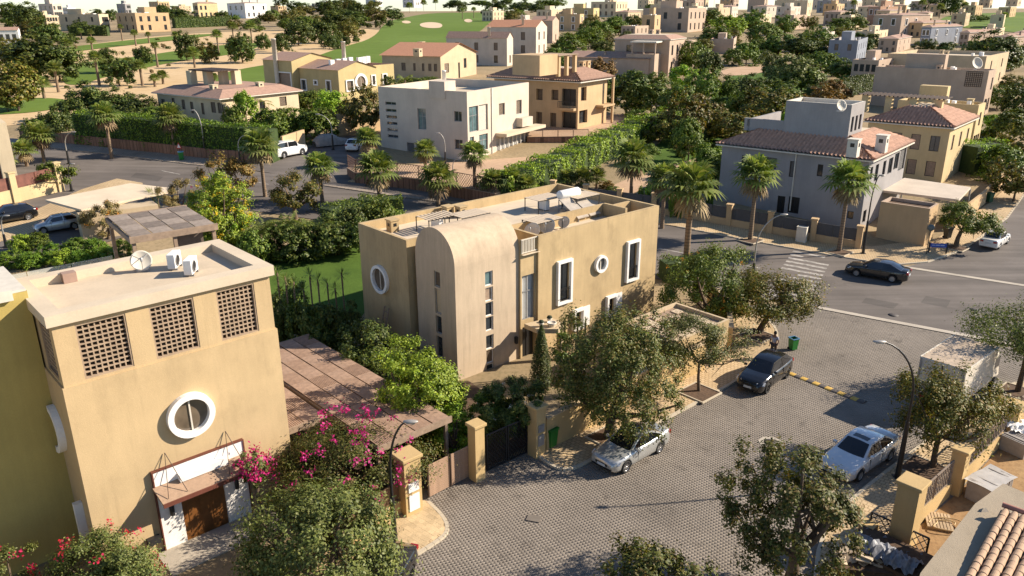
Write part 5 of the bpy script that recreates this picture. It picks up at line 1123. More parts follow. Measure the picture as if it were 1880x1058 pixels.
# skyline rows: small pale houses, one by one
rgv = random.Random(77); kk = 0
for row, (yb0, hh0, xs0, step) in enumerate(((13, 16, 1190, 52), (30, 20, 1216, 64), (50, 24, 1560, 70))):
    x_ = xs0
    while x_ < 1890:
        yb_ = yb0+rgv.uniform(-3, 3); h_ = hh0*rgv.uniform(.85, 1.2); w_ = rgv.uniform(17, 26); m_ = rgv.choice([CREAM, PINKR, BEIGE, WHITER, CREAM, TAN])
        villa('%s %s house on the far skyline, %s row, %s along from the left' % (rgv.choice(['small', 'plain', 'low']), {'cream_render': 'cream', 'pink_beige_render': 'pinkish', 'beige_render': 'beige', 'white_render': 'white', 'tan_render': 'tan'}[m_.name], ['top', 'second', 'third'][row], ['first', 'second', 'third', 'fourth', 'fifth', 'sixth', 'seventh', 'eighth', 'ninth', 'tenth', 'eleventh', 'twelfth', 'thirteenth', 'fourteenth', 'fifteenth'][min(14, int((x_-xs0)/step))]),
              x_, yb_, yb_-h_, x_-w_, x_+w_*1.1, rgv.uniform(.4, .8), m_, par(m_) if rgv.random() < .6 else tile(TERRA2, .9, .3), nL=2, nR=3, seed=300+kk, name='skyline_house', cat='house', group='houses on the far skyline', chim=1, flue=0, st='plain'); kk += 1; x_ += step*rgv.uniform(.98, 1.02)
# brown-and-cream building at the left edge
lb = House('panel_house', 'cream house with red-brown stone panel wall at the left photo edge', 'house', 12, 352, .9)
lbh = lb.f.onv(14, 225)[1]
lb.vol(0, 1.3, 0, 14, -1, lbh, CREAM); lb.box('stone_panel', -.25, -.002, .9, 12, -.5, lbh*.72, plain('red_brown_stone', (.17, .065, .045), .7, var=.3, scale=2))
# gate hut with sloping slab (B) and terrace pergola behind villa A
Bh = House('gate_house', 'beige gate house with wide thin sloping roof slab behind the terrace', 'gate house', 155, 445, .95)
bh = Bh.f.onv(150, 395)[1]
Bh.vol(0, 6.5, 0, 2.2, -1, bh, BEIGE)
rb = [Bh.f.onz(*p, bh+z_) for p, z_ in (((150, 390), 0), ((84, 371), .5), ((240, 340), .5), ((330, 352), 0))]
MB().add([(rb[0][0], rb[0][1], bh+.05), (rb[3][0], rb[3][1], bh+.05), (rb[2][0], rb[2][1], bh+.5), (rb[1][0], rb[1][1], bh+.5), (rb[0][0], rb[0][1], bh+.25), (rb[3][0], rb[3][1], bh+.25), (rb[2][0], rb[2][1], bh+.7), (rb[1][0], rb[1][1], bh+.7)],
         [(3, 2, 1, 0), (4, 5, 6, 7), (0, 1, 5, 4), (1, 2, 6, 5), (2, 3, 7, 6), (3, 0, 4, 7)]).obj('roof_slab', COPE, Bh.root)
tpz = 11.3
tpo = A.f.w(*A.f.onz(240, 437, tpz), 0)
TP = empty('terrace_pergola', tpo, A.f.rot-.08, 'grey timber pergola of slat panels on posts behind the mustard villa roof', 'pergola')
PANM = [plain('grey_timber', (0.235, 0.19, 0.155), .85, var=.2, scale=4), plain('grey_timber_pale', (0.29, 0.235, 0.19), .85, var=.2, scale=4)]
pergola(TP, 0, 3.8, 0, 4.7, tpz, 4, 4, random.Random(2), [(.1, .1, 6), (3.7, .1, 6), (.1, 4.6, 6), (3.7, 4.6, 6), (1.9, .1, 6)])
MB().box(2.0, 3.3, .5, .56, 8, tpz-.4).obj('slat_screen', banded('grey_slats', (.2, .16, .13), (.1, .08, .065), 'Z', 40), TP)
# ---------------------------------------------------------------- foliage kit
LM = dict(
    street=leafm('leaf_street', [(0.040, 0.051, 0.006), (0.099, 0.113, 0.014), (0.175, 0.167, 0.022), (0.255, 0.158, 0.043)]),
    olive=leafm('leaf_olive', [(0.048, 0.064, 0.013), (0.101, 0.125, 0.025), (0.149, 0.173, 0.038), (0.196, 0.202, 0.057)]),
    seed=leafm('leaf_seed', [(0.041, 0.058, 0.009), (0.083, 0.103, 0.014), (0.128, 0.135, 0.023), (0.195, 0.130, 0.043)]),
    lime=leafm('leaf_lime', [(0.095, 0.165, 0.012), (0.179, 0.296, 0.018), (0.283, 0.408, 0.029), (0.378, 0.469, 0.050)]),
    mid=leafm('leaf_mid', [(0.043, 0.082, 0.010), (0.093, 0.148, 0.015), (0.158, 0.217, 0.023), (0.197, 0.225, 0.038)]),
    dark=leafm('leaf_dark', [(0.028, 0.050, 0.009), (0.059, 0.095, 0.014), (0.105, 0.138, 0.021), (0.150, 0.167, 0.032)]),
    hedge=leafm('leaf_hedge', [(0.045, 0.101, 0.009), (0.095, 0.183, 0.014), (0.161, 0.278, 0.020), (0.227, 0.330, 0.033)]),
    rust=leafm('leaf_rust', [(0.113, 0.087, 0.022), (0.227, 0.139, 0.031), (0.322, 0.183, 0.050), (0.170, 0.165, 0.033)]),
    dry=leafm('leaf_dry', [(0.227, 0.165, 0.061), (0.340, 0.243, 0.089), (0.161, 0.148, 0.045), (0.283, 0.226, 0.095)]))
PALMG = leafm('palm_green', [(.085, .135, .024), (.140, .195, .040), (.195, .240, .060), (.255, .265, .090)], .34, .7)
PALMD = leafm('palm_dead', [(.20, .14, .08), (.28, .20, .11), (.14, .10, .06)], .1, .8)
PINK = leafm('petal_magenta', [(.42, .012, .13), (.55, .02, .20), (.62, .05, .27)], .3, .6); RED = leafm('petal_red', [(.45, .012, .03), (.55, .02, .07), (.50, .02, .12)], .3, .6)
YEL = leafm('petal_yellow', [(.70, .42, .015), (.78, .52, .03)], .2, .6); WHF = leafm('petal_white', [(.7, .7, .65), (.8, .8, .75)], .2, .6); ORG = leafm('petal_orange', [(.6, .2, .02), (.7, .3, .03)], .2, .6)
def _unit(v): return v/np.maximum(1e-9, np.linalg.norm(v, axis=-1, keepdims=True))
def leaf_cloud(P, Nn, length, width, rng, droop=0.0):
    """one small folded leaf (a quad) at each point P facing Nn"""
    n = len(P); Nn = _unit(Nn); r = _unit(rng.normal(size=(n, 3))); t = _unit(r-Nn*(r*Nn).sum(1, keepdims=True)); t[:, 2] -= droop; t = _unit(t); b = np.cross(Nn, t)
    l = (length*rng.uniform(.65, 1.25, (n, 1))); w = width*rng.uniform(.7, 1.2, (n, 1))
    V = np.stack([P-t*l*.5, P+b*w*.5+Nn*w*.12, P+t*l*.5, P-b*w*.5+Nn*w*.12], 1).reshape(-1, 3); F = np.arange(4*n).reshape(n, 4); return V, F
def lobes(rng, k=10, amp=.62):
    d = _unit(rng.normal(size=(k, 3))); a = rng.uniform(-.5, 1, k)*amp
    return lambda u: 1+((np.maximum(0, u@d.T)**3)*a).sum(1)
def crown_pts(rng, R, nc, per, cr, shell=.62, flat=0.0, bottom=-.75):
    """clump centres spread through a lumpy ellipsoid, leaves gathered round them"""
    f = lobes(rng); u = _unit(rng.normal(size=(nc*3, 3))); u = u[u[:, 2] > bottom][:nc]; nc = len(u)
    rr = shell+(1-shell)*rng.random((nc, 1))**.6; rr[rng.random(nc) < .22] *= rng.uniform(.4, .9)
    c = u*rr*f(u)[:, None]*R
    k = rng.integers(int(per*.5), int(per*1.5)+1, nc); idx = np.repeat(np.arange(nc), k)
    off = rng.normal(size=(len(idx), 3))*np.array([.46, .46, .36]); P = c[idx]+off*(cr*rng.uniform(.65, 1.25, nc))[idx][:, None]
    fit = np.asarray(R)/np.maximum(.05, np.percentile(np.abs(P), 97.5, axis=0)); P = P*fit; c = c*fit
    Nn = _unit(off)*.55+_unit(c[idx]/R)*.6+np.array([.1, 0, .45])+rng.normal(size=P.shape)*.45
    return c, P, Nn
def crown_mesh(name, rng, R, nc, per, cr, ll, lw, mat, **kw):
    c, P, Nn = crown_pts(rng, np.array(R, float), nc, per, cr, **kw); V, F = leaf_cloud(P, Nn, ll, lw, rng); return c, np_mesh(name, V, F, mat)
def trunk_mesh(rng, base_r, h0, zc, R, ctr, n_limb=6, lean=(0, 0), mat=None):
    """tapering stem that forks into limbs reaching for crown clumps"""
    mb = MB(); top = Vector((lean[0], lean[1], h0)); mid = Vector((lean[0]*.35+rng.uniform(-.06, .06), lean[1]*.35+rng.uniform(-.06, .06), h0*.5))
    mb.tube([(0, 0, -.25), (0, 0, .02), mid, top], [base_r*1.35, base_r*1.15, base_r*.85, base_r*.72], 8)
    pick = rng.choice(len(ctr), min(n_limb, len(ctr)), replace=False)
    for i in pick:
        e = Vector(ctr[i])+Vector((0, 0, zc)); m = top.lerp(e, .5)+Vector((0, 0, -.12*(e-top).length))
        mb.tube([top-Vector((0, 0, base_r)), m, e], [base_r*.55, base_r*.34, base_r*.10], 6, False)
        for q in range(2):
            e2 = m.lerp(e, .3)+Vector(rng.normal(size=3)*.5*R[0]*.5); mb.tube([m, e2], [base_r*.25, base_r*.07], 5, False)
    return mb.mesh('trunk', mat or BARK)
def htop(g, px, pyt):
    """height above ground point g that shows at photo row pyt"""
    lo, hi = 0.0, 60.0
    for _ in range(40):
        m = (lo+hi)/2
        if proj((g[0], g[1], g[2]+m))[1] > pyt: lo = m
        else: hi = m
    return lo
def tree(px, pyb, pyt, wpx, mat, label, name='street_tree', cat='tree', group=None, near=True, cf=.72, dens=1.0, leaf=.17, seed=0, lean=(0, 0), depthf=1.0, cl=.5, flowers=None, fl_n=0, fl_size=.12, shell=.62, trunk_r=None, ctop=None, bottom=-.75, br=None):
    """broadleaf tree by its foot, crown top and crown width in the photo; crown shape is generated, not copied"""
    rng = np.random.default_rng(1000+seed+int(px*7+pyb)); g = at(px, pyb); d = depth((g[0], g[1], g[2]+2)); Rx = wpx*d/FPX/2*.92; h = htop(g, px, pyt); h = max(h*.97, .8)
    # the visible top row belongs to the rear rim of the crown seen from above
    rz = h*cf/2; R = (Rx, Rx*depthf, rz); zc = h-rz
    area = 4*math.pi*((R[0]*R[1])**1.6/3+2*(R[0]*R[2])**1.6/3)**(1/1.6); per = 60; nc = max(14, int(area*1.45*dens*(.45/cl)**2/ (1 if near else 2)))
    nl = area*190*dens*(.17/leaf)**2; per = max(6, int(nl/nc))
    if cat == 'bush': nc = int(nc*1.7)
    o = empty(name, g, 0, label, cat, group)
    c, me = crown_mesh('crown', rng, R, nc, per, cl*1.12*min(1.4, max(.3, Rx/2.2)), leaf, leaf*.55, mat, shell=shell, bottom=bottom)
    link('crown', me, o, (lean[0], lean[1], zc))
    tr = trunk_r or max(.05, .035*h+.03*Rx)
    if h-2*rz > -h*.2: link('trunk', trunk_mesh(rng, tr, max(.3, zc-rz*.75), zc, R, c, 7, (lean[0]*.8, lean[1]*.8), br), o)
    if flowers is not None and fl_n:
        u = _unit(rng.normal(size=(fl_n, 3))); u = u[u[:, 2] > -.3]; c2 = u*np.array(R)*rng.uniform(.92, 1.08, (len(u), 1)); idx = np.repeat(np.arange(len(u)), 16)
        P = c2[idx]+rng.normal(size=(len(idx), 3))*fl_size*.9; V, F = leaf_cloud(P, rng.normal(size=P.shape)+u[idx], fl_size, fl_size*.8, rng); tag(link('flowers', np_mesh('flowers', V, F, flowers), o, (lean[0], lean[1], zc)), kind='stuff')
    return o
# far trees: shared crowns, scaled per tree
FAR = {}
def far_proto(kind, variant):
    k = (kind, variant)
    if k not in FAR:
        rng = np.random.default_rng(hash(kind) % 1000 if False else sum(map(ord, kind))+variant*17)
        c, me = crown_mesh('crown', rng, (1, 1, .92), 120, 44, .21, .13, .09, LM[kind], shell=.5); tm = trunk_mesh(rng, .06, .7, 1.25, (1, 1, 1), c*.6, 3); FAR[k] = (me, tm)
    return FAR[k]
LANDM = [(155, 42, 'the cream loggia house'), (262, 42, 'the pillared mansion'), (375, 20, 'the single-pitch yellow house'), (455, 22, 'the white ridge mansion'), (590, 14, 'the red-brown ridge house'), (30, 72, 'the white villa at the left edge'), (345, 205, 'the beige hedge villa'), (600, 150, 'the olive villa'), (760, 130, 'the pink-roofed villa'),
    (775, 215, 'the white cube house'), (1040, 190, 'the loggia house'), (930, 80, 'the gabled white villas'), (1090, 45, 'the golf row villas'), (1200, 100, 'the porch villa'), (1330, 88, 'the park pavilion'), (1430, 330, 'the grey villa'), (1540, 90, 'the slate villa'), (1660, 45, 'the terracotta villa'), (1720, 260, 'the yellow villa'), (1740, 150, 'the beige villa row'), (1800, 80, 'the upper right row'),
    (700, 40, 'the long fairway'), (150, 125, 'the left fairway'), (1290, 280, 'the park path'), (1240, 380, 'the tallest roadside palm'), (420, 400, 'the yellow-flowered shrub'), (560, 440, 'the garden lawn'), (600, 640, 'the carport pergola'), (160, 400, 'the gate house'), (280, 400, 'the terrace pergola'), (300, 255, 'the long hedge'), (560, 275, 'the white sport utility vehicle'), (1480, 40, 'the skyline cream house'), (960, 350, 'the bright hedge')]
LUSED = {}; ORD = ['', 'second ', 'third ', 'fourth ', 'fifth ', 'sixth ', 'seventh ', 'eighth ', 'ninth ', 'tenth ', 'eleventh ', 'twelfth ', 'thirteenth ', 'fourteenth ', 'fifteenth ']
TONE = dict(street='olive green', olive='grey-green', seed='brown-green', lime='bright green', mid='green', dark='dark green', hedge='fresh green', rust='rusty brown', dry='dry brown')
def place_label(x, y, what, w=20, h=20, tone=None):
    """how a plant looks and which landmark it stands by, told apart from its look-alikes"""
    lx, ly, ln = min(LANDM, key=lambda q: (q[0]-x)**2+4*(q[1]-y)**2); dx, dy = x-lx, y-ly
    rel = ('right of ' if dx > 0 else 'left of ') if abs(dx) > 2.2*abs(dy) else (('in front of ' if abs(dx) < 14 else ('front right of ' if dx > 0 else 'front left of ')) if dy > 0 else ('behind ' if abs(dx) < 14 else ('behind and right of ' if dx > 0 else 'behind and left of ')))
    shp = 'wide' if w > 1.45*h else ('tall' if h > 1.25*w else 'round'); size = 'small ' if w < 22 else ('large ' if w > 62 else '')
    base = '%s%s %s%s %s%s' % (size, shp, (TONE.get(tone, tone)+' ') if tone else '', what, rel, ln); k = LUSED.get(base, 0); LUSED[base] = k+1
    return base if k == 0 else ('%sother %s' % (ORD[min(k, 14)], base.replace('behind and left of', 'behind left of').replace('behind and right of', 'behind right of')))
def ftree(px, pyb, pyt, wpx, kind, label, name='tree', cat='tree', group=None, seed=0, trunk=True, cf=.93):
    g = at(px, pyb); d = depth(g); R = wpx*d/FPX/2; h = max(.6, htop(g, px, pyt)); rz = h*cf/2
    label = place_label(px, (pyb+pyt)/2, name.replace('_', ' '), wpx, pyb-pyt, kind)
    me, tm = far_proto(kind, (int(px)+seed) % 3); o = empty(name, g, (px*1.7+pyb) % 6.28, label, cat, group)
    c = link('crown', me, o, (0, 0, h-rz)); c.scale = (R, R, rz/.92); c.rotation_euler = (0, 0, (px*.37) % 6.28)
    if trunk:
        t = link('trunk', tm, o, (0, 0, 0)); t.scale = (max(.6, R*.8), max(.6, R*.8), max(.2, (h-rz)/1.25))
    return o
# fan palms
def fan_crown(seed, dead=True):
    rng = np.random.default_rng(seed); Vs, Fs, n0 = [], [], 0; Vd, Fd, d0 = [], [], 0
    nl = 30
    for i in range(nl+(10 if dead else 0)):
        isd = i >= nl; az = i*2.39996+rng.uniform(-.25, .25); el = (1.35-1.75*(i/nl)+rng.uniform(-.12, .12)) if not isd else rng.uniform(-1.25, -.75)
        pl = rng.uniform(.42, .58); D = np.array([math.cos(az)*math.cos(el), math.sin(az)*math.cos(el), math.sin(el)]); S = np.array([-math.sin(az), math.cos(az), 0]); U = np.cross(D, S)*-1
        U = U if U[2] > 0 else -U
        base = D*pl; fr = rng.uniform(.54, .66)*(.9 if isd else 1); m = 13; w = .03
        pts = [(-D*0+S*w*.6, D*0-S*w*.6)]
        V = [S*w*.5, -S*w*.5, base-S*w*.5, base+S*w*.5]; F = [(0, 1, 2, 3)]
        for k in range(m):
            a = (k/(m-1)-.5)*math.radians(250); L_ = fr*(1-.25*abs(k/(m-1)-.5)*2); dr = D*math.cos(a)+S*math.sin(a)+U*.12; dr /= np.linalg.norm(dr); sd = np.cross(dr, U); sd /= np.linalg.norm(sd); ww = fr*.17
            mid = base+dr*L_*.6; tip = base+dr*L_-np.array([0, 0, .22*fr+.22*fr*rng.random()]); b = len(V)
            V += [base, mid-sd*ww*.5, mid+sd*ww*.5, tip]; F += [(b, b+1, b+3, b+2)]
        V = np.array(V); F = np.array(F)
        if isd: Vd.append(V); Fd.append(F+d0); d0 += len(V)
        else: Vs.append(V); Fs.append(F+n0); n0 += len(V)
    g = np_mesh('fronds', np.concatenate(Vs), np.concatenate(Fs), PALMG); dd = np_mesh('dead_fronds', np.concatenate(Vd), np.concatenate(Fd), PALMD) if Vd else None
    return g, dd
FANS = [fan_crown(s) for s in (1, 2, 3)]
PTR = MB().tube([(0, 0, -.02), (0, 0, .03), (.01, 0, .35), (-.01, .01, .7), (0, 0, 1)], [1.25, 1.1, .95, .88, 1.02], 10).mesh('trunk', PALMB)
def palm(px, pyb, pcy, rpx, label, group=None, name='fan_palm', tr=.2, dx=0, z=None):
    g = at(px, pyb, z); d = depth((g[0], g[1], g[2]+3)); R = rpx*d/FPX; h = htop(g, px, pcy); o = empty(name, g, (px*1.3) % 6.28, label, 'palm', group)
    i = int(px+pyb) % 3; t = link('trunk', PTR, o); t.scale = (tr, tr, h-R*.12)
    c = link('fronds', FANS[i][0], o, (0, 0, h)); c.scale = (R, R, R*.95)
    if FANS[i][1] and rpx > 22: c = link('dead_fronds', FANS[i][1], o, (0, 0, h-R*.03)); c.scale = (R*.9, R*.9, R*.8)
    return o
# feather palms / spiky plants
def feather_mesh(seed, n=16, arch=.9, mat=None, stiff=.0, leaflets=16, lw=.035, ll=.26, up=1.1):
    rng = np.random.default_rng(seed); V, F = [], []
    for i in range(n):
        az = i*2.4+rng.uniform(-.3, .3); e0 = up-rng.random()*.75; pts = []; p = np.zeros(3); e = e0
        for k in range(9):
            pts.append(p.copy()); d = np.array([math.cos(az)*math.cos(e), math.sin(az)*math.cos(e), math.sin(e)]); p = p+d*.125; e -= arch*.16*(1-stiff)
        S = np.array([-math.sin(az), math.cos(az), 0])
        for k in range(leaflets):
            t = .18+.8*k/leaflets; a = pts[min(8, int(t*8))]*(1-(t*8) % 1)+pts[min(8, int(t*8)+1)]*((t*8) % 1)
            dd = pts[min(8, int(t*8)+1)]-pts[max(0, int(t*8)-1)]; dd /= max(1e-6, np.linalg.norm(dd))
            for sg in (-1, 1):
                L_ = ll*(1-.55*abs(t-.45)*2)*rng.uniform(.85, 1.1); tip = a+(S*sg*.8+dd*.6)*L_+np.array([0, 0, -.05-.08*rng.random()]); b = len(V)
                mid = (a+tip)/2+np.array([0, 0, .02]); V += [a, mid+dd*lw*.5, tip, mid-dd*lw*.5]; F.append((b, b+1, b+2, b+3))
    return np_mesh('fronds', np.array(V), np.array(F), mat or PALMG)
FEATH = [feather_mesh(s) for s in (4, 5)]
def spike_mesh(seed, n=46, mat=None, w=.05):
    rng = np.random.default_rng(seed); V, F = [], []
    for i in range(n):
        d = _unit(rng.normal(size=3)+np.array([0, 0, .55])); s = _unit(np.cross(d, [0, 0, 1.01])); b = len(V); V += [s*w*.5, d*.55+s*w*.5, d*1.0-np.array([0, 0, .12]), d*.55-s*w*.5]; F.append((b, b+1, b+2, b+3))
    return np_mesh('leaves', np.array(V), np.array(F), mat or PALMG)
SPIKE = [spike_mesh(8), spike_mesh(9, 60, leafm('spike_lime', [(.09, .13, .02), (.16, .20, .04), (.2, .22, .08)]))]
def rosette(px, pyb, pyt, rpx, label, group, kind=0, name='spiky_plant', z=None, tr=.06):
    g = at(px, pyb, z); R = rpx*depth(g)/FPX; h = htop(g, px, pyt); o = empty(name, g, (px*.7) % 6.28, label, 'plant', group)
    if h > R*.6: t = link('stem', PTR, o); t.scale = (tr, tr, h)
    c = link('leaves', SPIKE[kind], o, (0, 0, h)); c.scale = (R, R, R); return o
def feather(px, pyb, pyt, rpx, label, group, name='feather_palm', tr=.09, stems=1):
    g = at(px, pyb); R = rpx*depth(g)/FPX; h = htop(g, px, pyt); o = empty(name, g, (px*.9) % 6.28, label, 'palm', group)
    for k in range(stems):
        a = k*2.1; dx, dy = (math.cos(a)*R*.28, math.sin(a)*R*.28) if stems > 1 else (0, 0); hh = h*(1-.12*k)
        t = link('trunk', PTR, o, (dx, dy, 0)); t.scale = (tr, tr, max(.1, hh*.62)); c = link('fronds', FEATH[k % 2], o, (dx, dy, hh*.6)); c.scale = (R, R, max(R*.9, hh*.55)); c.rotation_euler = (0, 0, a)
    return o
# clipped hedges: solid dark green core under a skin of leaves
HCORE = plain('hedge_core', (.035, .060, .012), .95, var=.3)
def hedge(name, label, pts, w, h, leaf=.22, mat=None, dens=40, zf=tz, group=None, wob=.18):
    dens *= 1.9; rng = np.random.default_rng(int(abs(pts[0][0])*10)+3); o = empty(name, (pts[0][0], pts[0][1], 0), 0, label, 'hedge', group); ox, oy = pts[0][0], pts[0][1]; cm = MB(); PP, NN = [], []
    for a, b in zip(pts[:-1], pts[1:]):
        a = np.array(a[:2], float); b = np.array(b[:2], float); d = b-a; ln = np.linalg.norm(d); e = d/ln; n = np.array([-e[1], e[0]]); k = max(1, int(ln/4))
        for i in range(k):
            p, q = a+d*i/k, a+d*(i+1)/k; zp, zq = zf(*p), zf(*q); f = lambda P, s: (P[0]+n[0]*s*w*.42-ox, P[1]+n[1]*s*w*.42-oy)
            cm.add([(*f(p, -1), zp), (*f(q, -1), zq), (*f(q, 1), zq), (*f(p, 1), zp), (*f(p, -1), zp+h*.93), (*f(q, -1), zq+h*.93), (*f(q, 1), zq+h*.93), (*f(p, 1), zp+h*.93)], [(3, 2, 1, 0), (4, 5, 6, 7), (0, 1, 5, 4), (1, 2, 6, 5), (2, 3, 7, 6), (3, 0, 4, 7)])
        m = int(ln*(w+2*h)*dens); s = rng.random(m)*ln; side = rng.random(m)*(w+2*h); c = a+np.outer(s, e); x = np.where(side < h, -w/2, np.where(side < h+w, side-h-w/2, w/2)); z = np.where(side < h, side, np.where(side < h+w, h, side-h-w))
        bumpy = wob*(np.sin(s*1.3+1)+np.sin(s*3.1)+np.sin(s*.47+z))*.5
        nn = np.where((side < h)[:, None], np.array([*(-n), .3]), np.where((side < h+w)[:, None], np.array([0, 0, 1.]), np.array([*n, .3])))
        zz = np.array([zf(*q) for q in c[:: max(1, m//200)]]); z0 = np.interp(s, np.sort(s[:: max(1, m//200)]), zz[np.argsort(s[:: max(1, m//200)])])
        P = np.column_stack([c+np.outer(x, n)-np.array([ox, oy]), z0+z])+nn*(bumpy+rng.normal(size=m)*.08)[:, None]; PP.append(P); NN.append(nn+rng.normal(size=P.shape)*.6)
    cm.obj('core', HCORE, o); V, F = leaf_cloud(np.concatenate(PP), np.concatenate(NN), leaf, leaf*.6, rng); link('foliage', np_mesh('foliage', V, F, mat or LM['hedge']), o); return o
# ---------------------------------------------------------------- near trees and shrubs
tree(1120, 806, 580, 236, LM['seed'], 'large brown-green seeding tree over the silver coupe', seed=1, cf=.86, dens=1.15, leaf=.15, cl=.42, shell=.5)
tree(1283, 722, 577, 165, LM['olive'], 'thin airy tree in the sidewalk pit before the garage', seed=2, cf=.66, dens=.62, leaf=.13, cl=.5, shell=.45, lean=(-.15, 0), trunk_r=.10)
tree(1392, 614, 497, 165, LM['street'], 'round dark tree at the street corner beside the green bin', seed=3, cf=.72, dens=1.0, leaf=.17, lean=(.9, -.2), shell=.5)
tree(1300, 590, 462, 190, LM['mid'], 'wide orange-dotted fruit tree behind the garage', seed=4, cf=.95, dens=1.0, leaf=.18, flowers=ORG, fl_n=26, fl_size=.08)
tree(1712, 862, 706, 240, LM['street'], 'spreading street tree beside the black lamp post on the right', seed=5, cf=.70, dens=.95, leaf=.15, cl=.5, shell=.45, lean=(.3, .5), depthf=.8, trunk_r=.15)
tree(1450, 1075, 838, 265, LM['seed'], 'olive-brown round tree at the lower right of the paved street', seed=6, cf=.80, dens=1.1, leaf=.155, cl=.42, shell=.5)
tree(1868, 722, 552, 210, LM['olive'], 'sparse tree at the right photo edge above the box truck', seed=7, cf=.62, dens=.55, leaf=.14, cl=.5, shell=.4, trunk_r=.16)
tree(598, 1100, 902, 318, LM['olive'], 'big pale green tree at the bottom left beside the villa entrance', seed=8, cf=.95, dens=1.25, leaf=.145, cl=.40, shell=.55)
tree(1180, 1175, 1003, 290, LM['seed'], 'treetop poking in at the bottom edge of the street', seed=9, cf=.7, dens=.8, leaf=.155, cl=.4, shell=.4)
tree(1754, 455, 373, 118, LM['mid'], 'small green tree beside the white sedan', seed=10, cf=.62, dens=1.0, leaf=.2, lean=(.4, 0), near=False)
tree(792, 815, 634, 165, LM['lime'], 'dense bright green bush beside the timber carport', 'leafy_bush', 'bush', bottom=-1.0, seed=11, cf=1.0, dens=1.3, leaf=.15, shell=.7)
tree(836, 838, 745, 90, LM['lime'], 'lower bright green bush behind the tall square gate pillar', 'leafy_bush', 'bush', bottom=-1.0, seed=111, cf=1.0, dens=1.2, leaf=.15, shell=.7)
tree(735, 790, 690, 110, LM['mid'], 'green bush under the bright bush beside the carport', 'leafy_bush', 'bush', bottom=-1.0, seed=112, cf=1.0, leaf=.15)
tree(892, 790, 705, 78, LM['mid'], 'green shrub at the foot of the pale stair tower', 'leafy_bush', 'bush', bottom=-1.0, seed=113, cf=1.0, dens=1.2, leaf=.14)
tree(965, 778, 706, 70, LM['dark'], 'dark shrub beside the cypress at the villa entrance', 'leafy_bush', 'bush', bottom=-1.0, seed=114, cf=1.0, dens=1.2, leaf=.14)
tree(760, 745, 655, 80, LM['dark'], 'dark shrub between the stair tower and the carport', 'leafy_bush', 'bush', bottom=-1.0, seed=115, cf=1.0, dens=1.2, leaf=.14)
tree(692, 715, 596, 118, LM['dark'], 'dark shrub in the shade left of the vaulted tower', 'leafy_bush', 'bush', bottom=-1.0, seed=12, cf=1.0, dens=1.0, leaf=.16)
tree(928, 812, 700, 132, LM['dark'], 'dark bush with white blossom behind the lattice gate', 'leafy_bush', 'bush', bottom=-1.0, seed=13, cf=1.0, dens=1.1, leaf=.13, flowers=WHF, fl_n=30, fl_size=.05)
tree(1165, 690, 608, 66, LM['lime'], 'bright bamboo-like clump against the garage wall', 'leafy_bush', 'bush', bottom=-1.0, seed=14, cf=1.0, leaf=.18)
tree(1050, 700, 610, 70, LM['mid'], 'medium green shrub under the villa windows', 'leafy_bush', 'bush', bottom=-1.0, seed=15, cf=1.0, leaf=.16)
tree(645, 912, 768, 290, LM['seed'], 'magenta bougainvillea spilling over the timber fence by the lamp', 'bougainvillea', 'bush', bottom=-1.0, seed=16, cf=1.0, dens=.6, leaf=.11, flowers=PINK, fl_n=120, fl_size=.13, shell=.5)
tree(190, 1128, 992, 240, LM['olive'], 'red bougainvillea along the bottom left wall', 'bougainvillea', 'bush', bottom=-1.0, seed=17, cf=1.0, dens=.75, leaf=.10, flowers=RED, fl_n=36, fl_size=.11, shell=.4)
tree(30, 1120, 1015, 110, LM['olive'], 'red bougainvillea in the bottom left corner', 'bougainvillea', 'bush', bottom=-1.0, seed=18, cf=1.0, dens=.7, leaf=.10, flowers=RED, fl_n=22, fl_size=.11)
tree(480, 965, 825, 62, LM['olive'], 'bougainvillea sprig with a bright magenta head at the villa wall', 'bougainvillea', 'bush', bottom=-1.0, seed=19, cf=.45, dens=.5, leaf=.10, flowers=PINK, fl_n=40, fl_size=.13)
# cypress
rng = np.random.default_rng(77); g = at(993, 715); hC = htop(g, 993, 598); cy = empty('cypress', g, 0, 'dark pointed cypress beside the villa door', 'tree')
tt = rng.random(7000)**.8; rad = .82*(1-tt)**.7*(.55+.45*rng.random(7000))*np.where(tt < .08, .7, 1); an = rng.random(7000)*6.283
P = np.column_stack([rad*np.cos(an), rad*np.sin(an), .1+tt*hC*.98]); V, F = leaf_cloud(P, np.column_stack([np.cos(an), np.sin(an), .6+0*an])+rng.normal(size=P.shape)*.4, .16, .05, rng)
link('crown', np_mesh('crown', V, F, LM['dark']), cy); MB().tube([(0, 0, -.2), (0, 0, hC*.8)], [.09, .03], 7).obj('trunk', BARK, cy)
for i, (x, yb, yt) in enumerate(((1035, 690, 588), (1058, 695, 597), (1072, 690, 592), (1090, 690, 603), (1112, 695, 606), (1028, 700, 612), (1124, 700, 612))):
    rosette(x, yb, yt, 13, 'yellow-green dracaena head under the villa windows, '+['second', 'third', 'fourth', 'fifth', 'sixth', 'leftmost', 'rightmost'][i]+' of the clump', 'dracaenas under the villa windows', 1)
rosette(944, 728, 700, 18, 'pale spiky yucca beside the villa door', None, 1)
for i in range(9): rosette(524+i*14, 640-i*6+(i % 3)*10, 505+(i % 4)*9, 20, 'dark spiky dracaena between lawn and carport, '+['leftmost', 'second from left', 'third from left', 'fourth from left', 'middle one', 'fourth from right', 'third from right', 'second from right', 'rightmost'][i], 'dracaena thicket by the carport', 0)
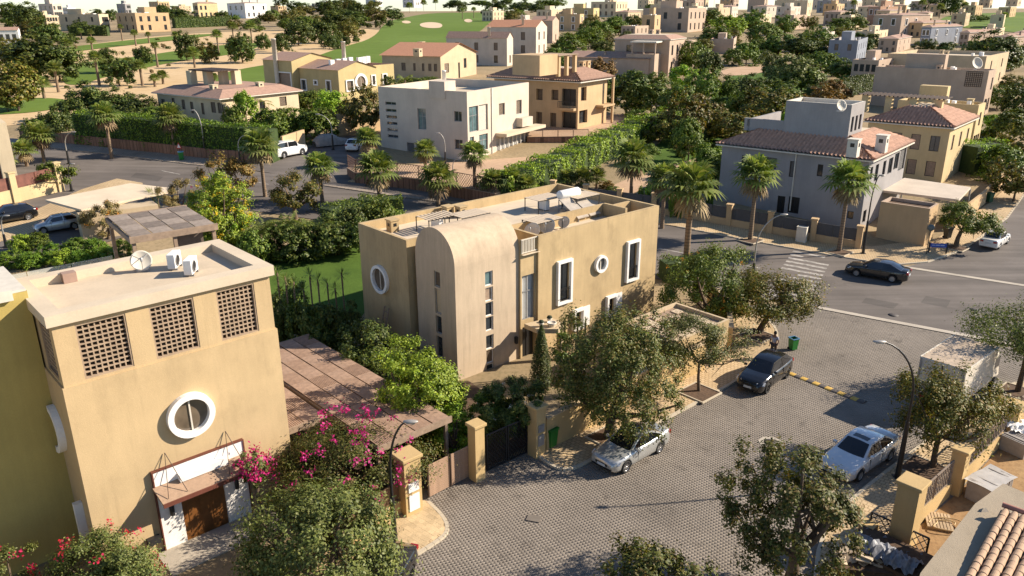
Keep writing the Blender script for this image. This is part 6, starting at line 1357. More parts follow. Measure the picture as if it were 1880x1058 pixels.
for i, (x, yb, yt, w, k) in enumerate(((515, 660, 560, 60, 'dark'), (560, 665, 560, 70, 'dark'), (610, 655, 555, 70, 'dark'), (645, 640, 560, 50, 'dark'), (540, 600, 520, 60, 'mid'), (590, 690, 610, 70, 'dark'), (640, 690, 600, 70, 'dark'))):
    ftree(x, yb, yt, w, k, 'dark thicket shrub between the lawn and the carport', 'thicket_shrub', 'bush', 'thicket shrubs by the carport', trunk=False, cf=1.0)
# garden behind villa A
tree(412, 478, 322, 112, LM['lime'], 'tall green shrub covered in yellow flowers beside the terrace pergola', 'flowering_shrub', 'bush', bottom=-1.0, seed=20, cf=.98, dens=.9, leaf=.2, flowers=YEL, fl_n=150, fl_size=.12)
tree(428, 372, 288, 112, LM['rust'], 'brownish tree behind the yellow-flowered shrub', seed=21, cf=.9, leaf=.24, near=False, name='garden_tree')
tree(543, 402, 316, 98, LM['street'], 'dark round tree left of the fan palms beside the road', seed=22, cf=.8, leaf=.22, near=False, name='garden_tree')
tree(330, 405, 330, 90, LM['dry'], 'dry twiggy bush with a pink bloom behind the gate house', 'dry_bush', 'bush', bottom=-1.0, seed=23, cf=1.0, dens=.5, leaf=.16, flowers=PINK, fl_n=5, near=False)
tree(200, 440, 372, 80, LM['dry'], 'dry orange-flecked climber against the gate house', 'dry_bush', 'bush', bottom=-1.0, seed=24, cf=1.0, dens=.5, leaf=.16, flowers=ORG, fl_n=10, near=False)
tree(450, 470, 385, 80, LM['lime'], 'light green shrub with cream blossom right of the yellow-flowered shrub', 'flowering_shrub', 'bush', bottom=-1.0, seed=25, cf=1.0, leaf=.22, flowers=WHF, fl_n=10, near=False)
tree(112, 352, 298, 80, LM['mid'], 'small round tree at the corner of the left side street', seed=26, cf=.72, leaf=.24, near=False)
for i, (x, yb, yt, r) in enumerate(((285, 395, 350, 26), (295, 398, 352, 22))): rosette(x, yb, yt+12, r, ['left', 'right'][i]+' banana plant with broad upright leaves behind the gate house', 'banana plants', 0, 'banana_plant')
for i, (x, yb, yt, r, s) in enumerate(((500, 475, 385, 44, 3), (548, 470, 378, 46, 3), (585, 468, 382, 40, 2), (480, 480, 400, 34, 2), (615, 465, 395, 34, 2))): feather(x, yb, yt, r, place_label(x, yt, 'clustered feather palm', r*2, yb-yt), 'feather palms behind the lawn', stems=s)
for i, (x, yb, yt, w, k) in enumerate(((640, 450, 380, 70, 'dark'), (690, 432, 372, 80, 'mid'), (600, 470, 400, 90, 'dark'), (660, 470, 405, 60, 'dark'), (530, 480, 420, 90, 'dark'), (470, 490, 420, 60, 'mid'), (405, 470, 400, 60, 'mid'), (720, 425, 382, 50, 'mid'))):
    ftree(x, yb, yt, w, k, 'dense garden shrub along the back of the lawn', 'garden_shrub', 'bush', 'shrubs behind the lawn', trunk=False, cf=1.0)
for i, (x, yb, yt, w, k) in enumerate(((40, 462, 432, 40, 'lime'), (68, 458, 428, 44, 'mid'), (100, 478, 450, 50, 'hedge'), (140, 472, 438, 50, 'mid'), (180, 470, 440, 44, 'hedge'), (20, 490, 462, 50, 'hedge'), (60, 492, 465, 50, 'hedge'), (115, 490, 460, 40, 'lime'), (150, 488, 462, 40, 'hedge'), (200, 480, 455, 40, 'hedge'), (230, 470, 440, 40, 'mid'))):
    ftree(x, yb, yt, w, k, 'low leafy shrub beyond the glass terrace balustrade', 'garden_shrub', 'bush', 'shrubs beyond the balustrade', trunk=False, cf=1.0)
# ---------------------------------------------------------------- fan palms along the main road
PB = [(1258, 503, 345, 62, 'tallest fan palm by the main road right of the vaulted villa'), (1377, 442, 324, 47, 'fan palm on the sidewalk before the left part of the grey villa'), (1540, 463, 335, 50, 'fan palm on the sidewalk before the right corner of the grey villa'),
      (872, 362, 284, 31, 'slender fan palm before the blue glazing of the white house'), (805, 378, 330, 42, 'fan palm with drooping skirt before the lattice fence'), (782, 322, 277, 27, 'fan palm inside the lattice fence of the white house'), (697, 378, 312, 44, 'fan palm by the left corner of the lattice fence'),
      (678, 306, 257, 30, 'fan palm beside the parked white car on the upper street'), (592, 372, 308, 36, 'fan palm beside the upper street junction'), (487, 362, 268, 40, 'tall fan palm left of the white sport utility vehicle'), (322, 284, 215, 33, 'fan palm before the middle of the long hedge'), (206, 292, 213, 33, 'fan palm before the left end of the long hedge'),
      (82, 298, 250, 33, 'fan palm behind the left side street corner'), (50, 306, 277, 26, 'short fan palm by the red-brown panel house'), (1158, 366, 292, 46, 'fan palm at the edge of the park right of the hedge'), (10, 320, 292, 26, 'fan palm at the left photo edge'), (1215, 420, 330, 40, 'bushy fan palm behind the villa beside the road')]
for x, yb, yc, r, lb in PB: palm(x, yb, yc, r, lb, 'fan palms along the roads', tr=.28 if x == 1258 else .2)
for x, yb, yc, r in ((905, 372, 335, 30), (940, 368, 332, 34), (965, 372, 342, 28), (1068, 356, 330, 28), (1040, 352, 330, 24), (1095, 350, 325, 22)): palm(x, yb, yc, r, place_label(x, yc, 'low fan palm', 30, 20), 'low palms behind the vaulted villa', tr=.15)
# ---------------------------------------------------------------- hedges
hg = lambda pts: [at(*p)[:2] for p in pts]
hedge('clipped_hedge', 'long clipped hedge along the road before the beige villa', [rd(-95, -2.2), rd(-84, .4), rd(-74, 2.6), rd(-66, 5.6)], 2.2, 4.2, .26, LM['hedge'], 24)
wall_run('hedge_wall', 'low brown wall in front of the long clipped hedge', 'wall', [rd(-105, -5.2), rd(-84, -.9), rd(-74, 1.3), rd(-67, 4.0)], tz, 1.3, .3, BRICKW)
hedge('clipped_hedge', 'bright green hedge running back beside the white house lot', hg([(905, 372), (1000, 338), (1110, 286), (1240, 232)]), 3.4, 3.0, .28, LM['lime'], 22, lambda x, y: tz(x, y)-.2, wob=.4)
hedge('clipped_hedge', 'dark hedge beside the vaulted villa garden along the road', hg([(600, 420), (660, 400), (740, 396)]), 1.8, 2.0, .22, LM['mid'], 26)
hedge('clipped_hedge', 'dark clipped hedge right of the park beside the pillared villa', hg([(1490, 190), (1540, 178), (1600, 165)]), 3, 3, .32, LM['dark'], 16)
hedge('clipped_hedge', 'dark hedge at the left side of the grey villa', hg([(1295, 318), (1330, 312), (1345, 300)]), 2.5, 2.6, .28, LM['hedge'], 20)
hedge('clipped_hedge', 'bright bush hedge beside the yellow villa on the right', hg([(1770, 318), (1822, 312)]), 3.0, 3.6, .26, LM['lime'], 24, wob=.5)
hedge('clipped_hedge', 'dark hedge below the cream loggia house above the golf course', hg([(130, 66), (200, 66)]), 3, 4, .6, LM['dark'], 6)
hedge('clipped_hedge', 'hedge under the white ridge mansion above the golf course', hg([(320, 52), (420, 48)]), 3, 5, .6, LM['dark'], 5)
hedge('clipped_hedge', 'hedge at the right end of the vaulted villa by the main road', hg([(1215, 515), (1290, 508)]), 1.6, 1.7, .18, LM['mid'], 40)
# ---------------------------------------------------------------- trees between the middle houses
MT = [(500, 262, 200, 78, 'mid'), (535, 255, 195, 60, 'mid'), (580, 258, 196, 76, 'mid'), (600, 250, 205, 50, 'street'), (668, 250, 162, 62, 'street'), (610, 222, 168, 60, 'lime'), (575, 210, 166, 70, 'mid'), (455, 240, 168, 50, 'lime'), (430, 245, 195, 40, 'mid'), (560, 250, 210, 40, 'mid'), (640, 232, 190, 50, 'street'), (700, 175, 140, 60, 'dark'), (760, 165, 142, 60, 'mid'), (790, 160, 140, 40, 'mid')]
for i, (x, yb, yt, w, k) in enumerate(MT): ftree(x, yb, yt, w, k, 'bushy garden tree among the middle villas beyond the road', 'garden_tree', 'tree', 'trees among the middle villas')
for i, (x, yb, yt, r) in enumerate(((432, 232, 165, 30), (478, 228, 168, 30), (660, 240, 205, 16), (745, 180, 128, 18), (770, 175, 145, 16))): feather(x, yb, yt, r, place_label(x, yt, 'drooping feather palm', r*2, yb-yt), 'feather palms among the middle villas', tr=.16)
# left: trees behind the hedge
for i, (x, yb, yt, w, k) in enumerate(((165, 222, 155, 80, 'dark'), (225, 225, 168, 70, 'dark'), (270, 228, 178, 70, 'dark'), (140, 235, 185, 60, 'dark'), (190, 245, 195, 60, 'dark'), (245, 245, 200, 50, 'dark'), (105, 258, 200, 60, 'dark'), (70, 262, 215, 50, 'mid'), (290, 240, 195, 50, 'mid'))):
    ftree(x, yb, yt, w, k, 'dense dark tree behind the long hedge on the left', 'hedge_tree', 'tree', 'trees behind the long hedge')
# golf course
GT = [(75, 148, 70, 118, 'dark'), (35, 205, 120, 92, 'street'), (110, 150, 85, 80, 'dark'), (205, 135, 90, 52, 'dark'), (220, 158, 112, 60, 'dark'), (266, 118, 88, 40, 'dark'), (344, 112, 62, 42, 'dark'), (385, 116, 78, 38, 'street'), (446, 116, 66, 58, 'dark'), (485, 92, 64, 30, 'dark'), (520, 98, 62, 34, 'dark'), (548, 84, 40, 56, 'dark'), (590, 80, 40, 50, 'dark'), (565, 62, 28, 50, 'mid'), (620, 62, 26, 60, 'dark'), (655, 52, 20, 60, 'dark'), (690, 45, 18, 50, 'street'), (720, 42, 14, 40, 'dark'), (605, 90, 62, 30, 'dark'), (640, 70, 40, 40, 'street'),
      (38, 55, 10, 60, 'dark'), (60, 60, 8, 46, 'dark'), (90, 90, 40, 60, 'dark'), (130, 84, 60, 40, 'dark'), (20, 100, 70, 40, 'street'), (70, 75, 40, 60, 'street'), (150, 60, 38, 30, 'dark'), (205, 40, 18, 26, 'dark'), (318, 42, 14, 40, 'dark'), (340, 44, 18, 40, 'dark'), (305, 38, 16, 34, 'dark'), (410, 40, 22, 34, 'dark'), (500, 40, 18, 30, 'mid'), (520, 12, -6, 30, 'dark'), (470, 48, 34, 20, 'dark'), (545, 22, 4, 40, 'dark'), (640, 16, 0, 40, 'dark'), (12, 18, 6, 30, 'dark'), (300, 22, 8, 20, 'dark'), (690, 12, 2, 24, 'dark'), (840, 14, 2, 40, 'dark'), (880, 10, 0, 40, 'mid'), (925, 10, -2, 40, 'dark'), (960, 26, 2, 44, 'dark'), (990, 30, 5, 40, 'dark'), (1020, 14, -2, 40, 'mid'), (940, 45, 20, 30, 'street')]
for i, (x, yb, yt, w, k) in enumerate(GT): ftree(x, yb, yt, w, k, 'dark rounded tree on or beside the golf course', 'golf_tree', 'tree', 'trees around the golf course')
rg = random.Random(9)
for i in range(46):
    x = rg.uniform(610, 730); yb = 45+rg.random()*50
    if x > 720-(yb-45)*1.6 and yb > 60: x = rg.uniform(600, 655)
    ftree(x, yb, yb-rg.uniform(8, 15), rg.uniform(9, 15), rg.choice(['dark', 'mid', 'dark']), 'small round young tree on the golf sand', 'young_tree', 'tree', 'young trees on the golf sand')
for i in range(26):
    x = rg.uniform(120, 400); yb = 150-(x-120)*.25+rg.uniform(-55, 45)
    ftree(x, yb, yb-rg.uniform(4, 9), rg.uniform(6, 14), rg.choice(['dry', 'street', 'dark']), 'low scrub bush on the golf sand', 'scrub_bush', 'bush', 'scrub on the golf sand', trunk=False, cf=1.0)
for x, yb, yc, r in ((134, 138, 82, 14), (183, 158, 108, 18), (172, 105, 76, 11), (108, 170, 128, 20), (250, 85, 62, 9), (290, 124, 85, 10), (358, 125, 98, 16), (402, 100, 65, 13), (240, 150, 118, 16), (262, 158, 122, 16), (300, 155, 140, 14), (274, 80, 64, 7), (463, 80, 48, 14), (430, 82, 50, 12), (82, 182, 155, 18), (150, 72, 58, 8), (168, 72, 60, 8), (505, 95, 80, 10), (325, 92, 64, 8), (752, 24, 12, 9), (764, 22, 8, 9), (778, 20, 6, 8), (849, 36, 20, 6), (870, 34, 18, 6), (683, 30, 8, 8), (830, 22, 6, 7), (800, 18, 4, 7), (908, 22, 4, 8), (935, 18, 2, 9), (225, 75, 50, 7), (388, 150, 138, 9), (950, 40, 22, 7), (395, 160, 142, 10), (285, 160, 145, 12)):
    palm(x, yb, yc, r, place_label(x, yc, 'golf fan palm', r*2, yb-yc), 'palms on the golf course', tr=.28)
# park in the middle right
PK = [(1150, 210, 130, 90, 'dark'), (1195, 215, 150, 80, 'dark'), (1130, 190, 140, 70, 'dark'), (1210, 262, 212, 80, 'street'), (1262, 265, 175, 76, 'street'), (1262, 300, 215, 60, 'mid'), (1240, 225, 150, 76, 'mid'), (1300, 245, 190, 70, 'street'), (1335, 262, 208, 80, 'street'), (1290, 190, 130, 60, 'mid'), (1335, 185, 142, 54, 'mid'), (1398, 238, 168, 100, 'street'), (1380, 195, 140, 60, 'dark'), (1425, 200, 150, 80, 'mid'), (1470, 170, 120, 80, 'mid'), (1440, 170, 105, 74, 'olive'), (1505, 215, 165, 60, 'rust'), (1530, 195, 150, 60, 'rust'), (1480, 235, 190, 50, 'lime'), (1290, 330, 268, 50, 'hedge'), (1315, 350, 290, 40, 'mid'), (1450, 255, 200, 50, 'lime'), (1370, 120, 78, 50, 'dark'), (1345, 122, 88, 36, 'mid'), (1300, 150, 96, 60, 'dark'), (1275, 135, 80, 60, 'mid'), (1310, 90, 50, 70, 'mid'), (1340, 70, 30, 80, 'lime'), (1400, 85, 42, 70, 'dark'), (1430, 105, 62, 80, 'dark'), (1470, 110, 66, 80, 'dark'), (1500, 95, 50, 70, 'dark'), (1380, 60, 20, 60, 'dark'), (1300, 55, 15, 60, 'mid'), (1440, 65, 30, 50, 'mid'), (1505, 140, 95, 70, 'dark'), (1545, 150, 110, 50, 'dark'), (1540, 60, 32, 50, 'mid'), (1570, 55, 30, 44, 'dark'), (1100, 160, 110, 56, 'rust'), (1060, 130, 90, 60, 'mid'), (1040, 110, 60, 60, 'mid'), (1080, 90, 52, 66, 'mid'), (1100, 75, 38, 60, 'dark'), (1130, 65, 30, 60, 'mid'), (1015, 120, 86, 40, 'mid'), (1160, 55, 28, 40, 'dark'), (1100, 125, 90, 30, 'mid'), (1250, 165, 120, 50, 'lime'), (1200, 180, 135, 50, 'dark'), (1350, 230, 170, 40, 'mid'), (1170, 245, 205, 50, 'mid'), (1420, 150, 100, 50, 'olive'), (1390, 105, 70, 40, 'dark')]
for i, (x, yb, yt, w, k) in enumerate(PK): ftree(x, yb, yt, w*(.85 if yb < 110 else 1), 'mid' if k == 'dark' and i % 3 else k, 'rounded leafy tree in the park between the villas', 'park_tree', 'tree', 'trees in the park')
for i in range(44):
    x = rg.uniform(1110, 1560); yb = 345-(x-1110)*.42+rg.uniform(-70, 15)
    ftree(x, yb, yb-rg.uniform(10, 22), rg.uniform(20, 40), rg.choice(['hedge', 'mid', 'lime', 'dark', 'rust', 'mid']), 'low mixed shrub in the park planting', 'park_shrub', 'bush', 'shrubs in the park', trunk=False, cf=1.0)
for x, yb, yt in ((1232, 400, 340), (1246, 402, 345), (1188, 388, 338), (1176, 385, 345), (1278, 396, 340), (1300, 395, 345)): ftree(x, yb, yt, 14, 'hedge', 'narrow upright conifer by the road behind the vaulted villa', 'conifer', 'tree', 'upright conifers by the road', trunk=False, cf=1.0)
# right side
RT = [(1860, 372, 300, 90, 'street'), (1835, 330, 268, 80, 'mid'), (1870, 300, 240, 70, 'street'), (1850, 260, 200, 76, 'mid'), (1820, 250, 212, 50, 'lime'), (1790, 290, 255, 50, 'mid'), (1865, 215, 160, 60, 'dark'), (1830, 200, 160, 50, 'mid'), (1815, 135, 62, 90, 'dark'), (1855, 130, 90, 60, 'dark'), (1780, 130, 70, 50, 'mid'), (1860, 180, 140, 50, 'street'), (1700, 96, 74, 40, 'dark'), (1735, 100, 78, 40, 'dark'), (1585, 100, 70, 40, 'dark'), (1600, 90, 60, 30, 'mid'), (1715, 28, -6, 36, 'dark'), (1745, 28, -8, 34, 'dark'), (1560, 50, 20, 40, 'dark'), (1880, 110, 84, 40, 'dark'), (1770, 45, 25, 30, 'dark'), (1800, 40, 28, 30, 'mid'), (1680, 20, 4, 24, 'dark')]
for i, (x, yb, yt, w, k) in enumerate(RT): ftree(x, yb, yt, w, k, 'leafy tree along the right-hand villa street and slope', 'villa_tree', 'tree', 'trees along the right villa street')
for x, yb, yc, r in ((1724, 34, 14, 10), (1768, 30, 12, 10), (1765, 44, 28, 9), (1842, 46, 30, 9), (1690, 30, 6, 9), (1760, 22, 2, 8), (1295, 20, -2, 8), (1310, 20, -4, 8), (1330, 20, -2, 8), (1565, 28, 6, 8)): palm(x, yb, yc, r, place_label(x, yc, 'skyline fan palm', r*2, yb-yc), 'palms on the right skyline', tr=.3)

# more crowns filling the slopes between the far houses
rg = random.Random(31)
def fill(n, x0, x1, y0, y1, ws, hs, kinds, name, group, cond=lambda x, y: True):
    k = 0
    while k < n:
        x, y = rg.uniform(x0, x1), rg.uniform(y0, y1)
        if not cond(x, y): continue
        h = rg.uniform(*hs); ftree(x, y, y-h, rg.uniform(*ws), rg.choice(kinds), None, name, 'tree', group); k += 1
fill(18, 1280, 1590, 45, 120, (24, 40), (18, 28), ['mid', 'street', 'dark', 'street', 'lime'], 'hillside_tree', 'trees on the far right slope')
fill(14, 1040, 1170, 50, 120, (22, 40), (18, 30), ['mid', 'street', 'dark', 'olive'], 'hillside_tree', 'trees on the far right slope')
fill(6, 1180, 1560, 8, 40, (16, 30), (10, 18), ['dark', 'mid', 'street'], 'hillside_tree', 'trees on the far right slope')
fill(4, 1640, 1880, 80, 130, (18, 30), (12, 20), ['olive', 'mid', 'street'], 'hillside_tree', 'trees on the far right slope')
fill(14, 520, 720, 20, 70, (24, 44), (18, 30), ['dark', 'street', 'mid'], 'hillside_tree', 'trees on the golf ridge', lambda x, y: y < 78-(x-520)*.2)
fill(16, -20, 560, 22, 60, (18, 34), (10, 20), ['dark', 'street', 'mid'], 'hillside_tree', 'trees on the golf ridge')
fill(8, 0, 110, 75, 210, (30, 50), (24, 38), ['dark', 'street', 'olive'], 'hillside_tree', 'trees left of the golf course')
fill(16, 820, 1010, 6, 30, (18, 32), (8, 16), ['dark', 'mid'], 'hillside_tree', 'trees at the end of the fairway')
# ---------------------------------------------------------------- vehicles
def paint(name, col, metal=.2, rough=.32): return plain(name, col, rough, metal, var=.03, scale=1.5, coat=.8)
def interp(x, pts):
    xs_, ys_ = zip(*pts); return float(np.interp(x, xs_, ys_))
def bake(o):
    dg = bpy.context.evaluated_depsgraph_get(); me = bpy.data.meshes.new_from_object(o.evaluated_get(dg)); o.modifiers.clear(); old = o.data; o.data = me; return o
WHEELS = {}
def wheel_meshes(r, w, rim):
    k = (round(r, 2), w, rim.name)
    if k not in WHEELS:
        t = MB().lathe([(r*.64, -w/2), (r*.93, -w/2), (r, -w*.36), (r, w*.36), (r*.93, w/2), (r*.64, w/2), (r*.64, -w/2)], n=24, axis='y').mesh('tyre', TYRE)
        m = MB(); m.lathe([(r*.66, w*.46), (r*.60, w*.47), (r*.58, w*.30)], n=24, axis='y'); m.lathe([(r*.58, w*.1), (0.001, w*.1)], n=16, axis='y')
        for i in range(7):
            a = i*2*math.pi/7; c, s_ = math.cos(a), math.sin(a); m.bar((c*r*.10, w*.42, s_*r*.10), (c*r*.62, w*.44, s_*r*.62), r*.13, r*.06, up=(0, 1, 0))
        m.lathe([(r*.15, w*.3), (r*.15, w*.47), (0.001, w*.48)], n=10, axis='y'); WHEELS[k] = (t, m.mesh('rim', rim))
    return WHEELS[k]
RIMD = plain('dark_alloy', (.03, .03, .03), .35, .7, var=0)
LAMPG = glassy('lamp_glass', (.55, .56, .58), .08); TAILR = glassy('tail_lamp', (.30, .01, .01), .12); PLATE = plain('plate', (.55, .58, .60), .5, var=.1); PLB = plain('plate_blue', (.06, .2, .5), .5)
def car(name, label, cat, Lc, Wc, Hc, wb, pt, top, cab, wr=.32, rim=RIM, z0=.19, sunroof=False, doors=2, group=None, glassroof=False, plan=None, boxy=0.0):
    """top: shoulder line (x from the nose 0..1 -> height share); cab: (x of windscreen foot, roof front, roof rear, rear screen foot), nose at +x"""
    o = empty(name, (0, 0, 0), 0, label, cat, group); n = 56; ring = 9
    plan = plan or [(0, .66), (.02, .80), (.06, .90), (.16, .98), (.30, 1), (.75, 1), (.92, .95), (.98, .86), (1, .76)]
    V, F = [], []
    for i in range(n+1):
        s = i/n; s = .5-.5*math.cos(math.pi*s) if False else s; x = Lc/2-s*Lc; w = Wc/2*interp(s, plan); zt = Hc*interp(s, top); nose = max(0, 1-s/.05)+max(0, (s-.95)/.05); zb = z0+.12*nose
        zs = [zb, zb+.03, zb+.14, zb+(zt-zb)*.45, zb+(zt-zb)*.66, zb+(zt-zb)*.80, zt-.05, zt-.005, zt+.02]; yw = [w*.80, w*.93, w*.985, w, w*.985, w*.965, w*.93, w*.80, 0]
        zs[7] = zt+.012
        row = [(x, -y, z) for y, z in zip(yw, zs)]+[(x, y, z) for y, z in list(zip(yw, zs))[:-1][::-1]]
        V += row
    m = 2*ring-1
    for i in range(n):
        for k in range(m): F.append((i*m+k, i*m+(k+1) % m, (i+1)*m+(k+1) % m, (i+1)*m+k))
    mb = MB(); mb.add(V, F, True); mb.add(V[:m], [tuple(range(m))]); mb.add(V[-m:], [tuple(range(m-1, -1, -1))])
    body = mb.obj('body', pt, o)
    bm = bmesh.new(); bm.from_mesh(body.data); bmesh.ops.remove_doubles(bm, verts=bm.verts[:], dist=.0005); bmesh.ops.recalc_face_normals(bm, faces=bm.faces[:]); bm.to_mesh(body.data); bm.free()
    fx = wb/2+Lc*.015; rx = fx-wb
    cutters = []
    for wx in (fx, rx):
        c = MB().lathe([(0.0001, -Wc), (wr*1.16, -Wc), (wr*1.16, -Wc/2+.26), (0.0001, -Wc/2+.26)], (wx, 0, wr+.01), 28, 'y', False); c.lathe([(0.0001, Wc/2-.26), (wr*1.16, Wc/2-.26), (wr*1.16, Wc), (0.0001, Wc)], (wx, 0, wr+.01), 28, 'y', False)
        co = c.obj('cutter', BLACK, o); bm = bmesh.new(); bm.from_mesh(co.data); bmesh.ops.remove_doubles(bm, verts=bm.verts[:], dist=.0005); bmesh.ops.recalc_face_normals(bm, faces=bm.faces[:]); bm.to_mesh(co.data); bm.free(); cutters.append(co)
        md = body.modifiers.new('arch', 'BOOLEAN'); md.operation = 'DIFFERENCE'; md.object = co; md.solver = 'EXACT'
    bake(body)
    for co in cutters: bpy.data.objects.remove(co, do_unlink=True)
    # greenhouse: shell in body colour, glass set just proud of it
    x0, x1, x2, x3 = [Lc/2-c*Lc for c in cab]; bw = Wc/2*.93; tw = Wc/2*(.70+.12*boxy); zr = Hc
    def belt(x): return Hc*interp((Lc/2-x)/Lc, top)-.03
    P = dict(a=(x0, bw*.92, belt(x0)), b=(x1, tw*.96, zr-.05), c=(x2, tw*.97, zr-.045), d=(x3, bw*.90, belt(x3)), e=((x1+x2)/2, tw, zr-.012))
    mir = lambda p: (p[0], -p[1], p[2]); nsec = 7; Vg = []; Fg = []
    keys = ['a', 'b', 'e', 'c', 'd']
    for k in keys:
        p = P[k]; crown = .045 if k in 'bce' else .0; bow = .10 if k in ('a',) else (-.08 if k == 'd' else 0)
        for j in range(nsec):
            t = -1+2*j/(nsec-1); Vg.append((p[0]+bow*(1-t*t), p[1]*t, p[2]+crown*(1-t*t)))
    for i in range(4):
        for j in range(nsec-1): Fg.append((i*nsec+j, (i+1)*nsec+j, (i+1)*nsec+j+1, i*nsec+j+1))
    sh = MB(); sh.add(Vg, Fg, True)
    for sg in (1, -1):                                                    # side shells down to the shoulder
        nb = 8; bot = [(x0+(x3-x0)*k/nb, sg*bw*(.92+.06*math.sin(math.pi*k/nb)), belt(x0+(x3-x0)*k/nb)-.02) for k in range(nb+1)]
        tp = [Vg[i*nsec+(nsec-1 if sg > 0 else 0)] for i in range(5)]
        tops = []
        for k in range(nb+1):
            x = bot[k][0]; q = [(tp[i][0], tp[i]) for i in range(5)]; q.sort(); xs_ = [a for a, _ in q]; tops.append((x, float(np.interp(x, xs_, [b[1] for _, b in q])), float(np.interp(x, xs_, [b[2] for _, b in q]))))
        for k in range(nb): sh.add([bot[k], bot[k+1], tops[k+1], tops[k]], [(0, 1, 2, 3)], True)
    sh.obj('roof', pt, o)
    def onface(i, fa, fb, ga, gb, lift=.006):
        """patch on greenhouse strip i between cross shares fa..fb and lengthwise shares ga..gb"""
        A_, B_ = np.array(Vg[i*nsec:(i+1)*nsec]), np.array(Vg[(i+1)*nsec:(i+2)*nsec]); vs = []; q = 8
        for g_ in (ga, gb):
            for k in range(q+1):
                t = (fa+(fb-fa)*k/q)*(nsec-1); j = min(nsec-2, int(t)); r_ = t-j; a = A_[j]*(1-r_)+A_[j+1]*r_; b = B_[j]*(1-r_)+B_[j+1]*r_; vs.append(a*(1-g_)+b*g_)
        nrm = np.cross(vs[q]-vs[0], vs[q+1]-vs[0]); nrm /= np.linalg.norm(nrm); nrm = nrm if nrm[2] > 0 else -nrm
        return [v+nrm*lift for v in vs], [(k, k+1, q+2+k, q+1+k) for k in range(q)]
    MB().add(*onface(0, .07, .93, .06, .93), True).obj('windscreen', CARGL, o); MB().add(*onface(3, .09, .91, .08, .86), True).obj('rear_window', CARGL, o)
    if sunroof:
        MB().add(*onface(1, .20, .80, .10, .62), True).obj('sunroof', CARGL, o)
    if glassroof: MB().add(*onface(1, .12, .88, .05, .95), True).obj('sunroof', CARGL, o); MB().add(*onface(2, .12, .88, .1, .95), True).obj('sunroof', CARGL, o)
    for sg in (1, -1):
        nb = 12; xs_ = [x0-.16*(x0-x3)+(x3-x0)*.64*k/nb*1.03 for k in range(nb+1)]
        tp = sorted((P[k][0], P[k]) for k in keys); tx = [a for a, _ in tp]
        segs = [(0, nb)] if doors == 1 else [(0, nb//2), (nb//2, nb)]
        for a, b in segs:
            vs = []
            lo = a/nb+.015*(a > 0); hi = b/nb-.015*(b < nb)
            for k in range(7):
                s = lo+(hi-lo)*k/6; x = x0-.10*(x0-x3)+(x3-x0)*.80*s; zt = float(np.interp(x, tx, [p[2] for _, p in tp]))-.055; yt = float(np.interp(x, tx, [p[1] for _, p in tp])); zb = belt(x)+.035; zt = max(zt, zb+.01)
                kk = (x-x0)/(x3-x0); yb = bw*(.92+.06*math.sin(math.pi*kk)); f = lambda z: yb+(yt-yb)*(z-belt(x)+.02)/max(.05, float(np.interp(x, tx, [p[2] for _, p in tp]))-belt(x)+.02)
                vs += [(x, sg*(f(zb)+.012), zb), (x, sg*(f(zt)+.012), zt)]
            MB().add(vs, [(2*k, 2*k+2, 2*k+3, 2*k+1) for k in range(6)], True).obj('side_window', CARGL, o)
        mx = x0-.12*(x0-x3); bevel(MB().box(mx-.05, mx+.09, min(sg*(bw+.0), sg*(bw+.19)), max(sg*bw, sg*(bw+.19)), belt(mx)+.03, belt(mx)+.16).obj('mirror', pt, o), .03)
        for hx in ([(x0+x3)/2-.05] if doors == 1 else [(x0+x3)/2+.05, (x0+x3)/2-.85]): MB().box(hx-.09, hx+.09, min(sg*(Wc/2*.975), sg*(Wc/2*.99+.02)), max(sg*(Wc/2*.975), sg*(Wc/2*.99+.02)), Hc*.58, Hc*.58+.03).obj('door_handle', pt, o)
        for hx in ([x0-.42, x3+.45] if doors == 1 else [x0-.30, (x0+x3)/2-.02, x3+.25]): MB().box(hx-.006, hx+.006, min(sg*Wc/2*.94, sg*(Wc/2+.002)), max(sg*Wc/2*.94, sg*(Wc/2+.002)), z0+.16, belt(hx)-.06).obj('door_gap', BLACK, o) if hx < fx-wr*1.2 and hx > rx+wr*1.0 else None
        hz = Hc*interp(.05, top); MB().add([(Lc/2-.10, sg*Wc*.30, hz-.20), (Lc/2-.44, sg*Wc*.462, hz-.11), (Lc/2-.50, sg*Wc*.455, hz-.005), (Lc/2-.14, sg*Wc*.27, hz-.055), (Lc/2-.04, sg*Wc*.30, hz-.20), (Lc/2-.30, sg*Wc*.49, hz-.14), (Lc/2-.46, sg*Wc*.48, hz+.0), (Lc/2-.12, sg*Wc*.26, hz-.02)],
                 [(0, 1, 2, 3), (7, 6, 5, 4), (0, 4, 5, 1), (1, 5, 6, 2), (2, 6, 7, 3), (3, 7, 4, 0)]).obj('headlight', LAMPG, o)
        tz_ = Hc*interp(.97, top); MB().box(-Lc/2-.015, -Lc/2+.16, min(sg*Wc*.25, sg*Wc*.425), max(sg*Wc*.25, sg*Wc*.425), tz_-.24, tz_-.08).obj('tail_light', TAILR, o)
    gz = Hc*interp(.02, top); MB().box(Lc/2-.10, Lc/2+.012, -Wc*.20, Wc*.20, gz-.22, gz-.10).obj('grille', BLACK, o); MB().box(Lc/2-.08, Lc/2+.008, -Wc*.34, Wc*.34, z0+.12, z0+.21).obj('lower_grille', BLACK, o)
    MB().box(Lc/2-.05, Lc/2+.028, -.24, .24, z0+.22, z0+.35).obj('number_plate', PLATE, o); MB().box(-Lc/2-.028, -Lc/2+.05, -.24, .24, z0+.36, z0+.50).obj('number_plate', PLATE, o)
    tyre, rm = wheel_meshes(wr, .21, rim)
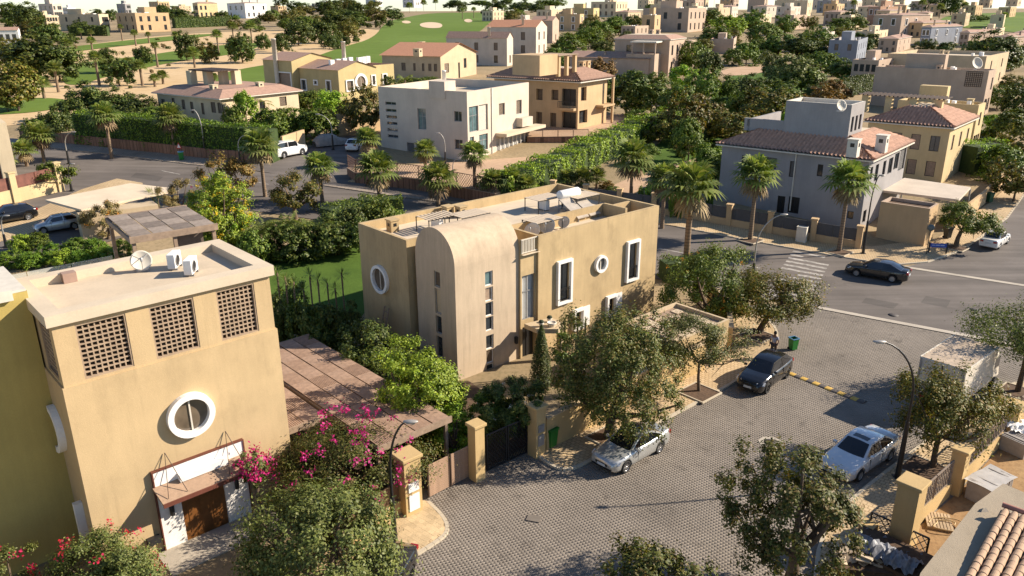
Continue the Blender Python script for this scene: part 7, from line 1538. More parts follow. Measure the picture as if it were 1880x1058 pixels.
    for wx in (fx, rx):
        for sg in (1, -1):
            w_ = empty('wheel', (wx, sg*(Wc/2-.125), wr)); w_.parent = o; w_.rotation_euler = (0, 0, 0 if sg > 0 else math.pi); link('tyre', tyre, w_); link('rim', rm, w_)
    o['wb'] = fx; o['rx'] = rx; o['tr'] = Wc/2-.03; return o
def park(o, pf, pr, side, off=.04):
    """stand the car so that the front/rear wheel feet of its seen side lie at two photo pixels; side +1 = its left side is seen"""
    f, r = at(*pf), at(*pr); d = (f-r)[:2]; d /= np.linalg.norm(d); lf = np.array([-d[1], d[0]]); mid = (f+r)[:2]/2; c = mid-lf*side*o['tr']-d*(o['wb']+o['rx'])/2
    o.location = (float(c[0]), float(c[1]), tz(*c)+off); o.rotation_euler = (0, 0, math.atan2(d[1], d[0]))
    for k in ('wb', 'rx', 'tr'): del o[k]
SED = [(0, .40), (.015, .47), (.06, .535), (.15, .585), (.29, .655), (.34, .665), (.80, .70), (.93, .715), (.985, .69), (1, .50)]
HAT = [(0, .38), (.015, .45), (.06, .53), (.15, .60), (.27, .655), (.34, .665), (.90, .70), (.97, .68), (1, .42)]
SUVT = [(0, .42), (.015, .50), (.04, .575), (.12, .62), (.26, .645), (.34, .655), (.92, .67), (.985, .65), (1, .40)]
park(car('silver_coupe', 'silver two-door coupe parked half under the seeding tree', 'car', 4.41, 1.80, 1.43, 2.58, paint('silver_paint', (.50, .51, .50), .55, .3), SED, (.285, .46, .66, .86), doors=1), (1150, 870), (1211, 834), 1)
park(car('black_hatchback', 'black hatchback parked nose towards the camera by the speed hump', 'car', 4.45, 1.80, 1.55, 2.65, paint('black_paint_car', (.008, .008, .009), .0, .22), HAT, (.26, .44, .80, .965), rim=RIMD), (1409, 724), (1445, 696), 1)
park(car('pearl_sedan', 'pearl white sedan with dark sunroof under the spreading street tree', 'car', 4.80, 1.84, 1.48, 2.80, paint('pearl_paint', (.62, .63, .64), .25, .25), SED, (.285, .44, .70, .87), sunroof=True), (1577, 887), (1634, 848), 1)
park(car('grey_sedan', 'dark grey sedan driving over the crosswalk on the main road', 'car', 4.78, 1.82, 1.47, 2.72, paint('grey_paint', (.050, .048, .045), .5, .25), SED, (.27, .43, .70, .90)), (1569, 509), (1638, 521), 1, .06)
OLD = [(0, .50), (.01, .56), (.05, .60), (.28, .64), (.33, .645), (.80, .66), (.985, .655), (1, .52)]
park(car('white_old_sedan', 'boxy old white sedan seen from behind beside the small green tree', 'car', 4.15, 1.62, 1.40, 2.45, paint('white_car_paint', (.74, .73, .70), .0, .3), OLD, (.30, .40, .72, .80), wr=.29, boxy=1.0, plan=[(0, .86), (.03, .95), (.1, 1), (.9, 1), (.97, .97), (1, .9)]), (1850, 449), (1834, 460), -1, .06)
park(car('white_suv', 'large white sport utility vehicle parked on the upper street', 'car', 5.1, 1.98, 1.92, 2.85, paint('white_suv_paint', (.76, .76, .75), .0, .28), SUVT, (.25, .36, .88, .97), wr=.39, boxy=1.0), (554.5, 286), (524.5, 293), -1, .08)
park(car('white_hatchback', 'small white car half hidden by a palm on the upper street', 'car', 4.0, 1.75, 1.5, 2.5, paint('white_car_paint', (.74, .73, .70)), HAT, (.25, .42, .82, .96)), (680, 268), (652, 285), -1, .08)
park(car('black_suv', 'black compact sport utility vehicle in the left side street', 'car', 4.3, 1.8, 1.58, 2.6, paint('black_paint_car', (.008, .008, .009)), HAT, (.25, .42, .82, .96), wr=.34), (1, 417), (51, 407), 1, .08)
park(car('silver_compact', 'silver compact with black roof half behind the gate house', 'car', 3.85, 1.72, 1.42, 2.5, paint('silver_paint', (.50, .51, .50), .55, .3), HAT, (.26, .40, .80, .96), glassroof=True), (86, 433), (135, 424), 1, .08)
k_ = car('black_car', 'black car cut off by the bottom photo edge beside the lamp post', 'car', 4.5, 1.8, 1.5, 2.65, paint('black_paint_car', (.008, .008, .009)), HAT, (.26, .44, .80, .965), rim=RIMD); park(k_, (706, 1150), (752, 1075), 1)
# covered car: sheet draped over a car shape
cc = empty('covered_car', at(608, 268)+np.array([0, 0, .06]), 0.55, 'car under a grey dust sheet on the upper street', 'car'); Vc = []; ns, nr = 26, 13
rngc = random.Random(4)
for i in range(ns+1):
    s = i/ns; x = 2.3-4.6*s; zt = 1.5*interp(s, [(0, .36), (.03, .5), (.26, .62), (.42, .98), (.74, 1.0), (.93, .70), (1, .45)]); w = .92*interp(s, [(0, .8), (.1, 1), (.9, 1), (1, .82)])
    for j in range(nr):
        t = -1+2*j/(nr-1); y = w*math.copysign(min(1, abs(t)*1.25), t)*(1+.03*math.sin(i*1.9+j)); z = .12 if abs(t) > .97 else zt*(1-max(0, abs(t)-.62)*1.6); Vc.append((x+.03*math.sin(j*2+i), y, max(.12, z+.015*rngc.uniform(-1, 1))))
MB().add(Vc, [(i*nr+j, i*nr+j+1, (i+1)*nr+j+1, (i+1)*nr+j) for i in range(ns) for j in range(nr-1)], True).obj('dust_sheet', plain('sheet_grey', (.30, .27, .24), .85, var=.2), cc)
for x in (1.35, -1.25):
    for y in (.78, -.78): MB().lathe([(.2, -.1), (.32, -.1), (.32, .1), (.2, .1)], (x, y, .32), 16, 'y').obj('wheel', TYRE, cc)
# box truck
ta, tb, tcn = np.array(at(1692, 655, 3.0)), np.array(at(1773, 683, 3.0)), np.array(at(1832, 640, 3.0))
td = (tcn-tb)[:2]; tl = np.linalg.norm(td); td /= tl; twd = float(np.linalg.norm((tb-ta)[:2])); cen = (ta+tb)[:2]/2+td*tl/2
tk = empty('box_truck', (cen[0], cen[1], .03), math.atan2(td[1], td[0]), 'white box truck parked at the right side of the paved street', 'truck')
bevel(MB().box(-tl/2, tl/2, -twd/2, twd/2, .95, 3.0).obj('cargo_box', plain('truck_white', (.60, .54, .45), .7, var=.12), tk), .03)
MB().box(-tl/2+.04, tl/2-.04, -twd/2+.04, twd/2-.04, 3.002, 3.02).obj('roof_panel', plain('dusty_roof', (.43, .34, .25), .9, var=.3, scale=2), tk)
for y in (-twd/2, twd/2): MB().box(-tl/2, tl/2, y-.03, y+.03, 2.93, 3.04).obj('roof_rail', OFFW, tk)
for y in (-.02, .02): MB().box(-tl/2-.03, -tl/2-.002, y*1-.012, y+.012, 1.0, 2.9).obj('door_gap', BLACK, tk)
for y in (-twd/2+.06, twd/2-.06): MB().box(-tl/2-.04, -tl/2-.003, y-.05, y+.05, .98, 2.95).obj('corner_post', GREYM, tk)
MB().box(-tl/2+.1, tl/2+1.7, -.45, .45, .62, .9).obj('chassis', DKMETAL, tk)
cb = bevel(MB().add([(tl/2+.15, -1.0, .7), (tl/2+1.75, -1.0, .7), (tl/2+1.75, 1.0, .7), (tl/2+.15, 1.0, .7), (tl/2+.15, -.97, 2.25), (tl/2+1.25, -.95, 2.25), (tl/2+1.25, .95, 2.25), (tl/2+.15, .97, 2.25)], [(3, 2, 1, 0), (4, 5, 6, 7), (0, 1, 5, 4), (1, 2, 6, 5), (2, 3, 7, 6), (3, 0, 4, 7)]).obj('cab', plain('truck_white', (.60, .57, .53)), tk), .06)
MB().add([(tl/2+1.56, -.88, 1.45), (tl/2+1.56, .88, 1.45), (tl/2+1.30, .85, 2.15), (tl/2+1.30, -.85, 2.15)], [(0, 1, 2, 3)]).obj('windscreen', CARGL, tk)
for y in (-1.02, 1.02): MB().box(tl/2+.4, tl/2+1.3, y-.01, y+.01, 1.45, 2.05).obj('side_window', CARGL, tk)
for x in (-tl/2+1.1, tl/2+.9):
    for y in (-twd/2+.16, twd/2-.16):
        w_ = empty('wheel', (x, y, .42)); w_.parent = tk; t_, r_ = wheel_meshes(.42, .26, plain('steel_rim', (.35, .34, .32), .6)); link('tyre', t_, w_); q = link('rim', r_, w_); w_.rotation_euler = (0, 0, 0 if y > 0 else math.pi)
for y in (-.8, .8): MB().box(-tl/2-.03, -tl/2+.05, y-.12, y+.12, .72, .86).obj('tail_light', TAILR, tk)
# ---------------------------------------------------------------- street lamps
LGREY = plain('lamp_grey', (.36, .34, .31), .5, .4)
def lamp(pb, ph, label, two=True, thick=.075, z=None):
    g = at(*pb, z); d = depth(g); h = htop(g, pb[0], ph[1]); a = (ph[0]-proj((g[0], g[1], g[2]+h))[0])*depth((g[0], g[1], g[2]+h))/FPX
    if abs(a) < .5: a = math.copysign(.5, a if a else -1)
    o = empty('street_lamp', g, 0, label, 'street lamp', 'street lamps')
    MB().box(-.2, .2, -.2, .2, 0, .16).obj('base', BLACK, o)
    MB().tube([(0, 0, .1), (0, 0, .35), (0, 0, h*.42)], [.15, .13, .095], 12).obj('lower_pole', BLACK, o)
    pts = [(0, 0, h*.42), (0, 0, h*.60)]+[(a*(1-math.cos(t)), 0, h*.60+(h*.38)*math.sin(t)) for t in np.linspace(.15, 1.35, 8)]
    MB().tube(pts, [.065, .06]+[.052-.002*i for i in range(8)], 10).obj('upper_pole', BLACK if two else LGREY, o)
    e = pts[-1]; sg = math.copysign(1, a)
    hd = MB().lathe([(.001, -.30), (.09, -.26), (.13, 0), (.10, .24), (.001, .30)], n=10, axis='x'); hd.v = [(p[0]+e[0]+sg*.22, p[1], p[2]*.45+e[2]+.03) for p in hd.v]; hd.obj('lamp_head', LGREY, o)
    MB().box(e[0]+sg*.22-.17, e[0]+sg*.22+.17, -.08, .08, e[2]-.045, e[2]-.025).obj('lens', OFFW, o)
    return o
lamp((1647, 880), (1606, 620), 'black street lamp beside the pearl sedan'); lamp((726, 1012), (752, 768), 'black street lamp beside the bougainvillea')
lamp((1378, 548), (1446, 390), 'grey street lamp leaning over the road before the grey villa', False); lamp((1584, 468), (1617, 318), 'black street lamp at the fence corner of the grey villa')
lamp((818, 305), (804, 243), 'street lamp before the white cube house', False); lamp((832, 330), (842, 290), 'short street lamp beside the lattice fence', False); lamp((127, 302), (136, 241), 'street lamp by the left side street palm', False)
lamp((378, 292), (354, 200), 'tall street lamp before the long hedge', False); lamp((441, 300), (450, 248), 'street lamp at the right end of the long hedge', False); lamp((612, 276), (580, 208), 'street lamp over the covered car', False); lamp((12, 455), (0, 395), 'street lamp at the left photo edge beside the parked cars', False)
lamp((132, 352), (128, 300), 'dark lamp post beside the round corner tree')
# ---------------------------------------------------------------- wheelie bins
GB = plain('green_plastic', (.012, .17, .02), .5, var=.08); BB = plain('blue_rim', (.10, .25, .42), .5); GB2 = plain('dark_green_plastic', (.01, .07, .03), .5)
def bin_(px, py, rz, label, mat=GB, openlid=True, s=1.0, z=.15):
    o = empty('wheelie_bin', at(px, py)+np.array([0, 0, z]), rz, label, 'bin', 'wheelie bins'); o.scale = (s, s, s)
    t, b = .29, .23; MB().add([(-b, -b, .06), (b, -b, .06), (b, b, .06), (-b, b, .06), (-t, -t, .98), (t, -t, .98), (t, t, .98), (-t, t, .98)], [(3, 2, 1, 0), (0, 1, 5, 4), (1, 2, 6, 5), (2, 3, 7, 6), (3, 0, 4, 7)]).obj('bin_body', mat, o)
    rim = MB()
    for q in ((-t-.03, t+.03, -t-.03, -t+.02), (-t-.03, t+.03, t-.02, t+.03), (-t-.03, -t+.02, -t+.02, t-.02), (t-.02, t+.03, -t+.02, t-.02)): rim.box(*q, .96, 1.03)
    rim.obj('rim', BB if openlid else mat, o)
    if openlid: MB().quad((-t+.03, -t+.03, .75), (t-.03, -t+.03, .75), (t-.03, t-.03, .75), (-t+.03, t-.03, .75)).obj('contents', plain('blue_bag', (.02, .06, .12), .5), o)
    else: bevel(MB().box(-t-.04, t+.04, -t-.04, t+.05, 1.031, 1.08).obj('lid', mat, o), .02)
    for x in (-.24, .24): MB().lathe([(.001, -.03), (.10, -.03), (.10, .03), (.001, .03)], (x, .22, .10), 14, 'x').obj('wheel', TYRE, o)
    MB().bar((-.2, .34, .98), (.2, .34, .98), .035).obj('handle', mat, o); return o
bin_(1455, 643, .4, 'bright green open wheelie bin standing in the paved street corner', s=.82, z=.04); bin_(1010, 824, .8, 'green wheelie bin in the shade beside the lattice gate', plain('green_plastic', (.012, .17, .02)), False)
bin_(334, 296, .3, 'green wheelie bin below the warning sign by the hedge wall'); bin_(1815, 374, .3, 'dark teal wheelie bin far along the right sidewalk', GB2, False); bin_(1738, 440, .3, 'black wheelie bin beside the small green tree', plain('black_plastic', (.015, .017, .016), .5), False)
# ---------------------------------------------------------------- signs
def sign(px, py, pyt, label, kind):
    g = at(px, py); h = htop(g, px, pyt); o = empty('road_sign', g+np.array([0, 0, .1]), -.35, label, 'road sign', 'road signs'); MB().tube([(0, 0, 0), (0, 0, h)], .035, 8).obj('post', DKMETAL, o)
    if kind == 'round': MB().lathe([(.001, -.02), (.30, -.02), (.30, .02), (.001, .02)], (0, -.06, h-.25), 24, 'y').obj('sign_plate', plain('sign_back', (.10, .13, .14), .5), o)
    else:
        MB().add([(-.42, -.05, h-.62), (.42, -.05, h-.62), (0, -.05, h+.12), (-.42, -.02, h-.62), (.42, -.02, h-.62), (0, -.02, h+.12)], [(0, 1, 2), (5, 4, 3), (0, 3, 4, 1), (1, 4, 5, 2), (2, 5, 3, 0)]).obj('sign_plate', plain('sign_red', (.5, .02, .02), .5), o)
        MB().add([(-.27, -.056, h-.53), (.27, -.056, h-.53), (0, -.056, h-.05)], [(0, 1, 2)]).obj('sign_face', WHITE, o)
    return o
sign(1700, 469, 415, 'round road sign seen from behind on a dark post at the sidewalk corner', 'round'); sign(332, 292, 265, 'red triangular warning sign by the hedge wall', 'tri')
g = at(1720, 467); bs_ = empty('street_name_sign', g+np.array([0, 0, .13]), -.15, 'low blue street name sign on two dark posts at the sidewalk corner', 'street sign')
for x in (-.75, .75): MB().box(x-.06, x+.06, -.05, .05, 0, .95).obj('post', DKMETAL, bs_)
MB().box(-.69, .69, -.03, .03, .52, .86).obj('sign_plate', plain('sign_blue', (.02, .07, .38), .45), bs_)
for x0_, x1_ in ((-.55, -.3), (-.25, .1), (.16, .5)):
    MB().box(x0_, x1_, -.038, -.032, .66, .76).obj('lettering', plain('sign_white', (.35, .42, .6), .5), bs_)
# ---------------------------------------------------------------- speed hump of rubber blocks
a, b = at(1450, 687)[:2], at(1588, 741)[:2]; hump = empty('speed_hump', (a[0], a[1], .045), math.atan2(*(b-a)[::-1]), 'yellow and black block speed hump across the paved street', 'speed hump'); ln = float(np.linalg.norm(b-a)); nb = 12
YB = plain('hump_yellow', (.52, .33, .07), .8, var=.3, scale=5); KB = plain('hump_black', (.10, .085, .075), .85, var=.2)
bmh = {}
for mt in (YB, KB):
    w = ln/nb-.012; p = [(-.24, 0), (.24, 0), (.16, .045), (.06, .062), (-.06, .062), (-.16, .045)]; mb = MB(); n = len(p)
    mb.add([(0, y, z) for y, z in p]+[(w, y, z) for y, z in p], [tuple(range(n)), tuple(range(2*n-1, n-1, -1))]+[(i, (i+1) % n, n+(i+1) % n, n+i) for i in range(n)]); bmh[mt.name] = mb.mesh('hump_block', mt)
for i in range(nb): link('hump_block', bmh[(YB if i % 2 == 0 else KB).name], hump, (i*ln/nb, 0, 0))
mh = empty('manhole', at(1415, 814)+np.array([0, 0, .035]), .4, 'round iron manhole cover with worn concrete collar in the paved street', 'manhole')
MB().lathe([(.62, .0), (.62, .012), (.36, .014), (.36, .0)], n=8, smooth=False).obj('collar', STRIP, mh); mc = MB().lathe([(.355, .0), (.355, .018), (.001, .018)], n=24).obj('cover', plain('iron', (.06, .05, .045), .7), mh)
for i in range(5): MB().box(-.26, .26, -.22+i*.11-.012, -.22+i*.11+.012, .0185, .024).obj('cover_rib', plain('iron', (.06, .05, .045)), mh)
g = at(980, 954); o = MB().box(-.3, .3, -.22, .22, 0, .03).obj('drain_cover', plain('cover_grey', (.17, .145, .12), .9), None, (g[0], g[1], .045), -.3); tag(o, 'small square concrete cover in the paved street near the lattice gate', 'drain cover')
# ---------------------------------------------------------------- front boundary: pillars, timber gate, lattice gate
def pillar(px, py, pyt, w, label, mat=None, grp='gate pillars', cap=True, rz=None):
    g = at(px, py); h = htop(g, px, pyt); o = empty('gate_pillar', g, C.f.rot if rz is None else rz, label, 'pillar', grp)
    MB().box(-w/2, w/2, -w/2, w/2, -.2, h-.16).obj('shaft', mat or BEIGE, o)
    if cap: bevel(MB().box(-w/2-.09, w/2+.09, -w/2-.09, w/2+.09, h-.158, h).obj('cap', mat or BEIGE, o), .03)
    return o, g, h
PY = stucco('pillar_yellow', (.54, .385, .185), .4, .05)
p1o, p1, h1 = pillar(752, 940, 832, .85, 'broad pillar with white meter boxes at the left of the timber gate', PY); p2o, p2, h2 = pillar(876, 880, 776, .55, 'tall square pillar between the timber gate and the lattice gate', PY); p3o, p3, h3 = pillar(985, 836, 742, .62, 'pillar with meter boxes right of the lattice gate', PY)
for po, ys_ in ((p1o, ((.35, 1.15, 'white_meter'), (1.3, 1.75, 'white_meter'))), (p3o, ((.7, 1.3, 'grey'), (1.45, 1.85, 'grey')))):
    for z0_, z1_, nm in ys_: w = .43 if po is p1o else .31; MB().box(-w*.62, w*.62, -w-.035, -w-.002, z0_, z1_).obj('meter_box', WHITE if nm == 'white_meter' else GREYM, po)
def panel_gate(a, b, label, kind, h, name):
    a, b = np.array(a[:2]), np.array(b[:2]); d = b-a; ln = float(np.linalg.norm(d)); o = empty(name, (a[0], a[1], .05), math.atan2(d[1], d[0]), label, 'gate'); half = ln/2
    for k in range(2):
        x0, x1 = k*half+.03, (k+1)*half-.03
        if kind == 'board':
            lf = MB()
            for x in (x0, x1-.06): lf.box(x, x+.06, -.03, .03, .05, h)
            l = lf.obj('gate_leaf', DKWOOD, o); nb_ = 17
            bm_ = MB().box(x0+.06, x1-.06, -.02, .02, 0, (h-.1)/nb_*.86).mesh('board', plain('gate_board', (.36, .235, .155), .75, var=.2, scale=4))
            for i in range(nb_): link('board', bm_, l, (0, 0, .08+i*(h-.1)/nb_))
        else:
            lf = MB()
            for x in (x0, x1-.06): lf.box(x, x+.06, -.035, .035, .05, h)
            for z in (.05, h-.06): lf.box(x0+.06, x1-.06, -.03, .03, z, z+.06)
            l = lf.obj('gate_leaf', DKMETAL, o); w = x1-x0-.12; hh = h-.17; n = 6
            for sg in (1, -1):
                for i in range(-8, 9):
                    c0 = i*w/n*1.0; pts = []
                    xa, za, xb, zb = c0, 0, c0+hh*.75, hh
                    ta_, tb_ = max(0, -xa/(xb-xa)), min(1, (w-xa)/(xb-xa))
                    if tb_-ta_ < .05: continue
                    q0, q1 = xa+(xb-xa)*ta_, xa+(xb-xa)*tb_; q0, q1 = (q0, q1) if sg > 0 else (w-q0, w-q1)
                    MB().bar((x0+.06+q0, .012*sg, .11+hh*ta_), (x0+.06+q1, .012*sg, .11+hh*tb_), .035, .02).obj('lattice_bar', DKMETAL, l)
    return o
panel_gate(at(786, 918), at(866, 876), 'brown timber plank gate between two pillars', 'board', 1.75, 'plank_gate'); panel_gate(at(893, 868), at(968, 833), 'dark metal diamond lattice gate at the driveway', 'lattice', 2.0, 'lattice_gate')
wall_run('front_wall', 'low yellow wall with timber boards between the bougainvillea and the sidewalk', 'wall', [at(735, 945)[:2], at(640, 1010)[:2]], tz, .8, .25, PY, None, None, ('panel', .9, WOOD))
wall_run('front_wall', 'yellow front wall behind the seeding tree along the sidewalk', 'wall', [at(1000, 830)[:2], at(1120, 768)[:2], at(1225, 712)[:2], at(1290, 682)[:2]], tz, 1.9, .25, PY, BEIGE)
wall_run('front_wall', 'yellow wall beside the corner tree behind the garage', 'wall', [at(1338, 648)[:2], at(1332, 590)[:2], at(1300, 560)[:2]], tz, 1.7, .25, PY, BEIGE)
wall_run('street_wall', 'cream wall with dark red stone infill at the left side street', 'wall', [at(-60, 395)[:2], at(112, 352)[:2]], tz, 1.4, .25, PALEY, None, (6, .6, 3.0, PALEY), ('panel', 1.2, plain('red_brown_stone', (.17, .065, .045))))
wall_run('street_wall', 'orange garden wall below the olive villa on the upper street', 'wall', [at(620, 250)[:2], at(705, 238)[:2]], tz, 3.0, .3, TAN); wall_run('street_wall', 'tan garden wall beside the covered car', 'wall', [at(520, 286)[:2], at(560, 272)[:2]], tz, 2.4, .3, TAN)
wall_run('villa_wall', 'low garden wall along the right villa street', 'wall', [at(1745, 425)[:2], at(1800, 380)[:2], at(1860, 318)[:2]], tz, 1.6, .25, TAN)
# ---------------------------------------------------------------- right-hand garden: pillars with trellis, stored panels, roof corner
RZ = math.atan2(*(at(1745, 895)-at(1648, 992))[:2][::-1])
for q, lb in (((1655, 1000, 882, .85), 'massive yellow garden pillar in the lower right corner'), ((1750, 905, 822, .6), 'yellow garden pillar behind the massive one'), ((1852, 800, 738, .6), 'yellow garden pillar below the box truck')):
    o, g, h = pillar(*q, lb, PY, 'garden pillars', True, RZ)
for a, b, lbw in (((1672, 975), (1738, 912), 'nearest the massive pillar'), ((1766, 888), (1840, 812), 'between the two slimmer pillars'), ((1862, 790), (1930, 735), 'running out of the right edge')):
    wall_run('trellis_wall', 'low garden wall with wire trellis '+lbw, 'wall', [at(*a)[:2], at(*b)[:2]], tz, .75, .2, PY, None, None, ('diamond', 1.15, plain('rusty_grey', (.22, .17, .13), .7)), 'trellis walls')
drape('garden_dirt', pxpoly([(1560, 1130), (1640, 1010), (1760, 905), (1860, 800), (2050, 770), (2050, 1200), (1560, 1200)]), .055, ground_mat('garden_dirt', [(.30, .18, .085), (.40, .26, .13), (.17, .10, .05)], .6, 4.0), 3)
# roof corner with barrel tiles
rz0 = 3.1; rp = [at(*p, rz0)[:2] for p in ((1690, 1052), (1790, 925), (1842, 888), (1990, 950), (2000, 1150), (1660, 1150))]
RB_ = empty('tiled_roof_house', (rp[0][0], rp[0][1], 0), 0, 'concrete roof corner with clay barrel tiles at the lower right', 'house'); off_ = np.array([rp[0][0], rp[0][1]])
MB().prism([tuple(p-off_) for p in rp], rz0-.35, rz0).obj('roof_slab', stucco('rough_concrete', (.36, .30, .22), .8, 0, .5), RB_)
inn = [p+(np.mean(rp, 0)-p)*.12 for p in rp]; MB().prism([tuple(p-off_) for p in inn], -.3, rz0-.352).obj('wall', PY, RB_)
t0, t1 = at(1832, 952, rz0+.05)[:2], at(1768, 1062, rz0+.05)[:2]; ed = (t1-t0)/np.linalg.norm(t1-t0); upd = np.array([-ed[1], ed[0]]); upd = upd if upd[0] > 0 else -upd
CLAY = plain('clay_tile', (.44, .295, .19), .85, var=.22, scale=3); tv_, tf_ = [], []
for i, (x, sc) in enumerate(((0, 1.0), (.50, .84))):
    for k in range(9):
        a = math.pi*k/8; tv_.append((x, math.cos(a)*.135*sc, math.sin(a)*.125*sc+(0 if i else .03)))
    for k in range(9):
        a = math.pi*k/8; tv_.append((x, math.cos(a)*.115*sc, math.sin(a)*.105*sc+(0 if i else .03)))
tf_ = [(k, k+1, 19+k, 18+k) for k in range(8)]+[(9+k+1, 9+k, 27+k, 28+k) for k in range(8)]+[(k+1, k, 9+k, 10+k) for k in range(8)]
tmesh = MB().add(tv_, tf_, False).mesh('roof_tile', CLAY); sl = .20; ang = math.atan2(-ed[1], -ed[0]); rgt = random.Random(8)
for i in range(15):
    for j in range(12):
        p = t0+ed*(.35+i*.40)+upd*(.16+j*.295); o = link('roof_tile', tmesh, RB_, (p[0]-off_[0], p[1]-off_[1], rz0+.36-(.35+i*.40)*sl*.28+j*.0)); o.rotation_euler = (rgt.uniform(-.03, .03), -math.atan(sl*.6)+rgt.uniform(-.02, .02), ang+rgt.uniform(-.04, .04))
pb = [t0-ed*.25-off_, t1+ed*2.2-off_, t1+ed*2.2+upd*3.8-off_, t0-ed*.25+upd*3.8-off_]; _l = float(np.linalg.norm(t1-t0))+2.4
_zz = [rz0+.36, rz0+.36-_l*sl*.28, rz0+.36-_l*sl*.28, rz0+.36]
MB().add([(*q, rz0-.05) for q in pb]+[(*q, max(rz0-.04, z-.04)) for q, z in zip(pb, _zz)], [(4, 5, 6, 7), (0, 1, 5, 4), (1, 2, 6, 5), (2, 3, 7, 6), (3, 0, 4, 7)]).obj('tile_bed', plain('mortar', (.30, .22, .15), .95, var=.2), RB_)
MB().tube([(*(t0-ed*.30+upd*.0-off_), rz0+.50), (*(t0-ed*.30+upd*3.8-off_), rz0+.50)], .10, 10).obj('ridge_tile', plain('pink_clay', (.34, .15, .11), .8), RB_)
p = at(1806, 938, rz0)[:2]-off_; MB().add([(p[0]-.15, p[1]-.1, rz0), (p[0]+.16, p[1]-.08, rz0), (p[0]+.12, p[1]+.12, rz0), (p[0]-.1, p[1]+.1, rz0), (p[0]-.05, p[1]-.02, rz0+.14), (p[0]+.08, p[1]+.03, rz0+.11)], [(0, 1, 5, 4), (1, 2, 5), (2, 3, 4, 5), (3, 0, 4)]).obj('rubble_piece', CONC, RB_)
# stacked boards, pallet, hose, tarpaulin
def board_stack(px, py, rz, label, n, w, h, mat, z=.06):
    o = empty('board_stack', at(px, py)+np.array([0, 0, z]), rz, label, 'stacked boards', 'board stacks'); m_ = MB().box(-.03, .03, -w/2, w/2, 0, h).mesh('board', mat)
    rg_ = random.Random(px)
    for i in range(n): q = link('board', m_, o, (i*.075, rg_.uniform(-.04, .04), 0)); q.rotation_euler = (0, rg_.uniform(-.05, .02), 0); q.scale = (1, 1, rg_.uniform(.92, 1.04))
    return o
GBRD = plain('grey_board', (.34, .31, .28), .8, var=.15)
st1 = board_stack(1790, 925, .55, 'grey boards stacked on edge below the garden trellis', 26, 1.0, .95, GBRD); shm = MB()
for i in range(7):
    for j in range(5): shm.v.append((-.15+i*.36, -.62+j*.31, .98+.03*math.sin(i*1.7+j)))
shm.f = [(i*5+j, i*5+j+1, i*5+j+6, i*5+j+5) for i in range(6) for j in range(4)]; shm.sm = [True]*24; shm.obj('cover_sheet', plain('grey_sheet', (.42, .40, .38), .7), st1)
board_stack(1855, 835, .5, 'pale boards stacked at the right photo edge below the pillar', 16, 1.2, .8, GBRD)
cr_ = empty('crumpled_sheet', at(1872, 812)+np.array([0, 0, .85]), 0, 'crumpled white plastic sheet on the boards at the right photo edge', 'plastic sheet'); rgx = np.random.default_rng(5); Vx = [((i-5)*.16, (j-5)*.13, float(abs(rgx.normal())*.14)) for i in range(11) for j in range(11)]
MB().add(Vx, [(i*11+j, i*11+j+1, i*11+j+12, i*11+j+11) for i in range(10) for j in range(10)]).obj('sheet', WHITE, cr_)
pal = empty('wooden_pallet', at(1722, 962)+np.array([0, 0, .07]), RZ+.5, 'weathered wooden pallet on the garden dirt behind the massive pillar', 'pallet')
for i in range(8): MB().box(-.6, .6, -.5+i*.13, -.40+i*.13, .1, .12).obj('slat', plain('pallet_wood', (.42, .31, .19), .85, var=.2), pal)
for x in (-.55, 0, .55): MB().box(x-.04, x+.04, -.5, .52, 0, .099).obj('runner', plain('pallet_wood', (.42, .31, .19)), pal)
ho = empty('garden_hose', at(1735, 972)+np.array([0, 0, .2]), 0, 'yellowish garden hose coiled beside the pallet', 'hose'); MB().tube([(math.cos(t)*(.35+.05*t)+.12*math.sin(3*t), math.sin(t)*(.28+.03*t), .02+.03*math.sin(2*t)) for t in np.linspace(0, 9, 46)], .025, 6).obj('hose_coil', plain('hose', (.50, .36, .17), .6), ho)
tp_ = empty('crumpled_tarpaulin', at(1625, 1035)+np.array([0, 0, .75]), RZ, 'crumpled grey-blue tarpaulin over the debris heap at the lower right', 'tarpaulin'); rgx = np.random.default_rng(6); Vx = []
for i in range(24):
    for j in range(12): Vx.append(((j-6)*.16, (i-12)*.11, .25*math.sin(j*.5)+.10*math.sin(i*1.9+j*.8)+.05*float(rgx.normal())))
MB().add(Vx, [(i*12+j, i*12+j+1, i*12+j+13, i*12+j+12) for i in range(23) for j in range(11)]).obj('tarpaulin_sheet', plain('tarp', (.22, .23, .26), .55, var=.35, scale=6), tp_); MB().box(-1.0, 1.0, -1.4, 1.4, -.75, -.12).obj('debris_pile', BLACK if False else SOIL, tp_)
rg = random.Random(12)
for i in range(48):
    q = at(1575+rg.uniform(-45, 35), 1035+rg.uniform(-20, 22)); w = rg.uniform(.12, .26); o = MB().box(-w, w, -w*.7, w*.7, 0, .05).obj('broken_slab', SLABM, None, (q[0], q[1], .5+rg.uniform(0, .25))); o.rotation_euler = (rg.uniform(-.4, .4), rg.uniform(-.4, .4), rg.uniform(0, 3)); tag(o, 'broken pale slab in the heap beside the tarpaulin', 'slab', 'broken slabs in the heap')
hp = MB().prism([tuple(at(*p)[:2]) for p in ((1530, 1062), (1545, 1015), (1640, 1010), (1650, 1075))], 0, .5).obj('rubble_heap', SOIL); tag(hp, 'heap of rubble and soil below the round olive tree', 'rubble heap')
fr_ = wall_run('wire_fence', 'low wire fence panel in front of the rubble heap', 'fence', [at(1592, 978)[:2], at(1700, 1030)[:2]], tz, .25, .1, SOIL, None, None, ('diamond', .8, DKMETAL))
pillar(1592, 985, 955, .6, 'short square masonry stub beside the wire fence', PY, 'garden pillars', False, RZ)
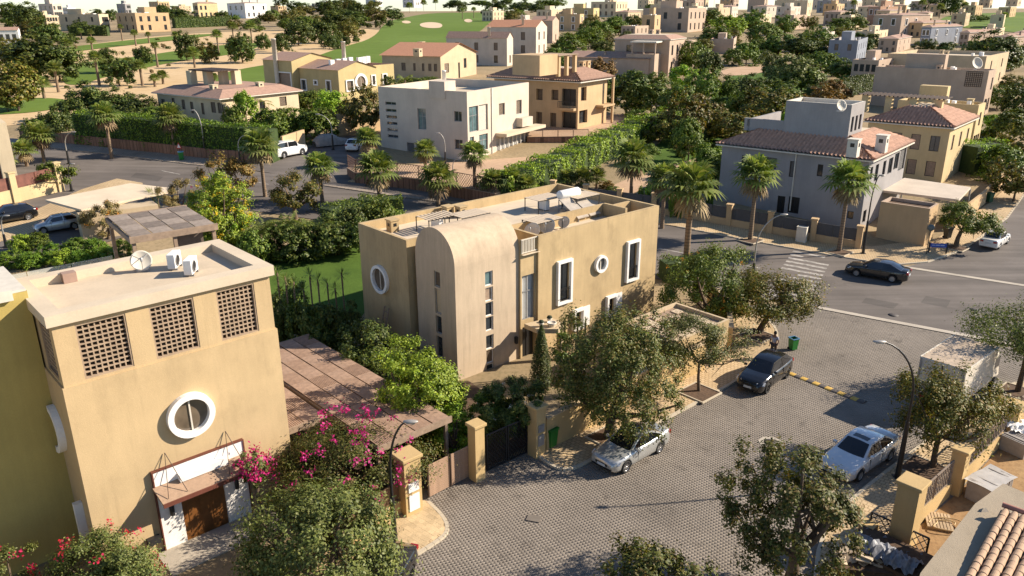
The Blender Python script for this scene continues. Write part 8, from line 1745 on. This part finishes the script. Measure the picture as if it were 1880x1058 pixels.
# tree pits
for q, lbl in zip(((1390, 620), (1283, 725), (1696, 866), (1868, 725), (1120, 808), (1754, 458), (1540, 466), (1377, 444)), ['corner tree by the green bin', 'airy tree before the garage', 'spreading tree by the lamp post', 'sparse tree above the box truck', 'seeding tree by the silver coupe', 'small tree beside the white sedan', 'right palm before the grey villa', 'left palm before the grey villa']):
    g = at(*q); o = empty('tree_pit', g+np.array([0, 0, .125]), -STREET_ROT*0+C.f.rot, 'square soil pit around the '+lbl, 'tree pit', 'tree pits'); s_ = .85
    MB().box(-s_, s_, -s_, s_, .0, .035).obj('soil_bed', SOIL, o)
    for x0, x1, y0, y1 in ((-s_-.08, s_+.08, -s_-.08, -s_), (-s_-.08, s_+.08, s_, s_+.08), (-s_-.08, -s_, -s_, s_), (s_, s_+.08, -s_, s_)): MB().box(x0, x1, y0, y1, -.02, .07).obj('edging', KERB, o)
# ---------------------------------------------------------------- person at the kerb
def skin_body(name, pts, edges, rad, mat, parent):
    me = bpy.data.meshes.new(name); me.from_pydata([Vector(p) for p in pts], edges, []); o = link(name, me, parent); sk = o.modifiers.new('skin', 'SKIN'); sk.use_smooth_shade = True
    for v, r in zip(me.skin_vertices[0].data, rad): v.radius = (r, r) if isinstance(r, float) else r
    me.skin_vertices[0].data[0].use_root = True; sb = o.modifiers.new('sub', 'SUBSURF'); sb.levels = 1; sb.render_levels = 1; bpy.context.view_layer.update(); bake(o); o.data.materials.clear(); o.data.materials.append(mat); return o
pe = empty('person', at(1418, 660)+np.array([0, 0, .15]), 2.4, 'person in a pale shirt and dark trousers standing on the sidewalk behind the black hatchback', 'person')
SK = plain('skin', (.20, .11, .07), .6, var=.05)
J = [(0, 0, .95), (0, 0, 1.18), (0, 0, 1.42), (0, .01, 1.52), (0, .02, 1.62), (0, .02, 1.72), (.19, 0, 1.40), (.26, .03, 1.12), (.22, .16, .90), (-.19, 0, 1.40), (-.26, .02, 1.12), (-.24, .12, .88), (.10, 0, .88), (.11, .05, .50), (.11, 0, .10), (.11, .16, .04), (-.10, 0, .88), (-.11, -.08, .50), (-.11, -.18, .12), (-.11, -.03, .05)]
Ed = [(0, 1), (1, 2), (2, 3), (3, 4), (4, 5), (2, 6), (6, 7), (7, 8), (2, 9), (9, 10), (10, 11), (0, 12), (12, 13), (13, 14), (14, 15), (0, 16), (16, 17), (17, 18), (18, 19)]
skin_body('body', J, Ed, [.15, .13, .14, .06, .10, .09, .06, .045, .035, .06, .045, .035, .085, .06, .042, .04, .085, .06, .042, .04], SK, pe)
for sg in (1, -1):
    w = Vector(J[8] if sg > 0 else J[11])
    fl = [(0, 0, 0), (0, .03, -.05)]; ee = [(0, 1)]; rr = [.022, .028]
    for k in range(4): x = (k-1.5)*.018; n0 = len(fl); fl += [(x, .04, -.09), (x, .055, -.125-.006*(1-abs(k-1.5))), (x, .05, -.15)]; ee += [(1, n0), (n0, n0+1), (n0+1, n0+2)]; rr += [.009, .009, .008]
    n0 = len(fl); fl += [(-.03*sg, .05, -.055), (-.035*sg, .07, -.085)]; ee += [(0, n0), (n0, n0+1)]; rr += [.010, .009]
    skin_body('hand', [tuple(w+Vector(p)) for p in fl], ee, rr, SK, pe)
skin_body('shirt', [J[0], J[1], J[2], J[6], (.235, .02, 1.22), J[9], (-.235, .02, 1.22)], [(0, 1), (1, 2), (2, 3), (3, 4), (2, 5), (5, 6)], [.175, .158, .162, .085, .072, .085, .072], plain('pale_shirt', (.34, .36, .42), .85), pe)
skin_body('trousers', [(0, 0, .96), J[12], J[13], (J[14][0], J[14][1], .14), J[16], J[17], (J[18][0], J[18][1], .16)], [(0, 1), (1, 2), (2, 3), (0, 4), (4, 5), (5, 6)], [.17, .105, .078, .065, .105, .078, .065], plain('dark_trousers', (.05, .045, .05), .9), pe)
MB().lathe([(.001, 1.80), (.07, 1.78), (.105, 1.70), (.10, 1.62), (.085, 1.60)], (0, .0, 0), 14).obj('hair', plain('dark_hair', (.012, .01, .008), .8), pe)
fc = MB()
for x in (-.035, .035): fc.box(x-.012, x+.012, .108, .118, 1.665, 1.678)
fc.obj('eyes', BLACK, pe); MB().add([(-.015, .105, 1.62), (.015, .105, 1.62), (0, .14, 1.625), (0, .105, 1.665)], [(0, 1, 2), (0, 2, 3), (1, 3, 2)]).obj('nose', SK, pe)
# ---------------------------------------------------------------- individual pavers where the street is near enough to tell them apart
def in_poly(X, Y, poly):
    c = np.zeros(len(X), bool); n = len(poly)
    for i in range(n):
        (x1, y1), (x2, y2) = poly[i], poly[(i+1) % n]
        if y1 == y2: continue
        c ^= ((y1 > Y) != (y2 > Y)) & (X < (x2-x1)*(Y-y1)/(y2-y1)+x1)
    return c
def pavers(parent, poly, bw, bh, top, mats, zone, n_single, rot, thick=.014, holes=()):
    """running-bond blocks clipped to a ground outline; the largest in view are objects, the rest one joined part"""
    c, s = math.cos(rot), math.sin(rot); xs_ = [p[0]*c+p[1]*s for p in poly]; ys_ = [-p[0]*s+p[1]*c for p in poly]; rg_ = random.Random(21)
    jj, ii_ = np.meshgrid(np.arange(int(min(ys_)/bh)-1, int(max(ys_)/bh)+1), np.arange(int(min(xs_)/bw)-1, int(max(xs_)/bw)+1)); u, v = ((ii_+.5*(jj % 2))*bw).ravel(), (jj*bh).ravel(); X, Y = u*c-v*s, u*s+v*c
    D = np.column_stack([X, Y, np.full(len(X), -CH)]); zz = D@CF; PX, PY_ = 940+FPX*(D@CR)/np.maximum(zz, .1), 529-FPX*(D@CU)/np.maximum(zz, .1)
    ok = (zz > 3) & zone(PX, PY_); X, Y, PX, PY_ = X[ok], Y[ok], PX[ok], PY_[ok]; ok = in_poly(X, Y, poly)
    for h_ in holes: ok &= ~in_poly(X, Y, h_)
    L_ = [(-py, x, y, px) for px, py, x, y in zip(PX[ok], PY_[ok], X[ok], Y[ok])]
    L_.sort(); g = .0035; w, h = bw/2-g/2, bh/2-g/2; e = .001
    vv = [(-w, -h, 0), (w, -h, 0), (w, h, 0), (-w, h, 0), (-w+e, -h+e, thick), (w-e, -h+e, thick), (w-e, h-e, thick), (-w+e, h-e, thick)]; ff = [(4, 5, 6, 7), (0, 1, 5, 4), (1, 2, 6, 5), (2, 3, 7, 6), (3, 0, 4, 7)]
    ms = [MB().add(vv, ff).mesh('paver', m) for m in mats]
    vis = [q for q in L_ if -30 < q[3] < 1910 and -q[0] < 1075]; single = set(map(lambda q: (q[1], q[2]), vis[:n_single])); V, F = [], []
    R3 = np.array([[c, -s, 0], [s, c, 0], [0, 0, 1]]); base = np.array(vv)@R3.T; rest = []
    for _, x, y, px in L_:
        if (x, y) in single: link('paver', rg_.choice(ms), parent, (x, y, top-thick+rg_.uniform(-.002, .002)), rot+rg_.uniform(-.008, .008))
        else: rest.append((x, y, top-thick+rg_.uniform(-.002, .002)))
    rest = np.array(rest).reshape(-1, 3); V = (rest[:, None, :]+base[None]).reshape(-1, 3); F = (np.array(ff)[None]+8*np.arange(len(rest))[:, None, None]).reshape(-1, 4); V = V if len(rest) else None
    if V is not None: tag(link('paver_field', np_mesh('paver_field', V, F, mats[-1]), parent), kind='stuff')
def pav_mat(name, col, var=.22):
    m, nt, bs = _mat(name); bs.inputs['Roughness'].default_value = .88; bs.inputs['Specular IOR Level'].default_value = .25
    g = N(nt, 'ShaderNodeNewGeometry'); oi = N(nt, 'ShaderNodeObjectInfo'); v = g.outputs['Position']
    a = N(nt, 'ShaderNodeMath', operation='ADD'); L(nt, g.outputs['Random Per Island'], a.inputs[0]); L(nt, oi.outputs['Random'], a.inputs[1]); f = N(nt, 'ShaderNodeMath', operation='FRACT'); L(nt, a.outputs[0], f.inputs[0])
    k1 = mrange(nt, f.outputs[0], 0, 1, 1-var, 1+var); k2 = mrange(nt, noise(nt, v, .25, 6, .65), .3, .7, .76, 1.2); k3 = mrange(nt, noise(nt, v, 14, 5, .7), .3, .7, .86, 1.14)
    m1 = N(nt, 'ShaderNodeMath', operation='MULTIPLY'); L(nt, k1, m1.inputs[0]); L(nt, k2, m1.inputs[1]); m2 = N(nt, 'ShaderNodeMath', operation='MULTIPLY'); L(nt, m1.outputs[0], m2.inputs[0]); L(nt, k3, m2.inputs[1])
    hv = N(nt, 'ShaderNodeHueSaturation'); hv.inputs['Color'].default_value = (*col, 1); L(nt, m2.outputs[0], hv.inputs['Value'])
    d = mrange(nt, noise(nt, v, .16, 7, .6), .46, .64, 0, .6); c = mixc(nt, d, hv.outputs[0], tuple(x*1.2 for x in col))
    st = mrange(nt, noise(nt, v, .8, 9, .75), .565, .66, 0, .6); c = mixc(nt, st, c, tuple(x*.38 for x in col))
    L(nt, c, bs.inputs['Base Color']); bump(nt, bs, noise(nt, v, 60, 3), .3, .004); return m
PAVM = pav_mat('paver_stone', (.215, .186, .155), .08); PAVM2 = pav_mat('paver_sand', (.55, .415, .245), .12)
walk = [o for o in bpy.data.objects if o.name.startswith('sidewalk')]
ISL = pxpoly([(786, 928), (813, 953), (820, 977), (803, 993), (738, 1032), (700, 1058), (662, 1100), (600, 1100), (640, 960), (745, 922)])
RIGHTW = pxpoly([(1495, 1130), (1510, 988), (1558, 929), (1684, 831), (1792, 751), (1835, 715), (1960, 693), (2050, 760), (1850, 800), (1740, 880), (1650, 1000), (1620, 1140)])
MIDW = pxpoly([(970, 828), (1000, 852), (1029, 869), (1062, 864), (1122, 828), (1192, 789), (1250, 759), (1327, 718), (1397, 677), (1426, 649), (1430, 610), (1410, 588), (1387, 574), (1352, 560), (1280, 540), (1200, 640), (1100, 740), (985, 800)])
bpy.data.objects['paved_street'].data.materials[0] = plain('joint_sand', (.235, .205, .170), .95, var=.15)
STREETN = [tuple(p) for p in PAVEPOLY]
_blk = [ISL, RIGHTW, MIDW, pxpoly([(1560, 1130), (1640, 1010), (1760, 905), (1860, 800), (2050, 770), (2050, 1200), (1560, 1200)])]
pavers(bpy.data.objects['paved_street'], STREETN, .22, .11, .0335, [PAVM], lambda px, py: (py > 560) & (px > -20) & (px < 1900) & (py < 1110), 300, -math.radians(16), .0022, _blk)
pavers(walk[1], ISL, .24, .24, .13+.007, [PAVM2], lambda px, py: py > 0, 290, STREET_ROT, .006)
# everything that carries a label is a thing
for o in bpy.data.objects:
    if o.parent is None and 'label' in o and 'kind' not in o: o['kind'] = 'thing'
